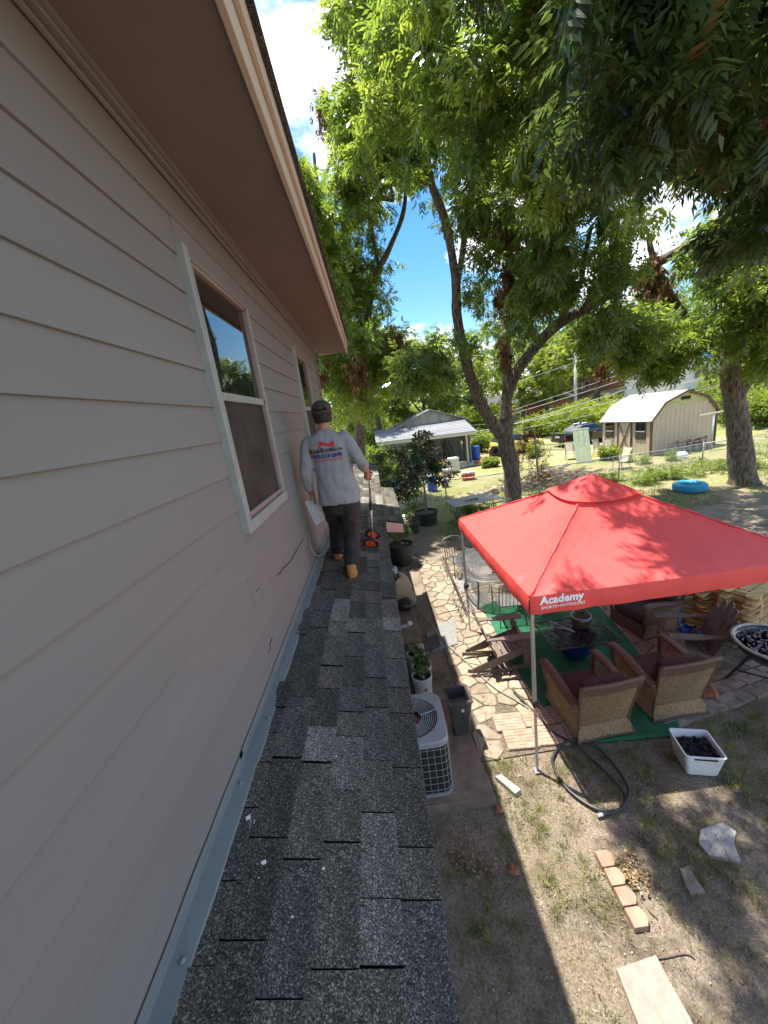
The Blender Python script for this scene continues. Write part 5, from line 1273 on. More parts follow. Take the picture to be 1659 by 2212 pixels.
# boots
for (h, k, a), yaw in zip(LEGS, (-.12, .12)):
    zf = rz_(a.x) + .008; mb = MB(); c, s = math.cos(yaw), math.sin(yaw)
    def T2(x, y, z): return V3((a.x + x * c + y * s, a.y - .045 + y * c - x * s, z))
    prof = [(-.055, .036, .075), (-.03, .050, .085), (.04, .052, .092), (.10, .046, .072), (.16, .050, .058), (.21, .044, .050), (.245, .028, .038)]
    rings = []
    for y, hw, ht in prof: rings.append([T2(hw * math.cos(t) * (1 if math.sin(t) < 0 else .92), y, zf + .018 + ht / 2 + ht / 2 * math.sin(t)) for t in np.linspace(0, 6.283, 14, endpoint=False)])
    mb.loft(rings); mb.tube([T2(0, .0, zf + .05), T2(0, .0, zf + .09), T2(0, .01, zf + .15)], [.054, .054, .05], 14)
    bt = remesh(mb, 'boot', M_boot, .008, man, 3)
    mb = MB(); n_ = 20; pr = []
    for t in np.linspace(0, 1, n_): pr.append((.046 + .012 * math.sin(t * 3.0), -.065 + .32 * t))
    poly = [T2(w, y, 0) for w, y in pr] + [T2(-w, y, 0) for w, y in pr[::-1]]
    slope = lambda x: rz_(x)
    mb.add([V3((p.x, p.y, slope(p.x) + .008)) for p in poly] + [V3((p.x, p.y, slope(p.x) + .034)) for p in poly], [tuple(range(2 * n_))[::-1], tuple(range(2 * n_, 4 * n_))] + [(i, (i + 1) % (2 * n_), 2 * n_ + (i + 1) % (2 * n_), 2 * n_ + i) for i in range(2 * n_)])
    mb.build('boot_sole', M_sole, man, world=True)
# hair and cap
mb = MB(); rings = []
for i in range(1, 9):
    ph = math.pi * (.28 + .45 * i / 9); rings.append([HC + V3((.085 * math.sin(ph) * math.cos(t), .106 * math.sin(ph) * math.sin(t) - .002, .117 * math.cos(ph))) for t in np.linspace(math.pi * .98, math.pi * 2.02, 20)])
n_ = 20; mb.add([p for r_ in rings for p in r_], [(i * n_ + j, i * n_ + j + 1, (i + 1) * n_ + j + 1, (i + 1) * n_ + j) for i in range(len(rings) - 1) for j in range(n_ - 1)])
mb.build('hair', M_hair, man, world=True, smooth_=True, solid=.006)
for s in (-1, 1):
    mb = MB(); ball(mb, HC + V3((s * .03, .083, .012)), (.012, .008, .007), 8, 6); mb.build('eye', mat('eye', (.5, .48, .45), .3, .1), man, world=True, smooth_=True)
mb = MB(); ball(mb, HC + V3((0, .091, -.055)), (.022, .007, .007), 10, 6); mb.build('mouth', mat('lips', (.28, .11, .09), .5, .05), man, world=True, smooth_=True)
mb = MB(); rows_ = 12; cols = 40; fs = []; vs = []
for i in range(rows_ + 1):
    ph = (math.pi / 2) * (i / rows_) * 1.10
    for j in range(cols):
        t = 2 * math.pi * j / cols; r0 = math.sin(min(ph, math.pi / 2)); z = .097 * max(math.cos(ph), -.25) ** 1 if ph < math.pi / 2 else -.02 * (ph - math.pi / 2) * 10
        bulge = 1.0 + .05 * math.sin(ph * 2)
        vs.append(HC + V3((.092 * r0 * bulge * math.cos(t), .114 * r0 * bulge * math.sin(t) - .002, .040 + z * 1.0)))
for i in range(rows_):
    for j in range(cols):
        t = 2 * math.pi * (j + .5) / cols; dt = abs(((t - 1.5 * math.pi) + math.pi) % (2 * math.pi) - math.pi)
        if 8 <= i <= 10 and dt < .62 * math.sqrt(max(0, 1 - ((10.6 - i) / 3.6) ** 2)): continue
        fs.append((i * cols + j, i * cols + (j + 1) % cols, (i + 1) * cols + (j + 1) % cols, (i + 1) * cols + j))
mb.add(vs, fs); cap_ = mb.build('cap', M_cap, man, world=True, smooth_=True, solid=.004)
mb = MB(); mb.tube([HC + V3((.0945 * math.cos(t), .117 * math.sin(t) - .002, .032 + .0 * t)) for t in np.linspace(math.pi * 1.22, math.pi * 1.78, 12)], .010, 6, flat=1.3); mb.build('strap', M_cap, cap_, world=True, smooth_=True)
mb = MB(); mb.grid(lambda u, v: HC + V3(((.075 + .005 * v) * math.cos(math.pi * u), .085 * math.sin(math.pi * u) * (1) + .075 * v * math.sin(math.pi * u) + .02, .040 - .012 * v - .012 * abs(math.cos(math.pi * u)))), 16, 5); mb.build('brim', M_cap, cap_, world=True, smooth_=True, solid=.004)
mb = MB(); ball(mb, HC + V3((0, -.002, .138)), (.007, .007, .004), 8, 5); mb.build('button', M_cap, cap_, world=True)
# folder of papers in the left hand
c1, c2, c3, c4 = V3((-.752, 3.555, 3.59)), V3((-.655, 3.60, 3.625)), V3((-.590, 3.60, 3.375)), V3((-.688, 3.555, 3.335))
nn_ = (c2 - c1).cross(c4 - c1).normalized()
fo = thing('paper_folder', 'clear plastic folder of papers held in the left hand of the person on the roof', 'folder', (-.68, 3.58, 3.35))
for k_, (th, ins, m_, nm) in enumerate(((.004, 0, mat('folder_film', (.33, .34, .40), .2, .15, 6), 'cover'), (.004, .006, M_white, 'paper'), (.004, .0, mat('folder_film', (.33, .34, .40)), 'cover'))):
    ctr = (c1 + c2 + c3 + c4) / 4; cs4 = [c + (ctr - c).normalized() * ins + nn_ * (k_ * .0055 - .006) for c in (c1, c2, c3, c4)]
    mb = MB(); mb.hexa([c for c in cs4] + [c + nn_ * th for c in cs4]); mb.build(nm, m_, fo, world=True, bev=.001)
# measuring wheel in the right hand
mw = thing('measuring_wheel', 'orange twin-wheel measuring stick held by the person over the shingles', 'measuring wheel', tuple(POLE_E))
M_or = mat('orange_plastic', (.72, .10, .018), .4, .1, 8)
mb = MB(); mb.tube([HR - pd * .02, HR + pd * .02], .012, 8); mb.tube([HR + pd * .02, HR + pd * .43], .0125, 10); mb.build('upper_pole', M_alum, mw, world=True, smooth_=True)
mb = MB(); mb.tube([HR + pd * .41, HR + pd * .56], .0165, 10); mb.build('pole_joint', M_black, mw, world=True, smooth_=True)
mb = MB(); mb.tube([HR + pd * .55, POLE_E - pd * .05], .0135, 10); mb.build('lower_pole', M_alum, mw, world=True, smooth_=True)
mb = MB(); mb.tube([HR - pd * .09, HR - pd * .05, HR + pd * .05], [.014, .016, .0165], 10); mb.build('grip', M_black, mw, world=True, smooth_=True)
axl = V3((-.25, -.80, -.55)).normalized(); q_ = axl.to_track_quat('Z', 'Y').to_matrix()
mb = MB(); mb.tube([POLE_E - axl * .03, POLE_E + axl * .03], .03, 12); mb.box(POLE_E, (.04, .05, .05), q_); mb.build('counter_box', M_or, mw, world=True)
for s in (-1, 1):
    c = POLE_E + axl * (s * .070); mb = MB()
    mb.lathe([(.072, -.016), (.094, -.018), (.10, 0), (.094, .018), (.072, .016)], 30, c, q_, close=True); wh = mb.build('wheel', M_black, mw, world=True, smooth_=True)
    mb = MB(); mb.lathe([(.064, -.012), (.078, -.013), (.078, .013), (.064, .012)], 30, c, q_, close=True); mb.build('rim', M_or, wh, world=True)
    mb = MB(); mb.lathe([(0, -.016), (.02, -.016), (.02, .016), (0, .016)], 12, c, q_); mb.build('hub', M_or, wh, world=True)
    for k in range(5):
        a = k * 6.2832 / 5; d1 = q_ @ V3((math.cos(a), math.sin(a), 0)); mb = MB(); mb.bar(c + d1 * .015, c + d1 * .07, .016, .012, axl); mb.build('spoke', M_or, wh, world=True)
# ------------------------------------------------------------- trees
M_bark = mat('bark', (.065, .048, .036), .95, .4, 9, 1.0, 14, stretch=(2.4, 2.4, .45), col2=(.26, .205, .155), thr=(.36, .62), bdist=.12, detail=10)
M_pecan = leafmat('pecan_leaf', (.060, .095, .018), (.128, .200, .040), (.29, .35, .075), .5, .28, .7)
M_pecan_near = leafmat('pecan_leaf_painted_shade', (.034, .056, .016), (.066, .112, .030), (.17, .22, .055), .45, .30, .65)  # same pecan leaf, darker: the near bough's shade is put into the colour
M_bright = leafmat('bright_foliage', (.07, .12, .018), (.14, .20, .030), (.25, .29, .06), .45, .45, .35)
M_deadl = leafmat('dead_leaf_bunch', (.085, .042, .018), (.17, .095, .038), (.30, .20, .085), .15, .7, .2)
def leaf_template(pairs, L, ll, lw, droop):
    vs = []; 
    for i in range(2 * pairs + 1):
        if i == 2 * pairs: t, side = 1.0, 0
        else: t, side = .25 + .72 * (i // 2) / pairs, (1 if i % 2 else -1)
        bx, bz = L * t, -droop * L * t * t
        if side: dx, dy, dz = .55, side * .80, -.45
        else: dx, dy, dz = .9, 0, -.6
        n_ = math.sqrt(dx * dx + dy * dy + dz * dz); dx, dy, dz = dx / n_, dy / n_, dz / n_
        s = ll * (.75 + .35 * math.sin(math.pi * min(1, t * .9 + .1)))
        px, py = -dy, dx
        if not side: px, py = 0, 1
        q = math.hypot(px, py); px, py = px / q * lw, py / q * lw
        m = (bx + dx * s * .42, dy * s * .42, bz + dz * s * .42 + .012)
        vs.append(((bx, 0, bz), (m[0] + px, m[1] + py, m[2] - .006), (bx + dx * s, dy * s, bz + dz * s - .02), (m[0] - px, m[1] - py, m[2] - .006)))
    return np.array(vs, dtype=np.float64).reshape(-1, 3)
TP = {'pecan': leaf_template(6, .34, .135, .019, .35), 'pecan_mid': leaf_template(4, .34, .17, .027, .35), 'spray': leaf_template(3, .34, .22, .042, .3),
      'broad': np.array([[(0, 0, 0), (.07, .04, .015), (.16, 0, -.01), (.07, -.04, .015)], [(0, 0, 0), (.02, .08, .01), (.02, .17, -.03), (-.03, .08, .01)], [(0, 0, 0), (.05, -.08, .02), (.03, -.17, -.01), (.0, -.08, .02)], [(0, 0, .02), (-.06, .03, .06), (-.12, .02, .10), (-.05, -.03, .05)]], dtype=float).reshape(-1, 3)}
def scatter(tp, P, D, sc, tint, jit=.12):
    """place the leaf template at P, pointing along D"""
    n_ = len(P); D = D / np.maximum(1e-6, np.linalg.norm(D, axis=1))[:, None]
    up = np.tile(np.array([0, 0, 1.0]), (n_, 1)) + rng.normal(0, .35, (n_, 3))
    yv = np.cross(up, D); yv /= np.maximum(1e-6, np.linalg.norm(yv, axis=1))[:, None]; zv = np.cross(D, yv)
    Rm = np.stack([D, yv, zv], axis=1)
    V = np.einsum('vi,nij->nvj', tp, Rm) * sc[:, None, None] + P[:, None, :]
    k = len(tp) // 4
    V = V + np.repeat(rng.normal(0, .012, (n_, k, 3)), 4, axis=1) * sc[:, None, None]
    Fq = np.arange(n_ * len(tp)).reshape(-1, 4)
    T = np.clip(np.repeat(tint, k) + rng.normal(0, jit, n_ * k), 0, 1)
    return V.reshape(-1, 3), Fq, T
def unit(n_):
    v = rng.normal(0, 1, (n_, 3)); return v / np.linalg.norm(v, axis=1)[:, None]
def limb_mesh(mb, pts, r0, r1, n=12, sub=6, rough=.08, flare=0):
    P = curve(pts, sub); k = len(P); b = len(mb.v)
    rad = [r0 + (r1 - r0) * (i / (k - 1)) ** .9 for i in range(k)]
    if flare: rad = [r + flare * math.exp(-i * .9) for i, r in enumerate(rad)]
    mb.tube(P, rad, n)
    for i in range(b, len(mb.v)):
        v = Vector(mb.v[i]); c = P[min((i - b) // n, k - 1)]; d = v - c
        mb.v[i] = tuple(c + d * (1 + rough * 2.2 * mnoise.noise(v * 2.3) + rough * mnoise.noise(v * 7)))
    return P
def make_tree(name, label, base, limbs, clumps, tpname, lm, leaf_sc=1.0, twigs=9, per=9, group=None, dead=(), bark=None, tw_r=.010, cat='tree', tintb=.45, knot=None):
    bark = bark or M_bark
    t = thing(name, label, cat, base, 0, group); ax = []
    for i, (pts, r0, r1) in enumerate(limbs):
        mb = MB(); ax += limb_mesh(mb, pts, r0, r1, 14 if r0 > .15 else 8, flare=(r0 * .35 if i == 0 else 0)); mb.build('trunk' if i == 0 else 'limb', bark, t, smooth_=True, world=True)
    A = np.array([tuple(p) for p in ax]) if ax else None
    tw = MB(); PP = []; DD = []; SS = []; TT = []
    if A is not None: clumps = sorted(clumps, key=lambda q: float(np.min(np.linalg.norm(A - np.array(q[0]), axis=1))))
    for (c, r_) in clumps:
        c = Vector(c); cn = np.array(c)
        if A is not None:
            d = np.linalg.norm((A - cn) * np.array([1, 1, 1.25]), axis=1); k = int(np.argmin(d)); a = Vector(A[k]); L = (c - a).length
            mid = a.lerp(c, .5) + Vector((random.uniform(-.08, .08) * L, random.uniform(-.08, .08) * L, .10 * L)); A = np.vstack([A, np.array(mid), cn])
            tw.tube(curve([a, mid, c], 3), [tw_r * (1 + L * .35) * (1 - .12 * q) for q in range(7)], 5, cap=False)
        dirs = unit(twigs); dirs[:, 2] *= .75
        ends = cn + dirs * r_ * (.65 + .5 * rng.random((twigs, 1)))
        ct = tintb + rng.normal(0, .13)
        for e in ends:
            if tw_r: tw.tube([c, Vector((cn * .5 + e * .5)) + Vector((0, 0, .05 * r_)), Vector(e)], [tw_r * .6, tw_r * .45, tw_r * .25], 3, cap=False)
            f = .25 + .8 * rng.random(per)[:, None]; p = cn + (e - cn) * f + rng.normal(0, .06 * r_, (per, 3))
            dd = unit(per) * .9 + (e - cn) / r_ * .5; dd[:, 2] -= .25
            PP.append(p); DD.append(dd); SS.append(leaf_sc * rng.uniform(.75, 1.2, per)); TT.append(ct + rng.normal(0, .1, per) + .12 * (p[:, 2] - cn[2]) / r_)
    off = np.array(base)
    if PP:
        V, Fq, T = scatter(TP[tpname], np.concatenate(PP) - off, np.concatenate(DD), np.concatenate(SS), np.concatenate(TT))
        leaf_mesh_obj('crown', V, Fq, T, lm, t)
    if tw.v: tw.build('twigs', bark, t, world=True)
    if len(dead):
        PP = []; DD = []
        for c, r_, n_ in dead:
            p = np.array(c) + rng.normal(0, 1, (n_, 3)) * np.array([r_ * .4, r_ * .4, r_ * .85]); PP.append(p); q = unit(n_) * .55; q[:, 2] -= .8; DD.append(q)
        P = np.concatenate(PP); V, Fq, T = scatter(TP['spray'] if tpname != 'pecan' else TP['pecan_mid'], P - off, np.concatenate(DD), np.full(len(P), leaf_sc * .62), rng.uniform(.1, .9, len(P)), .2)
        leaf_mesh_obj('dead_leaves', V, Fq, T, M_deadl, t)
    return t
sx_, sy_ = -SUNV.x / SUNV.z, -SUNV.y / SUNV.z
def shade_ok(P, r_):
    """clumps must not throw shade where the photograph shows open sun"""
    z = P[2]
    for zr in (0.0, 2.6):
        x = P[0] + (z - zr) * sx_; y = P[1] + (z - zr) * sy_
        if zr == 0 and .4 - r_ < x < 1.6 + r_ * .6 and 1.0 - r_ < y < 9.6 + r_: return False
        if zr == 0 and random.random() < .45 and 4 < x < 16 and 17 < y < 27: return False
        if zr == 0 and .4 < x < 1.5 + r_ and .3 < y < 1.2: return False
        if zr > 0 and 1.2 < x < 2.55 + r_ * .6 and 3.2 < y < 6.6: return False
    return True
HOLES = [(625, 110, 70, 170), (690, 320, 28, 60), (915, 610, 48, 105), (1455, 585, 62, 42), (1500, 620, 40, 40), (1480, 380, 50, 45), (1205, 800, 40, 70), (1420, 620, 45, 40), (720, 130, 30, 60), (1050, 40, 22, 30), (880, 500, 30, 60)]
CLEAR = [(t_, [ (1082, 940), (1038, 872), (1010, 790), (988, 690), (984, 600), (962, 480), (932, 395)]) for t_ in (15.5,)] + [(15, [(1096, 850), (1135, 775), (1200, 705), (1262, 668), (1340, 618), (1430, 562), (1505, 523)]), (16, [(1107, 1085), (1096, 850), (1092, 700), (1096, 570)]), (17.5, [(800, 640), (840, 540), (872, 455)]), (11, [(1200, 300), (1222, 400), (1275, 440), (1330, 492)]), (20, [(1590, 950), (1580, 780), (1586, 680)])]
def near_limb(px, py, t, pr):
    for T, pl in CLEAR:
        if t > T: continue
        for (ax_, ay_), (bx_, by_) in zip(pl, pl[1:]):
            L2 = (bx_ - ax_) ** 2 + (by_ - ay_) ** 2; f = min(1, max(0, ((px - ax_) * (bx_ - ax_) + (py - ay_) * (by_ - ay_)) / L2))
            if math.hypot(px - ax_ - f * (bx_ - ax_), py - ay_ - f * (by_ - ay_)) < 14 + pr * .62: return True
    return False
def fill(rects, extra_ok=None, holes=True, shade=True):
    out = []
    for (x0, y0, x1, y1, t0, t1, n_, r0, r1) in rects:
        k = 0; tries = 0
        while k < n_ and tries < n_ * 12:
            tries += 1; px, py = random.uniform(x0, x1), random.uniform(y0, y1); t = random.uniform(t0, t1); r_ = random.uniform(r0, r1)
            pr = (r_ * .85 + .28) / t * F_
            if holes and any(((px - a) / (c + pr)) ** 2 + ((py - b) / (d + pr)) ** 2 < 1 for a, b, c, d in HOLES): continue
            if holes and near_limb(px, py, t, pr) and random.random() < .85: continue
            P = RD(px, py, t)
            if shade and not shade_ok(P, r_): continue
            if P.z < 1.2 + r_: continue
            if P.x < .9 and P.y < 9: continue
            if extra_ok and not extra_ok(px, py, P): continue
            out.append((P, r_)); k += 1
    return out
TY = 14.9
tb_ = AT(1107, 1085, TY); tb_.z = 0; tb_.x = 5.45
fork = AT(1082, 925, TY)
limbs = [([(tb_.x, TY, -.1), (tb_.x + .02, TY, .9), (5.43, TY, 1.9), (5.27, TY, 2.7), AT(1092, 900, TY)], .36, .30),
         ([AT(1082, 940, TY), AT(1038, 872, 14.7), AT(1010, 790, 14.4), AT(988, 690, 14.1), AT(984, 600, 13.8), AT(962, 480, 13.4), AT(932, 395, 13.0), AT(915, 290, 12.6)], .24, .09),
         ([AT(1094, 915, TY), AT(1096, 850, TY), AT(1135, 775, 14.6), AT(1200, 705, 14.0), AT(1262, 668, 13.6), AT(1340, 618, 13.0), AT(1430, 562, 12.3), AT(1505, 523, 11.8), AT(1620, 470, 11.0)], .24, .10),
         ([AT(1096, 850, TY), AT(1092, 700, 15.1), AT(1096, 570, 15.3), AT(1100, 450, 15.4), AT(1075, 330, 15.4), AT(1062, 160, 15.2)], .20, .08),
         ([AT(984, 640, 13.9), AT(1000, 540, 14.0), AT(1010, 440, 13.8), AT(1050, 330, 13.2), AT(1110, 260, 12.4)], .12, .06),
         ([AT(1200, 705, 14.0), AT(1250, 620, 13), AT(1262, 560, 12), AT(1275, 500, 11.2)], .10, .05),
         ([AT(1190, 250, 8.5), AT(1200, 330, 9.0), AT(1222, 400, 9.6), AT(1275, 440, 10.2), AT(1330, 492, 10.8), AT(1300, 600, 12.2), AT(1262, 668, 13.6)], .06, .14),
         ([AT(1345, 500, 10.9), AT(1390, 400, 9.6), AT(1440, 300, 8.4), AT(1500, 180, 7.0), AT(1560, 60, 5.6)], .12, .05),
         ([AT(1075, 330, 15.4), AT(1130, 220, 12.5), AT(1160, 90, 9.6), AT(1100, -30, 8.2)], .09, .04),
         ([AT(915, 290, 12.6), AT(960, 110, 11.2), AT(1000, 70, 9.6), AT(1050, -60, 8.0)], .08, .03)]
cl_mid = fill([(850, 230, 1200, 760, 12, 18, 66, .5, .9), (1150, 300, 1500, 720, 10.5, 15, 44, .5, .85), (860, 690, 1010, 845, 12, 15, 14, .5, .7), (1130, 600, 1290, 800, 11, 14, 10, .6, .8)])
make_tree('pecan_tree', 'large pecan tree with forked trunk and knot hole behind the red canopy', (tb_.x, TY, 0), limbs, cl_mid, 'pecan_mid', M_pecan, .95, 9, 6,
          dead=[(AT(1095, 500, 13), .5, 420), (AT(1112, 590, 13.2), .45, 360), (AT(1166, 430, 11.5), .42, 380), (AT(1170, 370, 11.3), .3, 160), (AT(1010, 470, 13.4), .3, 130), (AT(1045, 480, 13.6), .3, 150), (AT(1400, 590, 12.4), .35, 140), (AT(1420, 600, 12.4), .25, 80), (AT(1090, 760, 14.5), .3, 110), (AT(1075, 640, 14.4), .25, 60)])
pec = [o for o in C.objects if o.name.startswith('pecan_tree')][0]
mb = MB(); kc = AT(1070, 975, 14.52); q = Matrix.Rotation(R(90), 3, 'X') @ Matrix.Identity(3)
mb.lathe([(.09, -.12), (.21, -.06), (.20, .04), (.14, .08), (.10, .03), (.08, -.06)], 16, kc, q, close=True); mb.build('knot', M_bark, pec, world=True, smooth_=True)
mb = MB(); mb.lathe([(0, -.02), (.095, -.02), (.095, .0), (0, .0)], 14, kc, q); mb.build('knot_hole', M_dark, pec, world=True)
# overhanging boughs of the same pecan, nearer the house
ov_limbs = [([AT(1760, 420, 9), AT(1640, 260, 7.0), AT(1560, 160, 5.6), AT(1450, 60, 4.8), AT(1330, -40, 4.6)], .10, .03), ([AT(1640, 260, 7.0), AT(1500, 200, 6.6), AT(1330, 120, 6.6), AT(1150, 60, 7.2), AT(980, 30, 8.5)], .06, .02), ([AT(1640, 260, 7), AT(1640, 120, 4.6), AT(1600, -20, 3.6)], .06, .02), ([AT(1760, 420, 9), AT(1650, 480, 8.5), AT(1600, 440, 7.5)], .06, .02)]
cl_near = fill([(1280, -160, 1760, 300, 4.6, 7.0, 29, .34, .52), (1180, -180, 1700, 200, 6, 9, 18, .42, .65), (1420, 250, 1760, 520, 6.5, 9.5, 20, .4, .6), (740, -150, 1290, 400, 8.5, 13.5, 64, .40, .7), (1200, 80, 1560, 480, 8.5, 12, 30, .42, .75)])
for xr, yr, z0_, h0, h1, n_ in (((3.0, 4.4), (3.6, 6.3), 2.7, 4.2, 7.5, 17), ((1.95, 4.6), (.7, 2.9), 0, 7.5, 10.5, 16)):
    for _ in range(n_):
        h = random.uniform(h0, h1); P = Vector((random.uniform(*xr) - sx_ * h, random.uniform(*yr) - sy_ * h, z0_ + h))
        if shade_ok(P, .45): cl_near.append((P, random.uniform(.35, .5)))
cl_n1 = [c for c in cl_near if (c[0] - Vector((0, 0, CAMZ))).length < 7.6]; cl_n2 = [c for c in cl_near if (c[0] - Vector((0, 0, CAMZ))).length >= 7.6]
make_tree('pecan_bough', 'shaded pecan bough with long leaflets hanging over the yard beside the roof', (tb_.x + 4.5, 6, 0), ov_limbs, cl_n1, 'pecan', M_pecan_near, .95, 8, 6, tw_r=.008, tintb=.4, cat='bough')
make_tree('pecan_bough', 'sunlit upper pecan bough arching from the big trunk towards the house eave', (tb_.x - 1, 11, 0), [limbs[8], limbs[9], limbs[7]], cl_n2, 'pecan_mid', M_pecan, .9, 9, 6, tw_r=.009, tintb=.5, cat='bough', dead=[(AT(1112, 120, 9.5), .3, 130), (AT(1110, 200, 9.6), .22, 80), (AT(1485, 330, 9.5), .3, 90), (AT(1450, 330, 9.4), .25, 70)])
# the tree behind the far end of the house
lb = Vector((-.9, 17.5, hgt(-.9, 17.5)))
l_limbs = [([lb - Vector((0, 0, .2)), lb + Vector((.1, 0, 2.5)), lb + Vector((.6, .1, 4.6))], .34, .26), ([lb + Vector((.6, .1, 4.6)), AT(800, 640, 17.2), AT(840, 540, 17), AT(872, 455, 16.6), AT(880, 330, 16.4)], .16, .06),
           ([lb + Vector((.6, .1, 4.6)), AT(730, 560, 17.5), AT(690, 420, 17.4), AT(678, 330, 17)], .18, .05), ([AT(820, 590, 17.1), AT(800, 445, 16.8), AT(850, 430, 16.2)], .07, .10), ([AT(690, 420, 17.4), AT(735, 280, 16.6), AT(760, 150, 15.8)], .08, .03)]
cl_left = fill([(640, 330, 900, 640, 15, 20, 56, .6, 1.0), (690, 600, 900, 830, 14.5, 20, 66, .7, 1.1), (690, 800, 840, 900, 15, 20, 14, .7, 1.0), (700, 20, 860, 330, 14, 18, 34, .55, .9), (620, 210, 700, 420, 15, 18, 12, .5, .8), (600, -40, 720, 60, 12, 15, 7, .5, .7), (650, 60, 740, 250, 14, 16, 10, .5, .7)], extra_ok=lambda px, py, P: P.x > -3)
make_tree('pecan_tree', 'pecan tree with pale leaning limbs rising beyond the far end of the house', tuple(lb), l_limbs, cl_left, 'pecan_mid', M_pecan, 1.05, 9, 7, tintb=.55, dead=[(AT(770, 800, 14.5), .4, 160), (AT(855, 760, 14.8), .45, 200), (AT(690, 790, 14.5), .35, 110), (AT(700, 240, 16), .35, 120)])
# right-hand tree by the tyre
t2 = Vector((13.75, 13.35, 0))
t2l = [([t2 - Vector((0, 0, .1)), AT(1598, 960, 13.35), AT(1590, 880, 13.35), AT(1578, 805, 13.35), AT(1580, 760, 13.4)], .40, .28), ([AT(1580, 780, 13.4), AT(1586, 680, 13.5), AT(1580, 560, 13.6), AT(1570, 430, 13.4)], .30, .14),
       ([AT(1592, 850, 13.3), AT(1622, 810, 13.0), AT(1670, 780, 12.6), AT(1740, 740, 12)], .24, .14), ([AT(1580, 790, 13.4), AT(1545, 750, 13.8), AT(1500, 705, 14), AT(1450, 640, 14), AT(1415, 570, 13.8), AT(1400, 510, 13.6)], .18, .08), ([AT(1545, 750, 13.8), AT(1470, 730, 14.4), AT(1400, 740, 15)], .08, .03)]
cl_t2 = fill([(1340, 620, 1480, 780, 13.5, 18, 22, .7, 1.0), (1470, 560, 1720, 730, 13, 19, 52, .8, 1.2), (1500, 440, 1740, 600, 12, 18, 32, .8, 1.2), (1330, 700, 1440, 800, 13, 17, 14, .6, .8), (1610, 700, 1720, 760, 14, 18, 8, .7, .9)])
make_tree('shade_tree', 'broad tree with thick grey trunk standing beside the blue tyre', tuple(t2), t2l, cl_t2, 'pecan_mid', M_pecan, 1.05, 9, 8, tintb=.5, dead=[(AT(1330, 745, 14), .35, 150), (AT(1350, 770, 14), .3, 110), (AT(1440, 625, 14), .3, 90), (AT(1300, 790, 15), .3, 90)])
# ------------------------------------------------------------- bushes, hedges and far trees
def bush(label, c, r_, n_, lm=None, tp='broad', sc=.8, name='shrub', cat='shrub', group=None, tint=.5, flat=.7):
    t = thing(name, label, cat, c, 0, group); P = []; D = []; T = []
    c = np.array(c)
    k = max(3, int(n_ / 60))
    blobs = [(rng.normal(0, .42, 3) * np.array([r_, r_, r_ * flat * .6]) + np.array([0, 0, r_ * flat * .75]), r_ * rng.uniform(.4, .62)) for _ in range(k)]
    for b, br in blobs:
        m_ = n_ // k; u = unit(m_); p = b + u * br * (.55 + .5 * rng.random((m_, 1))); p[:, 2] = np.abs(p[:, 2]) + .02; P.append(p); D.append(u + np.array([0, 0, .2]) + rng.normal(0, .4, (m_, 3))); T.append(tint + rng.normal(0, .12, m_) + .15 * u[:, 2])
    V, Fq, Tn = scatter(TP[tp], np.concatenate(P), np.concatenate(D), np.full(sum(len(p) for p in P), sc) * rng.uniform(.7, 1.25, sum(len(p) for p in P)), np.concatenate(T))
    leaf_mesh_obj('foliage', V, Fq, Tn, lm or M_bright, t)
    mb = MB()
    for b, br in blobs[:8]: mb.tube([(0, 0, -.05), tuple(b * .5), tuple(b)], [.02 * r_ + .006, .012 * r_ + .005, .005], 4)
    mb.build('stems', M_twig, t); return t
def far_tree(label, px, py, y, h, r_, n_cl, lm, tint=.5, sc=1.5, group='trees beyond the yard'):
    p = AT(px, py, y); b = Vector((p.x, y, hgt(p.x, y))); cl = []
    for _ in range(n_cl):
        u = unit(1)[0]; f = random.random() ** .4
        cl.append((b + Vector((u[0] * r_ * f, u[1] * r_ * f, h * .62 + u[2] * h * .36 * f)), r_ * .33))
    lim = [([b - Vector((0, 0, .3)), b + Vector((.1, 0, h * .3)), b + Vector((.2, .1, h * .6))], .05 * r_ + .12, .09), ([b + Vector((.1, 0, h * .3)), b + Vector((r_ * .3, 0, h * .5)), b + Vector((r_ * .5, .2, h * .7))], .1, .04), ([b + Vector((.1, 0, h * .3)), b + Vector((-r_ * .3, 0, h * .5)), b + Vector((-r_ * .5, -.2, h * .72))], .1, .04)]
    return make_tree('far_tree', label, tuple(b), lim, cl, 'spray', lm, sc, 8, 7, group, tw_r=.02, tintb=tint)
far_tree('bright yellow-green tree beyond the black sedan', 1180, 800, 46, 9.5, 4.6, 46, M_bright, .62)
far_tree('tall green tree behind the white far house', 1290, 720, 52, 14, 6.0, 60, M_bright, .38)
far_tree('dark leafy tree rising behind the open carport', 905, 800, 36, 10.5, 4.2, 50, M_pecan, .5)
far_tree('rounded light green tree behind the carport gable', 1000, 800, 44, 10, 4.6, 46, M_bright, .5)
far_tree('deep green tree filling the gap by the house corner', 800, 800, 33, 12, 4.4, 52, M_pecan, .6)
far_tree('tall pale green tree beyond the storage shed roof', 1400, 720, 50, 13, 6.2, 54, M_bright, .42)
far_tree('broad tree on the hillside behind the white house', 1640, 640, 40, 13, 7, 60, M_bright, .35)
far_tree('mid green tree between the sedan and the shed', 1250, 760, 60, 13, 6, 50, M_bright, .3)
far_tree('large tree far behind the yellow car', 1085, 760, 62, 16, 7, 56, M_pecan, .6)
far_tree('tall dark tree far beyond the house eave', 700, 760, 40, 15, 5.5, 56, M_pecan, .5)
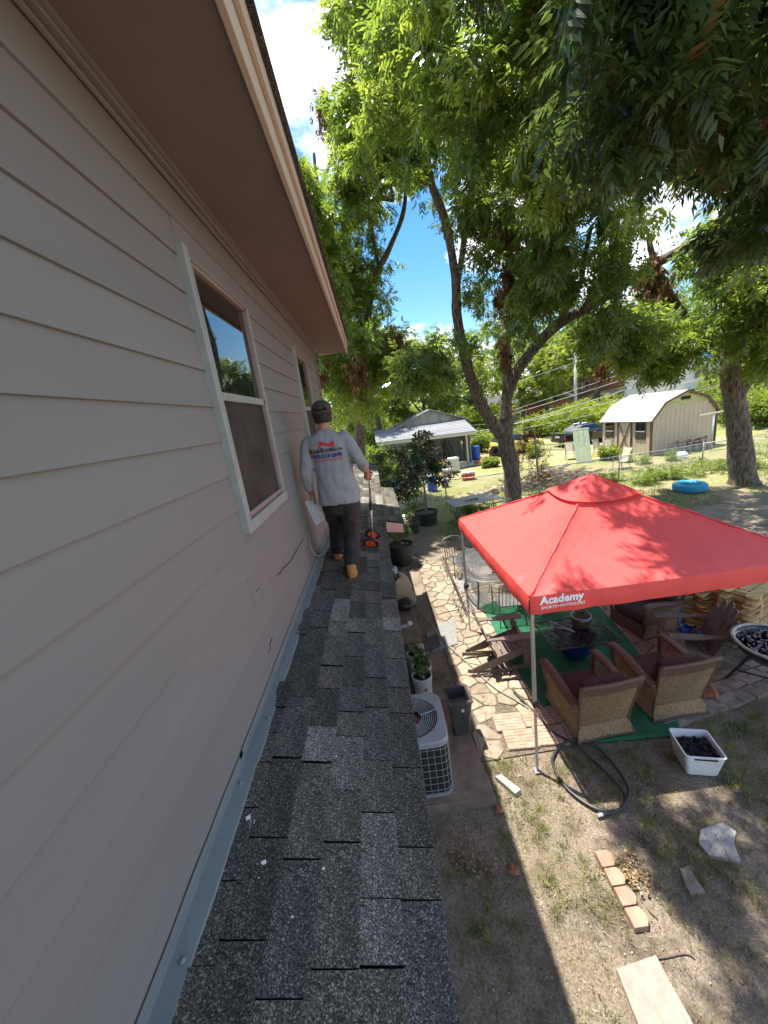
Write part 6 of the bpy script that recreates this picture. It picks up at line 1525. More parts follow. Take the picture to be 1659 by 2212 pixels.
# ------------------------------------------------------------- potted magnolias beside the roof
M_mag = leafmat('magnolia_leaf', (.025, .05, .014), (.06, .10, .022), (.15, .18, .045), .2, .28, .6)
M_magb = leafmat('magnolia_brown', (.045, .022, .012), (.075, .040, .02), (.12, .07, .035), .1, .5, .4)
TP['rosette'] = np.array([[(0, 0, 0), (.09 * math.cos(a) - .03 * math.sin(a), .09 * math.sin(a) + .03 * math.cos(a), .03 + .02 * (i % 3)), (.19 * math.cos(a), .19 * math.sin(a), .02 - .03 * (i % 2)), (.09 * math.cos(a) + .03 * math.sin(a), .09 * math.sin(a) - .03 * math.cos(a), .03 + .02 * (i % 3))] for i, a in enumerate(np.linspace(0, 6.283, 8, endpoint=False))], dtype=float).reshape(-1, 3)[:, [2, 0, 1]]
M_npot = mat('black_nursery_pot', (.018, .018, .019), .55, .25, 9)
def potted(label, loc, pr, ph, H, nb, lm, spread, sc=1.0, trunk=True, brown=.2, low=.25):
    t = thing('potted_tree', label, 'potted tree', loc)
    mb = MB(); mb.lathe([(pr * .82, 0), (pr * .85, .02), (pr * .97, ph * .86), (pr * 1.05, ph * .86), (pr * 1.06, ph), (pr * .98, ph), (pr * .95, ph * .8), (0, ph * .8)], 28); mb.build('pot', M_npot, t, smooth_=False)
    mb = MB(); mb.lathe([(0, ph * .86), (pr * .96, ph * .85)], 20); mb.build('soil', M_bed, t)
    mb = MB()
    if trunk: limb_mesh(mb, [(0, 0, ph * .8), (.03, .02, ph + H * .3), (-.02, .0, ph + H * .65), (.0, 0, ph + H)], .045, .012, 7, rough=.05)
    P = []; D = []
    for i in range(nb):
        z = ph + H * (low + (1 - low) * random.random()); a = random.uniform(0, 6.283); L = spread * (1.15 - .6 * (z - ph) / H) * random.uniform(.5, 1.1)
        e = Vector((L * math.cos(a), L * math.sin(a), z + L * .35)); mb.tube(curve([(0, 0, z - .05 if trunk else ph), (e.x * .5, e.y * .5, z + L * .08), e], 3), [.012, .011, .010, .008, .007, .006, .005], 4, cap=False)
        for f in (1.0, .72, .5): P.append(np.array(e) * np.array([f, f, 1]) + np.array([0, 0, -L * .3 * (1 - f)]) + rng.normal(0, .04, 3)); D.append(np.array([math.cos(a) * .5, math.sin(a) * .5, .8]) + rng.normal(0, .35, 3))
    mb.build('trunk', M_twig, t)
    P = np.array(P); D = np.array(D); nbr = int(len(P) * brown); o = rng.permutation(len(P))
    for idx, m_, nm in ((o[nbr:], lm, 'crown'), (o[:nbr], M_magb, 'brown_leaves')):
        if len(idx): V, Fq, T = scatter(TP['rosette'], P[idx], D[idx], rng.uniform(.75, 1.2, len(idx)) * sc, rng.uniform(.15, .8, len(idx)), .18); leaf_mesh_obj(nm, V, Fq, T, m_, t)
    return t
potted('tall magnolia with bronze-backed leaves in a wide black nursery pot', (1.66, 13.85, 0), .44, .52, 2.9, 46, M_mag, 1.2, 1.4, brown=.33)
potted('dense dark-leaved shrub in a black pot tucked below the eave extension', (.36, 10.25, 0), .36, .62, .75, 34, M_mag, .55, .8, trunk=False, brown=.05)
potted('slim magnolia in a black pot between the eave extension and wide pot', (.95, 13.0, 0), .30, .4, 2.5, 34, M_mag, 1.0, 1.3, brown=.2)
potted('leafy young magnolia in a black pot nearest the carport side', (.35, 14.6, 0), .30, .4, 2.3, 28, M_mag, 1.0, 1.3, brown=.15)
# ------------------------------------------------------------- plank bench table by the pecan
bt = thing('plank_table', 'weathered grey plank table on black scrolled iron legs beside the pecan', 'table', (3.5, 13.75, 0), R(9))
for i in range(5):
    mb = MB(); mb.box((random.uniform(-.03, .03), -.46 + i * .23, .74), (1.95, .222, .035)); mb.build('plank', M_wood_grey, bt, bev=.004)
for sx2 in (-.7, .7):
    for k in range(5):
        y = -.34 + k * .17; mb = MB(); mb.tube(curve([(sx2, y, .72), (sx2 + .1 * (1 if k % 2 else -1), y + .05, .45), (sx2, y - .04, .2), (sx2 + .06, y, 0)], 4), .014, 5); mb.build('leg', M_iron, bt, smooth_=True)
    mb = MB(); mb.bar((sx2, -.4, .71), (sx2, .4, .71), .03, .03); mb.build('leg_rail', M_iron, bt)
def shoe(label, loc, rz):
    t = thing('shoe', label, 'shoe', loc, rz, 'grey shoes on the plank table'); mb = MB()
    rings = [[Vector((x, hw * math.cos(a), .02 + ht / 2 + ht / 2 * math.sin(a))) for a in np.linspace(0, 6.283, 10, endpoint=False)] for x, hw, ht in ((-.13, .03, .08), (-.09, .042, .10), (-.02, .042, .085), (.06, .046, .06), (.11, .04, .045), (.14, .02, .03))]
    mb.loft(rings); mb.build('upper', mat('grey_canvas', (.30, .30, .31), .8, .2), t, smooth_=True)
    mb = MB(); mb.prism([(-.14, -.03), (.0, -.045), (.1, -.045), (.15, 0), (.1, .045), (0, .045), (-.14, .03)], 0, .025); mb.build('sole', M_white, t); return t
for k, (dx, lb_) in enumerate(((.0, 'grey canvas shoe on the plank table nearest its outer end'), (.17, 'grey canvas shoe on the plank table, middle of three'), (.36, 'grey canvas shoe on the plank table nearest the pecan trunk'))): shoe(lb_, (3.2 + dx, 13.45 + .05 * k, .76), R(95 + 12 * k))
ba = thing('metal_basin', 'grey metal basin standing below the plank table', 'basin', (4.35, 12.6, 0)); mb = MB(); mb.lathe([(.26, 0), (.36, .24), (.38, .25), (.34, .24), (.24, .02), (0, .02)], 24); mb.build('basin', mat('zinc_basin', (.38, .40, .40), .4, .2, 8, metal=.5), ba, smooth_=True)
mb = MB(); mb.lathe([(.375, .235), (.392, .245), (.375, .258), (.36, .245)], 24, close=True); mb.build('rim', M_alum, ba, smooth_=True)
# ------------------------------------------------------------- chain link fence
fe = thing('chain_link_fence', 'grey chain-link fence with bowed top rail crossing the yard', 'fence', (9, 16.4, 0))
FP = [Vector((-1.5, 16.7, 0)), Vector((2.95, 16.35, 0)), Vector((6.9, 16.3, 0)), Vector((10.95, 16.4, 0)), Vector((15.05, 16.65, 0)), Vector((19.5, 17.0, 0)), Vector((24.0, 17.4, 0))]
M_galv = mat('galvanised', (.30, .31, .31), .5, .2, 10, metal=.5)
for i, p in enumerate(FP):
    p.z = hgt(p.x, p.y); mb = MB(); mb.tube([p - Vector((0, 0, .1)), p + Vector((.03 * math.sin(i * 3), .03 * math.cos(i), 1.16))], .028, 8); mb.build('post', M_galv, fe, world=True, smooth_=True)
    mb = MB(); mb.lathe([(.034, 0), (.034, .03), (.0, .055)], 8, p + Vector((.03 * math.sin(i * 3), .03 * math.cos(i), 1.15))); mb.build('post_cap', M_galv, fe, world=True)
for i in range(len(FP) - 1):
    a, b = FP[i] + Vector((0, 0, 1.12)), FP[i + 1] + Vector((0, 0, 1.12)); mb = MB(); mb.tube([a, a.lerp(b, .5) - Vector((0, 0, .03)), b], .02, 7); mb.build('top_rail', M_galv, fe, world=True, smooth_=True)
    L = (b - a).length; Hh = 1.05; mb = MB(); k = -Hh
    while k < L:
        for sg in (1, -1):
            lo, hi = max(0, -k) / Hh, min(Hh, L - k) / Hh
            if hi > lo:
                u0, u1 = k + lo * Hh, k + hi * Hh; z0, z1 = (lo, hi) if sg > 0 else (1 - lo, 1 - hi)
                p = FP[i].lerp(FP[i + 1], u0 / L) + Vector((0, 0, .04 + z0 * Hh)); q = FP[i].lerp(FP[i + 1], u1 / L) + Vector((0, 0, .04 + z1 * Hh)); mb.tube([p, q], .0035, 3, cap=False)
        k += .085
    mb.build('wire_mesh', M_galv, fe, world=True, kind='stuff')
# ------------------------------------------------------------- weeds along the fence, bushes beyond
wd_ = [(1040, 1100, .5), (1010, 1105, .45), (1300, 1060, .5), (1330, 1040, .5), (1380, 1045, .55), (1420, 1040, .6), (1455, 1035, .6), (1500, 1025, .6), (1540, 1015, .55), (1400, 1000, .6), (1450, 995, .5), (1350, 1000, .45), (1640, 1010, .7), (1655, 980, .8), (900, 1095, .4), (885, 1120, .45)]
wlab = ['low weeds under the plank table by the pecan trunk', 'low weeds between the plank table and the wide black pot', 'weed clump just behind the peak of the red canopy', 'weed clump at the foot of the fence post behind the canopy', 'low weeds right of the fence post towards the blue tyre', 'weeds behind the blue tyre, canopy side', 'weed clump just behind the blue tyre', 'weeds between the blue tyre and the grey trunk', 'weeds at the fence post nearest the grey trunk', 'low weeds at the shed corner inside the fence', 'low weeds below the round-backed metal chairs', 'low weeds before the shed door', 'tall weeds right of the grey trunk', 'leafy weeds behind the grey trunk on the slope', 'weeds beside the blue drum by the magnolia', 'weeds at the foot of the wide black nursery pot']
for i, (px, py, r_) in enumerate(wd_):
    p = GT(px, py); bush(wlab[i], (p.x, p.y, p.z - .03), r_, 260, M_bright, 'broad', .55, 'weed_clump', 'weeds', 'weeds along the fence', .35, .5)
for i, (px, py, y, r_, n_, lb_, tt) in enumerate(((1260, 910, 33, 2.1, 900, 'bright green hedge bush behind the black sedan', .62), (1320, 900, 33, 2.0, 850, 'bright yellow-green bush between the sedan and the storage shed', .7), (1210, 930, 36, 1.6, 600, 'leafy bush behind the boot of the black sedan', .5), (1160, 930, 35, 1.5, 600, 'green bush between the yellow car and the sedan', .5), (1090, 940, 33, 1.4, 500, 'bush behind the yellow car bonnet', .45), (1590, 900, 27, 2.0, 900, 'leafy bush beside the thick grey trunk on the slope', .5), (1640, 900, 24, 1.8, 800, 'large shrub on the slope behind the grey-trunked tree', .45), (1660, 830, 34, 2.6, 900, 'hillside shrub below the white house', .55), (1570, 860, 32, 2.0, 700, 'shrub right behind the storage shed corner', .5), (1040, 930, 31, 1.2, 400, 'green bush beside the carport post', .5), (1310, 985, 21.6, .55, 300, 'small leafy weed in front of the shed door', .5), (1060, 1000, 24.5, .5, 260, 'small green shrub beside the orange pots', .55), (1150, 975, 26, .6, 300, 'low green weed under the front wheel of the yellow car', .5), (760, 930, 24, 2.0, 800, 'dense bush behind the far end of the lower roof', .25), (820, 960, 23, 1.3, 500, 'dark bush left of the blue drums', .3), (870, 905, 40, 2.4, 800, 'tall bush behind the carport roof, house side', .4), (960, 890, 42, 2.6, 800, 'tall bush behind the carport gable peak', .55), (1030, 895, 41, 2.4, 800, 'tall bush behind the carport gable, trunk side', .5), (1080, 890, 44, 2.6, 800, 'tall leafy bush behind the yellow hatchback', .6), (920, 880, 50, 3.2, 900, 'broad pale bush far behind the carport', .6), (790, 900, 36, 2.4, 700, 'broad bush beyond the far roof edge', .4), (735, 915, 27, 2.2, 800, 'thick bush beside the trunk behind the house end', .3), (700, 920, 31, 2.4, 700, 'rounded bush hidden past the house corner', .3), (745, 890, 52, 4.2, 1100, 'big round bush far beyond the house-end trunk', .4), (810, 885, 55, 4.4, 1100, 'big round bush far behind the carport roof end', .45), (870, 880, 58, 4.4, 1100, 'big pale bush at the far edge behind the carport', .55))):
    p = AT(px, py, y); bush(lb_, (p.x, y, hgt(p.x, y) - .05), r_, int(n_ * 1.5), M_bright, 'broad', .9 + r_ * .35, 'shrub', 'shrub', None, tt, .85)
# dead shrub and brush pile
ds = thing('dead_shrub', 'withered brown shrub with curled dead leaves leaning on a stake by the fence', 'shrub', (7.05, 15.9, 0))
mb = MB(); mb.tube(curve([(0, 0, -.1), (-.05, 0, 1.0), (-.12, 0, 2.2), (-.16, .0, 2.9)], 4), .045, 7); mb.build('stake', M_wood_grey, ds)
mb = MB(); P = []
for k in range(16):
    z = .6 + 2.1 * random.random(); a = random.uniform(0, 6.28); L = random.uniform(.3, .8); e = Vector((L * math.cos(a) - .1, L * math.sin(a) * .5, z + random.uniform(-.5, .3))); mb.tube(curve([(-.08, 0, z), (e.x * .6, e.y * .6, z + .2), e], 3), .008, 4)
    P += [np.array(e) + rng.normal(0, .14, 3) for _ in range(26)]
P += [np.array((-.1 - .9 * t + rng.normal(0, .1), rng.normal(0, .1), 2.5 + .35 * math.sin(t * 3) - .9 * t * t + rng.normal(0, .1))) for t in rng.random(240)]
mb.build('stems', M_twig, ds); P = np.array(P); D = unit(len(P)); D[:, 2] -= .6
V, Fq, T = scatter(TP['broad'], P, D, np.full(len(P), .55), rng.uniform(0, .55, len(P)), .15); leaf_mesh_obj('dead_leaves', V, Fq, T, M_deadl, ds)
mb = MB()
for _ in range(260):
    x = random.uniform(6.2, 10.6); y = random.uniform(16.7, 17.9); z = random.uniform(.03, .9) * (1 - abs(x - 8.3) / 3.2); a = random.uniform(0, 3.14); L = random.uniform(.5, 1.6); b_ = random.gauss(0, .2)
    mb.tube([(x - L / 2 * math.cos(a), y - L / 3 * math.sin(a), max(.02, z - L * b_ / 2)), (x, y, z + .05), (x + L / 2 * math.cos(a), y + L / 3 * math.sin(a), max(.02, z + L * b_ / 2))], random.uniform(.008, .035), 4)
mb.build('brush_pile', M_twig, kind='stuff', label='dark heap of cut branches piled behind the fence', cat='brush')
for k, (x, y, z, a, r_, L, lb_) in enumerate(((5.0, 17.1, .12, .4, .12, .9, 'pale split log on the ground behind the fence and pecan trunk'), (5.5, 17.3, .16, 1.2, .16, .6, 'thick log with pale sawn end behind the fence'), (6.3, 17.0, .3, .2, .14, 1.2, 'log lying on the brush pile edge'), (4.5, 17.2, .08, 2.2, .08, .9, 'thin pale branch wood left of the log pile'))):
    mb = MB(); d = Vector((math.cos(a), math.sin(a), .1)) * L / 2; c = Vector((x, y, z)); mb.tube([c - d, c - d * .3, c + d], [r_, r_ * 1.04, r_ * .95], 12); mb.build('log', mat('pale_log', (.30, .235, .17), .9, .35, 6, .5, 14), label=lb_, cat='log', group='logs behind the fence', smooth_=False)
# ------------------------------------------------------------- red cooler, drums, junk by the carport
p = GT(1012, 1036); co_ = thing('cooler', 'red ice chest with white lid standing on the sunny grass', 'cooler', tuple(p), R(-6))
mb = MB(); mb.prism([(-.36, -.2), (.36, -.2), (.36, .2), (-.36, .2)], 0, .36, tw=1.04); mb.build('chest', mat('red_plastic', (.62, .035, .02), .4, .08), co_, bev=.02)
mb = MB(); mb.box((0, 0, .42), (.78, .45, .12)); mb.build('lid', M_white, co_, bev=.03)
for s in (-.12, .12): mb = MB(); mb.box((s, -.005, .24), (.03, .46, .475)); mb.build('strap', M_black, co_)
mb = MB(); mb.box((-.385, 0, .24), (.03, .2, .06)); mb.build('handle', M_black, co_)
def drum(label, loc, r_, h):
    t = thing('plastic_drum', label, 'drum', loc, 0, 'blue plastic drums')
    mb = MB(); mb.lathe([(r_ * .92, 0), (r_ * .97, .03), (r_, h * .2), (r_ * 1.03, h * .32), (r_, h * .36), (r_, h * .62), (r_ * 1.03, h * .66), (r_, h * .7), (r_ * .96, h * .97), (r_ * .9, h), (r_ * .85, h * .98), (r_ * .8, h * .9), (0, h * .9)], 24); mb.build('barrel', mat('blue_drum_plastic', (.010, .075, .42), .4, .12, 4), t, smooth_=True)
    mb = MB(); mb.lathe([(r_ * .94, h * .93), (r_ * 1.06, h * .95), (r_ * 1.04, h * 1.01), (r_ * .9, h * 1.0)], 24, close=True); mb.build('rim', mat('blue_drum_plastic', (.01, .075, .42)), t, smooth_=True); return t
p = GT(895, 1044); d1 = drum('blue plastic drum with an orange tub and purple rag on top', tuple(p), .29, .92)
p2 = p + Vector((-.05, 0, .92)); mb = MB(); mb.lathe([(.18, 0), (.24, .14), (.25, .15), (.22, .14), (.16, .02), (0, .02)], 18, p2); mb.build('tub', mat('orange_tub', (.55, .10, .03), .5, .15), at=tuple(p2), smooth_=True, label='orange tub standing on the first blue drum', cat='tub')
p = GT(935, 1061); drum('blue plastic drum with grey lid partly behind the magnolia', tuple(p), .27, .85)
mb = MB(); mb.lathe([(0, .0), (.31, 0), (.31, .04), (.25, .07), (0, .08)], 20, (p.x, p.y, p.z + .855)); mb.build('drum_lid', mat('pale_lid', (.5, .52, .55), .5, .1), at=(p.x, p.y, p.z + .855), smooth_=True, label='pale grey lid lying on the blue drum by the magnolia', cat='lid')
p = GT(1014, 985); drum('blue plastic drum half hidden behind the carport post', (7.6, 28.0, hgt(7.6, 28)), .3, 1.0)
# carport shed
CZ = hgt(4, 27); cp = thing('open_carport', 'grey weathered carport with shingled lean-to roof and gabled store behind', 'carport', (4, 27, CZ))
M_gw = mat('grey_weathered_boards', (.33, .33, .29), .85, .25, 6, .3, 20, rnd=.15, stretch=(4, 4, .6))
M_gr = mat('grey_shingle_far', (.20, .20, .21), .95, .25, 14, .6, 30, rnd=.12)
def cbx(nm, c, d, m=M_gw, r=None, par=None): mb = MB(); mb.box((c[0], c[1], c[2] + CZ), d, r); return mb.build(nm, m, par or cp, world=True)
rf = MB(); rf.hexa([(.2, 25.7, CZ + 2.42), (7.1, 25.7, CZ + 2.30), (7.1, 29.2, CZ + 3.10), (.2, 29.2, CZ + 3.1), (.2, 25.7, CZ + 2.45), (7.1, 25.7, CZ + 2.33), (7.1, 29.2, CZ + 3.13), (.2, 29.2, CZ + 3.13)]); lt = rf.build('lean_to_roof', M_gr, cp, world=True)
for k in range(9):
    y = 25.68 + k * .39; t = (y - 25.7) / 3.5; mb = MB(); za, zb = 2.455 + (3.13 - 2.455) * t, 2.335 + (3.13 - 2.335) * t; za2, zb2 = 2.455 + (.675) * (t + .12), 2.335 + .795 * (t + .12)
    mb.hexa([(.15, y, CZ + za), (7.15, y, CZ + zb), (7.15, y + .42, CZ + zb2), (.15, y + .42, CZ + za2), (.15, y, CZ + za + .03), (7.15, y, CZ + zb + .03), (7.15, y + .42, CZ + zb2 + .01), (.15, y + .42, CZ + za2 + .01)]); mb.build('shingle_course', M_gr, lt, world=True)
mb = MB(); mb.hexa([(.2, 25.66, CZ + 2.24), (7.1, 25.66, CZ + 2.12), (7.1, 25.69, CZ + 2.12), (.2, 25.69, CZ + 2.24), (.2, 25.66, CZ + 2.44), (7.1, 25.66, CZ + 2.32), (7.1, 25.69, CZ + 2.32), (.2, 25.69, CZ + 2.44)]); mb.build('eave_board', mat('cream_board', (.50, .47, .38), .8, .15, 6), cp, world=True)
for x, y in ((6.55, 26.3), (3.4, 26.2), (.5, 26.1)): cbx('post', (x, y, 1.08), (.13, .13, 2.3), mat('cream_board', (.5, .47, .38)))
for k in range(22): x = .6 + k * .29; cbx('wall_board', (x, 29.3 + random.uniform(0, .02), 1.5), (.28, .04, 3.0))
for k in range(8): cbx('wall_board', (6.95, 27.0 + k * .29, 1.3), (.04, .28, 2.6))
for (x0_, x1_) in ((1.9, 4.6), (4.6, 7.3)):
    n_ = 9
    for k in range(n_):
        a = x0_ + (x1_ - x0_) * k / n_; b = x0_ + (x1_ - x0_) * (k + 1) / n_; f = lambda x: 3.05 + 1.05 * (1 - abs(x - 4.6) / 2.7)
        mb = MB(); mb.hexa([(a, 29.25, CZ + 2.9), (b - .01, 29.25, CZ + 2.9), (b - .01, 29.3, CZ + 2.9), (a, 29.3, CZ + 2.9), (a, 29.25, CZ + f(a)), (b - .01, 29.25, CZ + f(b)), (b - .01, 29.3, CZ + f(b)), (a, 29.3, CZ + f(a))]); mb.build('gable_board', M_gw, cp, world=True)
for s in (-1, 1):
    mb = MB(); x0_, x1_ = 4.6, 4.6 + s * 3.1; mb.hexa([(x0_, 28.9, CZ + 4.12), (x1_, 28.9, CZ + 2.95), (x1_, 33, CZ + 2.95), (x0_, 33, CZ + 4.12), (x0_, 28.9, CZ + 4.2), (x1_, 28.9, CZ + 3.03), (x1_, 33, CZ + 3.03), (x0_, 33, CZ + 4.2)]); mb.build('gable_roof', M_gr, cp, world=True)
mb = MB(); mb.box((3.6, 27.7, CZ + .03), (7.4, 4.4, .06)); mb.build('concrete_apron', mat('pale_concrete', (.42, .39, .34), .9, .15, 6), kind='structure')
def junk(name, label, px, py, dims, m, cat, rz=0, parts=None):
    p = GT(px, py); t = thing(name, label, cat, (p.x, p.y, p.z + .02), rz); mb = MB(); mb.box((0, 0, dims[2] / 2), dims); mb.build('body', m, t, bev=.015)
    for nm, c, d, m2 in (parts or ()): mb = MB(); mb.box(c, d); mb.build(nm, m2, t)
    return t
M_cabw = mat('dirty_white_enamel', (.55, .56, .50), .5, .18, 5); M_ply = mat('plywood', (.60, .40, .17), .7, .12, 5)
junk('filing_cabinet', 'dirty white two-drawer cabinet under the carport eave', 979, 1020, (.75, .6, .95), M_cabw, 'cabinet', .1, (('drawer', (0, -.31, .68), (.66, .03, .42), M_cabw), ('drawer', (0, -.31, .24), (.66, .03, .40), M_cabw), ('handle', (0, -.34, .72), (.14, .03, .03), M_steel), ('handle', (0, -.34, .28), (.14, .03, .03), M_steel)))
junk('wooden_stool', 'yellow plywood stool standing beside the white cabinet', 957, 1017, (.5, .4, .06), M_ply, 'stool', -.1, (('panel', (0, -.1, .48), (.55, .04, .55), M_ply), ('leg', (-.2, -.1, .1), (.06, .06, .3), M_ply), ('leg', (.2, -.1, .1), (.06, .06, .3), M_ply)))
junk('picture_frame', 'dark framed panel leaning left of the plywood stool', 940, 1019, (.62, .05, .5), M_dark, 'frame', 0, (('frame_bar', (-.3, -.03, .26), (.04, .04, .52), M_wood_grey), ('frame_bar', (.3, -.03, .26), (.04, .04, .52), M_wood_grey), ('frame_bar', (0, -.03, .51), (.62, .04, .04), M_wood_grey)))
junk('wash_stand', 'white-topped stone stand on the grass before the carport', 967, 1032, (.42, .4, .42), mat('stone_post', (.2, .18, .15), .9, .3), 'stand', .2, (('top', (0, 0, .48), (.72, .5, .12), M_white), ('shelf', (0, 0, .25), (.5, .46, .04), M_wood_grey)))
junk('covered_post', 'short dark post wrapped with a white rag on the grass', 962, 1052, (.3, .3, .36), mat('dark_post', (.06, .05, .045), .9, .3), 'post', .3, (('rag', (0, 0, .40), (.48, .4, .12), M_white), ('rag_fold', (.12, -.14, .32), (.2, .08, .14), M_white)))
junk('storage_tote', 'grey plastic tote leaning behind the white cabinet', 996, 1012, (.7, .4, .4), mat('grey_tote', (.22, .23, .24), .5, .2), 'tote', .3, (('lid', (0, 0, .42), (.74, .44, .05), mat('grey_tote', (.22, .23, .24))), ('handle', (.37, 0, .33), (.03, .18, .05), M_black)))
for k, (px, py, r_, h, tilt, lb_) in enumerate(((1042, 1009, .3, .32, 1.0, 'large orange pot tipped on its side by the carport post'), (1030, 1005, .2, .3, .0, 'small orange bucket upright by the carport post'), (1062, 985, .25, .45, 0, 'tall orange planter behind the pecan trunk knot'))):
    p = GT(px, py); t = thing('orange_pot', lb_, 'pot', (p.x, p.y, p.z + (.2 if tilt else 0))); mb = MB(); mb.lathe([(r_ * .65, 0), (r_ * .95, h * .8), (r_ * 1.08, h * .8), (r_ * 1.08, h), (r_ * .9, h), (r_ * .6, .05), (0, .05)], 18, (0, 0, 0), Matrix.Rotation(tilt, 3, 'Y')); mb.build('body', mat('orange_clay', (.45, .13, .05), .7, .2), t, smooth_=False)
    mb = MB(); mb.lathe([(0, h * .8), (r_ * .85, h * .8)], 14, (0, 0, 0), Matrix.Rotation(tilt, 3, 'Y')); mb.build('soil', M_bed, t)
for k in range(6):
    x = 4.6 + k * .33; mb = MB(); mb.bar((x, 28.9, CZ + .05), (x + random.uniform(-.5, .5), 29.2, CZ + random.uniform(1.4, 2.1)), .06, .05); mb.build('leaning_board', mat('brown_board', (.12, .085, .06), .9, .3, 6), label=('dark board leaning inside the carport beside the framed panel', 'dark board leaning second from the framed panel in the carport', 'dark board leaning behind the plywood stool in the carport', 'dark board leaning behind the white cabinet in the carport', 'dark board leaning behind the grey tote in the carport', 'dark board leaning nearest the carport corner post')[k], cat='board', group='boards leaning in the carport')
# ------------------------------------------------------------- cars
M_tyre = mat('car_tyre', (.016, .016, .016), .8, .2); M_carglass = glassmat('car_glass', (.015, .02, .022), 1.7, .05); M_chrome = mat('chrome', (.6, .6, .62), .2, .1, metal=.9); M_tail = mat('tail_lamp', (.45, .03, .015), .25, .1)
def car(name, label, cat, loc, rz, L, Wd, H, body, roofm, prof, cab, scale_wheel=.31):
    """prof: lower body top line (x, z); cab: cabin outline (x, z) -- x runs from rear (-) to front (+)"""
    t = thing(name, label, cat, loc, rz); hw = Wd / 2; mb = MB(); rings = []
    for x, z in prof:
        e = abs(x) / (L / 2); w = hw * (1 - .14 * max(0, e - .72) ** 1 / .28 * 1); zb = .22 + .06 * max(0, e - .85) / .15
        rings.append([(x, -w * .94, zb), (x, -w, zb + .12), (x, -w, z - .16), (x, -w * .93, z - .03), (x, -w * .80, z), (x, w * .80, z), (x, w * .93, z - .03), (x, w, z - .16), (x, w, zb + .12), (x, w * .94, zb)])
    mb.loft(rings); bd = mb.build('body', body, t, smooth_=False, bev=.03)
    mb = MB(); rings = []
    top = max(z for x, z in cab)
    n_ = len(cab) // 2
    lowz = cab[0][1]
    xr0, xf0 = cab[0][0], cab[-1][0]
    up = [c for c in cab[1:-1]]
    # cabin as loft from belt to roof
    def sect(xr, xf, w, z): return [(xr, -w, z), (xf, -w, z), (xf, w, z), (xr, w, z)]
    xr1, xf1 = up[0][0], up[-1][0]
    mb.loft([sect(xr0, xf0, hw * .88, lowz - .02), sect(xr1, xf1, hw * .72, top - .05), sect(xr1 + .12, xf1 - .12, hw * .64, top)]); mb.build('cabin', roofm, t, bev=.04)
    for s in (-1, 1):
        # side windows: three panes, a little proud of the cabin side
        for f0, f1 in ((.08, .36), (.40, .64), (.68, .94)):
            def pt(f, g):
                xa = xr0 + (xf0 - xr0) * f; xb = xr1 + (xf1 - xr1) * f; return Vector((xa + (xb - xa) * g, s * (hw * .88 + (hw * .72 - hw * .88) * g + .006), lowz - .02 + (top - .05 - lowz + .02) * g))
            q = [pt(f0, .14), pt(f1, .14), pt(f1, .88), pt(f0, .88)]; mb = MB(); mb.hexa([v for v in q] + [v + Vector((0, s * .008, .002)) for v in q]); mb.build('side_window', M_carglass, t)
        for wx_ in (-L * .30, L * .31):
            mb = MB(); mb.lathe([(.0, -.09), (scale_wheel * .7, -.10), (scale_wheel, -.08), (scale_wheel, .08), (scale_wheel * .7, .10), (0, .09)], 22, (wx_, s * (hw - .09), scale_wheel), Matrix.Rotation(R(90), 3, 'X')); wh = mb.build('wheel', M_tyre, t, smooth_=False)
            mb = MB(); mb.lathe([(0, -.015), (scale_wheel * .62, -.02), (scale_wheel * .66, .0), (0, .015)], 16, (wx_, s * (hw + .005), scale_wheel), Matrix.Rotation(R(90), 3, 'X')); mb.build('rim', M_steel, wh)
            mb = MB(); mb.tube([(wx_ + (scale_wheel + .05) * math.cos(a), s * (hw + .0), scale_wheel + (scale_wheel + .05) * math.sin(a)) for a in np.linspace(0, math.pi, 12)], .03, 5); mb.build('wheel_arch', M_black, t)
        mb = MB(); mb.box((-L / 2 + .06, s * hw * .66, prof[0][1] - .16), (.10, hw * .46, .15)); mb.build('tail_lamp', M_tail, t, bev=.02)
        mb = MB(); mb.box((L / 2 - .08, s * hw * .62, prof[-1][1] - .12), (.10, hw * .4, .13)); mb.build('headlamp', M_white, t, bev=.02)
        mb = MB(); mb.box((.1, s * (hw + .004), lowz - .16), (.16, .02, .03)).box((-.9, s * (hw + .004), lowz - .16), (.16, .02, .03)); mb.build('door_handle', M_chrome, t)
        mb = MB(); mb.box((.0, s * (hw * .885), lowz - .005), (xf0 - xr0 - .3, .02, .02)); mb.build('window_trim', M_chrome, t)
        mb = MB(); mb.box((xf0 - .35, s * (hw + .05), lowz + .06), (.14, .16, .11)); mb.build('mirror', body, t, bev=.02)
    for (xa, xb, nm) in ((xr0, xr1, 'rear_window'), (xf0, xf1, 'windscreen')):
        sg = -1 if nm == 'rear_window' else 1; q = []
        for f, w in ((.12, .78), (.88, .62)):
            for y in (-1, 1): q.append(Vector((xa + (xb - xa) * f + sg * .012, y * hw * w, lowz - .02 + (top - .05 - lowz + .02) * f)))
        q = [q[0], q[1], q[3], q[2]]; mb = MB(); mb.hexa(q + [v + Vector((sg * .008, 0, .006)) for v in q]); mb.build(nm, M_carglass, t)
    mb = MB(); mb.box((-L / 2 - .02, 0, .42), (.12, Wd * .86, .17)); mb.build('bumper', body, t, bev=.03)
    mb = MB(); mb.box((L / 2 - .02, 0, .40), (.12, Wd * .86, .17)); mb.build('bumper', body, t, bev=.03)
    mb = MB(); mb.box((-L / 2 - .035, 0, .70), (.02, .5, .13)); mb.build('number_plate', M_white, t); return t
M_carblack = mat('black_car_paint', (.010, .010, .013), .22, .1, 3, coat=.8); M_caryel = mat('yellow_car_paint', (.62, .50, .12), .35, .08, 3, coat=.4)
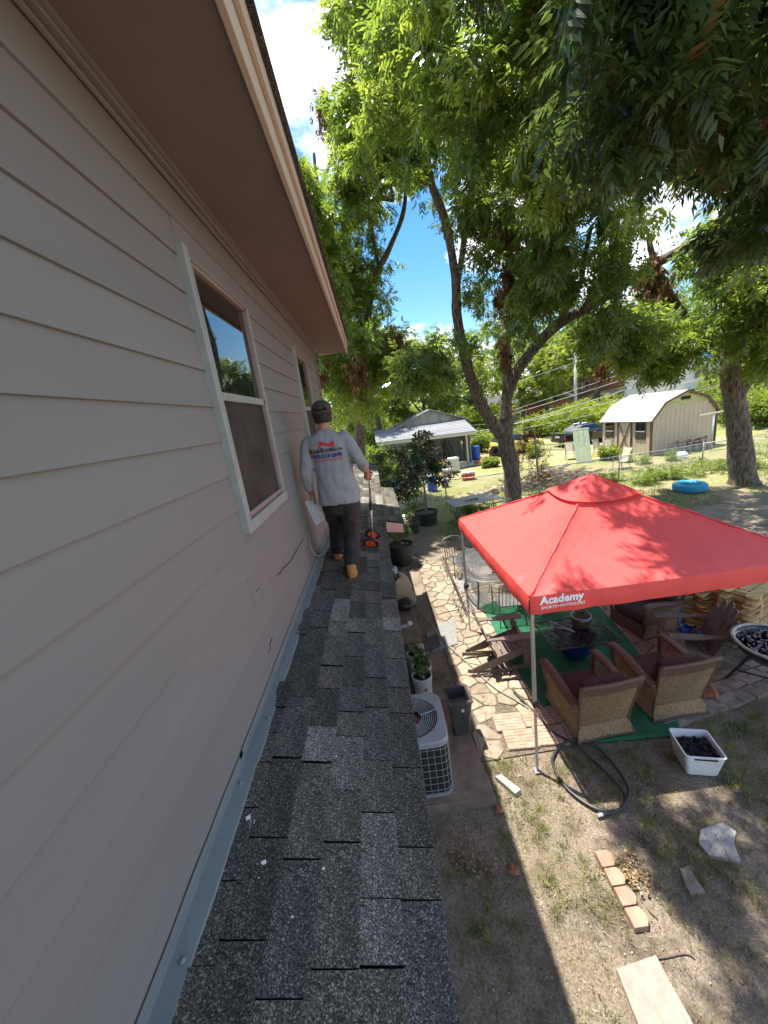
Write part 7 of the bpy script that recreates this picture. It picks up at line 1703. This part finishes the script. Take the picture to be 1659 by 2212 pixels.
pr = GT(1172, 973); pr = Vector((14.1, 28.2, 0)); ry = R(10)
car('sedan', 'black four-door sedan parked on the grass with junk on its roof', 'car', (pr.x + 2.3, pr.y + .5, hgt(pr.x + 2, pr.y) + .08), ry, 4.75, 1.8, 1.42, M_carblack, M_carblack, [(-2.37, .72), (-2.3, .98), (-1.55, 1.02), (-1.3, .98), (.9, .94), (1.6, .90), (2.2, .78), (2.37, .6)], [(-1.55, .97), (-.75, 1.42), (.35, 1.42), (1.15, .95)])
jk = thing('roof_junk', 'pile of pale rags and a bucket lying on the roof of the black sedan', 'junk', (pr.x + 1.9, pr.y + .45, hgt(pr.x + 2, pr.y) + 1.5))
mb = MB()
for k in range(7): ball(mb, (random.uniform(-.4, .4), random.uniform(-.2, .2), .05), (.16, .12, .07), 8, 6)
mb.build('rags', M_white, jk, smooth_=True); mb = MB(); mb.lathe([(.1, 0), (.13, .2), (.12, .2), (.09, .02), (0, .02)], 14, (.05, 0, .08)); mb.build('bucket', mat('grey_tote', (.2, .2, .2)), jk)
yc = Vector((9.2, 28.6, 0))
car('hatchback', 'yellow hatchback with black roof parked behind the pecan trunk', 'car', (yc.x + 1.75, yc.y, hgt(yc.x + 1.7, yc.y) + .05), R(4), 3.75, 1.7, 1.42, M_caryel, M_black, [(-1.87, .7), (-1.8, .95), (-1.2, .98), (.6, .95), (1.2, .92), (1.7, .80), (1.87, .6)], [(-1.75, .93), (-1.45, 1.42), (.15, 1.42), (.75, .93)])
# ladder on its edge
la = GT(1136, 977); lb2 = GT(1262, 970); ld = thing('ladder', 'aluminium extension ladder lying on its edge before the parked sedan', 'ladder', tuple(la)); lb2 = la + (lb2 - la) * .95; z1 = Vector((0, 0, .06)); z2 = Vector((0, 0, .46))
for z in (z1, z2): mb = MB(); mb.bar(la + z, lb2 + z, .03, .08); mb.build('rail', M_alum, ld, world=True)
for k in range(16): c = la.lerp(lb2, (k + .5) / 16); mb = MB(); mb.tube([c + z1, c + z2], .022, 6); mb.build('rung', M_alum, ld, world=True)
# ------------------------------------------------------------- sling chairs and folded green table
M_sling = mat('tan_sling', (.50, .43, .30), .8, .1, 20); M_frame = mat('tan_frame', (.28, .25, .2), .5, .15, metal=.4)
def sling(label, loc, rz):
    t = thing('sling_chair', label, 'chair', loc, rz, 'tan sling patio chairs')
    mb = MB(); mb.grid(lambda u, v: (-.24 + .48 * u, (.24 - .42 * min(1, v * 2)) if v < .5 else (-.18 - .20 * (v - .5) * 2), (.42 - .05 * math.sin(math.pi * min(1, v * 2))) if v < .5 else (.42 + .62 * (v - .5) * 2)), 4, 14); mb.build('sling', M_sling, t, solid=.01, smooth_=True)
    for s in (-1, 1):
        for pts_, nm in (([(s * .27, .26, 0), (s * .27, .25, .6), (s * .27, .18, .64), (s * .27, -.26, .62)], 'arm'), ([(s * .26, -.34, 0), (s * .26, -.2, .42), (s * .25, -.38, 1.05)], 'back_leg')):
            mb = MB(); mb.tube(curve(pts_, 3), .016, 6); mb.build(nm, M_frame, t, smooth_=True)
    mb = MB(); mb.tube([(-.25, -.38, 1.05), (.25, -.38, 1.05)], .016, 6).tube([(-.26, .24, .42), (.26, .24, .42)], .016, 6); mb.build('cross_bar', M_frame, t); return t
bpy.context.view_layer.update()
for px, py, rz, lb_ in ((1232, 992, R(160), 'tan sling chair left of the folded green table'), (1296, 985, R(200), 'tan sling chair just right of the folded green table'), (1318, 985, R(170), 'tan sling chair against the shed wall below its first window'), (1342, 1012, R(100), 'tan sling chair turned side-on in front of the shed door')):
    p = GT(px, py); sling(lb_, (p.x, p.y, p.z), rz)
p = GT(1262, 1000); ft = thing('folding_table', 'pale green folded table leaning among the tan sling chairs', 'table', tuple(p), R(-10))
mt = Matrix.Rotation(R(-18), 3, 'X')
for k in (-.30, .0, .30): mb = MB(); mb.box(mt @ Vector((k + .25 * 0, 0, 1.05)) + Vector((0, 0, 0)), (.28, .04, 2.1), mt); mb.build('panel', mat('pale_green_board', (.38, .45, .30), .7, .1), ft, bev=.008)
for z in (.05, 2.05): mb = MB(); mb.box(mt @ Vector((0, -.0, z)), (.96, .055, .06), mt); mb.build('end_rail', M_white, ft)
# ------------------------------------------------------------- storage shed
su = Vector((.989, .151, 0)); sv = Vector((-.151, .989, 0)); so = Vector((15.8, 20.93, 0)); so.z = hgt(so.x, so.y) - .02
sh = thing('storage_shed', 'beige gambrel storage shed with white roof and brown trim', 'shed', tuple(so)); SW, SLn = 4.35, 3.7
def SP(u, v, z): return so + su * u + sv * v + Vector((0, 0, z))
M_sd = mat('beige_panel', (.46, .38, .29), .8, .06, 4, .25, 30, stretch=(3, 3, .6)); M_sbr = mat('shed_brown_trim', (.10, .045, .03), .6, .2); M_sroof = mat('white_roof', (.36, .36, .36), .7, .06, 5); M_moldy = mat('mouldy_lap', (.42, .40, .20), .85, .2, 4, stretch=(.5, .5, 3))
gam = [(0, 2.12), (.72, 2.92), (SW / 2, 3.42), (SW - .72, 2.92), (SW, 2.12)]
def gz(u):
    for (a, za), (b, zb) in zip(gam, gam[1:]):
        if a <= u <= b: return za + (zb - za) * (u - a) / (b - a)
    return 2.12
def slabq(nm, a, b, z0a, z0b, z1a, z1b, th, m, front=True, v0=0.0, par=None):
    d = sv * th; p = [SP(a, v0, z0a), SP(b, v0, z0b), SP(b, v0, z0b) + d, SP(a, v0, z0a) + d, SP(a, v0, z1a), SP(b, v0, z1b), SP(b, v0, z1b) + d, SP(a, v0, z1a) + d]; mb = MB(); mb.hexa(p); return mb.build(nm, m, par or sh, world=True)
n_ = 14
for k in range(n_):
    a, b = SW * k / n_, SW * (k + 1) / n_ - .014; zl = 2.66
    slabq('wall_panel', a, b, 0, 0, min(zl, gz(a) - .06), min(zl, gz(b) - .06), .04, M_sd)
slabq('wall_back', .01, SW - .01, 0, 0, 2.0, 2.0, .02, M_sbr, v0=.05)
for k in range(6):
    z0_ = 2.66 + k * .12; z1_ = z0_ + .115; us = [u for u in np.linspace(0, SW, 120) if gz(u) > z0_ + .05]
    if us: slabq('gable_board', us[0] + .02, us[-1] - .02, z0_, z0_, min(z1_, 3.36), min(z1_, 3.36), .035, M_moldy, v0=.006 * (k % 2))
slabq('gable_vent', SW / 2 - .32, SW / 2 + .3, 2.94, 2.94, 3.12, 3.12, .02, M_dark, v0=-.02)
for k in range(11):
    a, b = SLn * k / 11, SLn * (k + 1) / 11 - .014; mb = MB(); d = su * .04; mb.hexa([SP(0, a, 0), SP(0, b, 0), SP(0, b, 0) + d, SP(0, a, 0) + d, SP(0, a, 2.1), SP(0, b, 2.1), SP(0, b, 2.1) + d, SP(0, a, 2.1) + d]); mb.build('wall_panel', M_sd, sh, world=True)
mb = MB(); mb.hexa([SP(.05, .02, 0), SP(SW - .02, .06, 0), SP(SW - .02, SLn, 0), SP(.05, SLn, 0), SP(.05, .02, 2.08), SP(SW - .02, .06, 2.08), SP(SW - .02, SLn, 2.08), SP(.05, SLn, 2.08)]); mb.build('core', M_sbr, sh, world=True)
for u in (-.01, SW + .01): mb = MB(); mb.bar(SP(u, -.01, 0), SP(u, -.01, 2.1), .10, .10); mb.build('corner_trim', M_sbr, sh, world=True)
for i in range(4):
    (a, za), (b, zb) = gam[i], gam[i + 1]; ex = .12
    if i == 0: a -= .14; za -= .16
    if i == 3: b += .14; zb -= .16
    for q in range(5 if i in (0, 1) else 2):
        m_ = 5 if i in (0, 1) else 2; f0, f1 = q / m_, (q + 1) / m_ - .012; ua, ub = a + (b - a) * f0, a + (b - a) * f1; z0_, z1_ = za + (zb - za) * f0, za + (zb - za) * f1; mb = MB()
        P = [SP(ua, -ex, z0_ + .02), SP(ub, -ex, z1_ + .02), SP(ub, SLn + ex, z1_ + .02), SP(ua, SLn + ex, z0_ + .02)]; mb.hexa(P + [v + Vector((0, 0, .03)) for v in P]); mb.build('roof_course', M_sroof, sh, world=True)
    mb = MB(); mb.bar(SP(a, -ex - .02, za), SP(b, -ex - .02, zb), .03, .10); mb.build('rake_trim', M_sbr, sh, world=True)
def onfront(nm, v0, v1, z0_, z1_, m, th=.03, out_=.0, par=None): mb = MB(); d = su * -1; mb.hexa([SP(-out_, v0, z0_), SP(-out_, v1, z0_), SP(-out_ - th, v1, z0_), SP(-out_ - th, v0, z0_), SP(-out_, v0, z1_), SP(-out_, v1, z1_), SP(-out_ - th, v1, z1_), SP(-out_ - th, v0, z1_)]); return mb.build(nm, m, par or sh, world=True)
dr = onfront('door', 1.35, 2.35, .05, 2.0, M_sd, .03, .004)
for v in (1.35, 2.35): onfront('door_trim', v - .04, v + .04, .05, 2.04, M_sbr, .03, .035, dr)
onfront('door_trim', 1.35, 2.35, 1.96, 2.04, M_sbr, .03, .035, dr)
for a, b in ((1.42, 2.28), (2.28, 1.42)): mb = MB(); mb.bar(SP(-.05, a, .1), SP(-.05 - (.004 if a > b else 0), b, 1.92), .02, .07, su); mb.build('door_brace', M_sbr, dr, world=True)
for v in (.35, 2.7):
    w = onfront('window', v, v + .72, .95, 1.95, M_sbr, .03, .005); onfront('pane', v + .06, v + .66, 1.45, 1.89, M_carglass, .012, .036, w); onfront('pane', v + .06, v + .66, 1.01, 1.40, M_screen, .012, .036, w); onfront('meeting_rail', v + .04, v + .68, 1.395, 1.445, M_white, .02, .036, w); onfront('muntin', v + .35, v + .37, 1.45, 1.89, M_sbr, .012, .05, w)
# washing line post, metal chairs, basin
tpz = hgt(18.9, 20.4); tpp = thing('clothesline_post', 'grey metal T-shaped clothesline post in front of the shed wall', 'post', (18.9, 20.4, tpz))
mb = MB(); mb.tube([(0, 0, -.1), (0, 0, 2.0)], .035, 8); mb.build('pole', mat('bluish_pole', (.35, .42, .45), .5, .1), tpp, smooth_=True); mb = MB(); mb.box((0, 0, 2.02), (1.75, .07, .07), (0, R(-2), R(6))); mb.build('crossbar', mat('cream_board', (.5, .47, .38)), tpp)
M_bchair = mat('pale_blue_metal', (.28, .42, .55), .45, .12)
def hoop_chair(label, loc, rz, m):
    t = thing('metal_garden_chair', label, 'chair', loc, rz, 'round-backed metal garden chairs')
    mb = MB(); mb.tube([(.30 * math.cos(a), .28 * math.sin(a), .62 + .18 * max(0, -math.sin(a))) for a in np.linspace(-3.5, .35, 18)], .02, 6); mb.build('hoop', M_iron, t, smooth_=True)
    mb = MB()
    for a in np.linspace(-2.7, -.45, 8): mb.tube([(.25 * math.cos(a), .24 * math.sin(a), .42), (.30 * math.cos(a), .28 * math.sin(a), .62 + .18 * max(0, -math.sin(a)))], .008, 4)
    mb.build('spindles', M_iron, t); mb = MB(); mb.lathe([(0, .41), (.26, .41), (.27, .43), (0, .44)], 20); mb.build('seat', M_iron, t)
    for s in (-1, 1):
        for y in (-1, 1): mb = MB(); mb.tube([(s * .24, y * .22, .0), (s * .22, y * .2, .42), (s * .29, y * .1, .63)] if y > 0 else [(s * .25, y * .25, 0), (s * .2, y * .2, .42)], .018, 5); mb.build('leg', m, t)
    return t
for k, (x, y, lb_) in enumerate(((16.55, 20.3, 'round-backed metal chair with pale blue legs nearest the shed door corner'), (17.25, 20.35, 'round-backed metal chair with pale blue legs, second from the shed corner'), (17.95, 20.5, 'round-backed dark metal chair beside the clothesline post'), (18.55, 20.75, 'round-backed dark metal chair behind the clothesline post'))): hoop_chair(lb_, (x, y, hgt(x, y)), R(15), M_bchair if k < 2 else M_iron)
wb = thing('wash_tub', 'white enamel tub upside down in front of the metal garden chairs', 'tub', (16.5, 19.6, 0)); mb = MB(); mb.lathe([(.34, 0), (.30, .18), (.2, .26), (0, .27)], 20); mb.build('tub', mat('pale_enamel', (.6, .68, .72), .4, .1), wb, smooth_=True); mb = MB(); mb.lathe([(.33, .0), (.37, .01), (.36, .04), (.33, .03)], 20, close=True); mb.build('rim', M_white, wb, smooth_=True)
# blue tyre
ty = thing('painted_tyre', 'bright blue painted tyre lying flat on the shaded yard', 'tyre', (11.75, 13.45, 0)); mb = MB()
mb.lathe([(.36, .02), (.48, .0), (.52, .04), (.535, .09), (.535, .21), (.52, .26), (.47, .30), (.39, .29), (.345, .255), (.35, .15), (.345, .06)], 40, close=True); mb.build('tyre', mat('blue_tyre_paint', (.02, .26, .42), .5, .15, 8), ty, smooth_=True)
for k in range(4): mb = MB(); mb.lathe([(.53, .075 + k * .045), (.541, .08 + k * .045), (.541, .10 + k * .045), (.53, .105 + k * .045)], 40, close=True); mb.build('tread_rib', mat('blue_tyre_paint', (.02, .26, .42)), ty)
# ------------------------------------------------------------- houses beyond, lines and pole
def far_house(name, label, px, py, y, Wd, Dp, Hh, wallm, roofm, wins, rz=0, rise=1.6):
    p = AT(px, py, y); z = hgt(p.x, y); t = thing(name, label, 'house', (p.x, y, z - .3), rz)
    mb = MB(); mb.box((0, Dp / 2, Hh / 2), (Wd, Dp, Hh)); mb.build('wall', wallm, t)
    mb = MB(); a, b = Wd / 2 + .5, Dp + .5; mb.add([(-a, -.5, Hh), (a, -.5, Hh), (a, b, Hh), (-a, b, Hh), (-a + .3, Dp / 2, Hh + rise), (a - .3, Dp / 2, Hh + rise)], [(0, 1, 5, 4), (2, 3, 4, 5), (1, 2, 5), (3, 0, 4), (3, 2, 1, 0)]); mb.build('roof', roofm, t, solid=.08)
    for (x, zz, w, h) in wins:
        mb = MB(); mb.box((x, -.03, zz), (w, .08, h)); wn = mb.build('window', M_white, t); mb = MB(); mb.box((x - w * .24, -.075, zz), (w * .40, .03, h - .16)).box((x + w * .24, -.075, zz), (w * .40, .03, h - .16)); mb.build('pane', M_carglass, wn)
    return t
M_brk = mat('red_brick_far', (.28, .115, .07), .9, .2, 9); M_rfd = mat('dark_roof', (.075, .07, .07), .9, .25, 8); M_wh = mat('white_lap', (.72, .73, .74), .7, .05)
far_house('brick_house', 'red brick house with dark roof seen behind the pecan trunk', 1150, 905, 47, 11, 8, 2.7, M_brk, M_rfd, [(-1.6, 1.5, 1.5, 1.3), (2.2, 1.6, 1.2, 1.1)], R(6))
far_house('brick_house', 'red brick house half hidden by trees beyond the hedge', 1275, 880, 62, 12, 8, 3.0, M_brk, M_rfd, [(-1, 1.7, 1.6, 1.3)], R(4))
far_house('white_house', 'white house with blue porch roof on the rise behind the shed', 1545, 850, 40, 9, 7, 3.0, M_wh, mat('blue_roof', (.06, .16, .30), .6, .15), [(-2.2, 1.7, 1.9, 1.3), (1.5, 1.7, 1.2, 1.2)], R(12), 1.2)
far_house('tan_house', 'tan house wall glimpsed past the grey trunk on the hillside', 1660, 830, 48, 10, 7, 3.0, mat('tan_wall', (.55, .45, .33), .8, .06), M_rfd, [(0, 1.7, 1.4, 1.2)], R(10))
p = AT(1243, 880, 41); up_ = thing('utility_pole', 'pale grey utility pole rising from the bright hedge', 'utility pole', (p.x, 41, hgt(p.x, 41)))
mb = MB(); mb.tube([(0, 0, -.2), (0, 0, 7.2)], [.17, .13], 10); mb.build('pole', mat('pale_pole', (.42, .40, .37), .9, .15, 5), up_, smooth_=True); mb = MB(); mb.box((0, 0, 6.6), (1.8, .1, .12)); mb.build('crossarm', mat('pale_pole', (.42, .4, .37)), up_)
M_line = mat('power_cable', (.33, .33, .34), .5, .1)
for (a, b, y0_, y1_, sag, rr, lb_) in (((1050, 903), (1720, 668), 34, 25, .5, .012, 'topmost pale overhead cable crossing above the sedan'), ((1050, 910), (1720, 690), 34, 25, .5, .016, 'second overhead cable just under the topmost one'), ((1040, 935), (1720, 715), 33, 24, .5, .016, 'dark overhead cable passing above the bright hedge'), ((830, 968), (1720, 760), 30, 22, .9, .014, 'long sagging cable crossing before the carport eave'), ((960, 955), (1720, 790), 30, 22, .6, .010, 'thin cable running above the sedan boot'), ((840, 925), (1180, 905), 31, 31, .3, .010, 'thin cable crossing the carport roof'), ((1100, 830), (1720, 600), 40, 30, .6, .014, 'high cable passing through the far treetops')):
    A, B = AT(*a, y0_), AT(*b, y1_); pts_ = [A.lerp(B, i / 20) - Vector((0, 0, sag * 4 * (i / 20) * (1 - i / 20) * .5)) for i in range(21)]; mb = MB(); mb.tube(pts_, rr, 5); mb.build('overhead_cable', M_line, label=lb_, cat='cable', group='overhead cables')
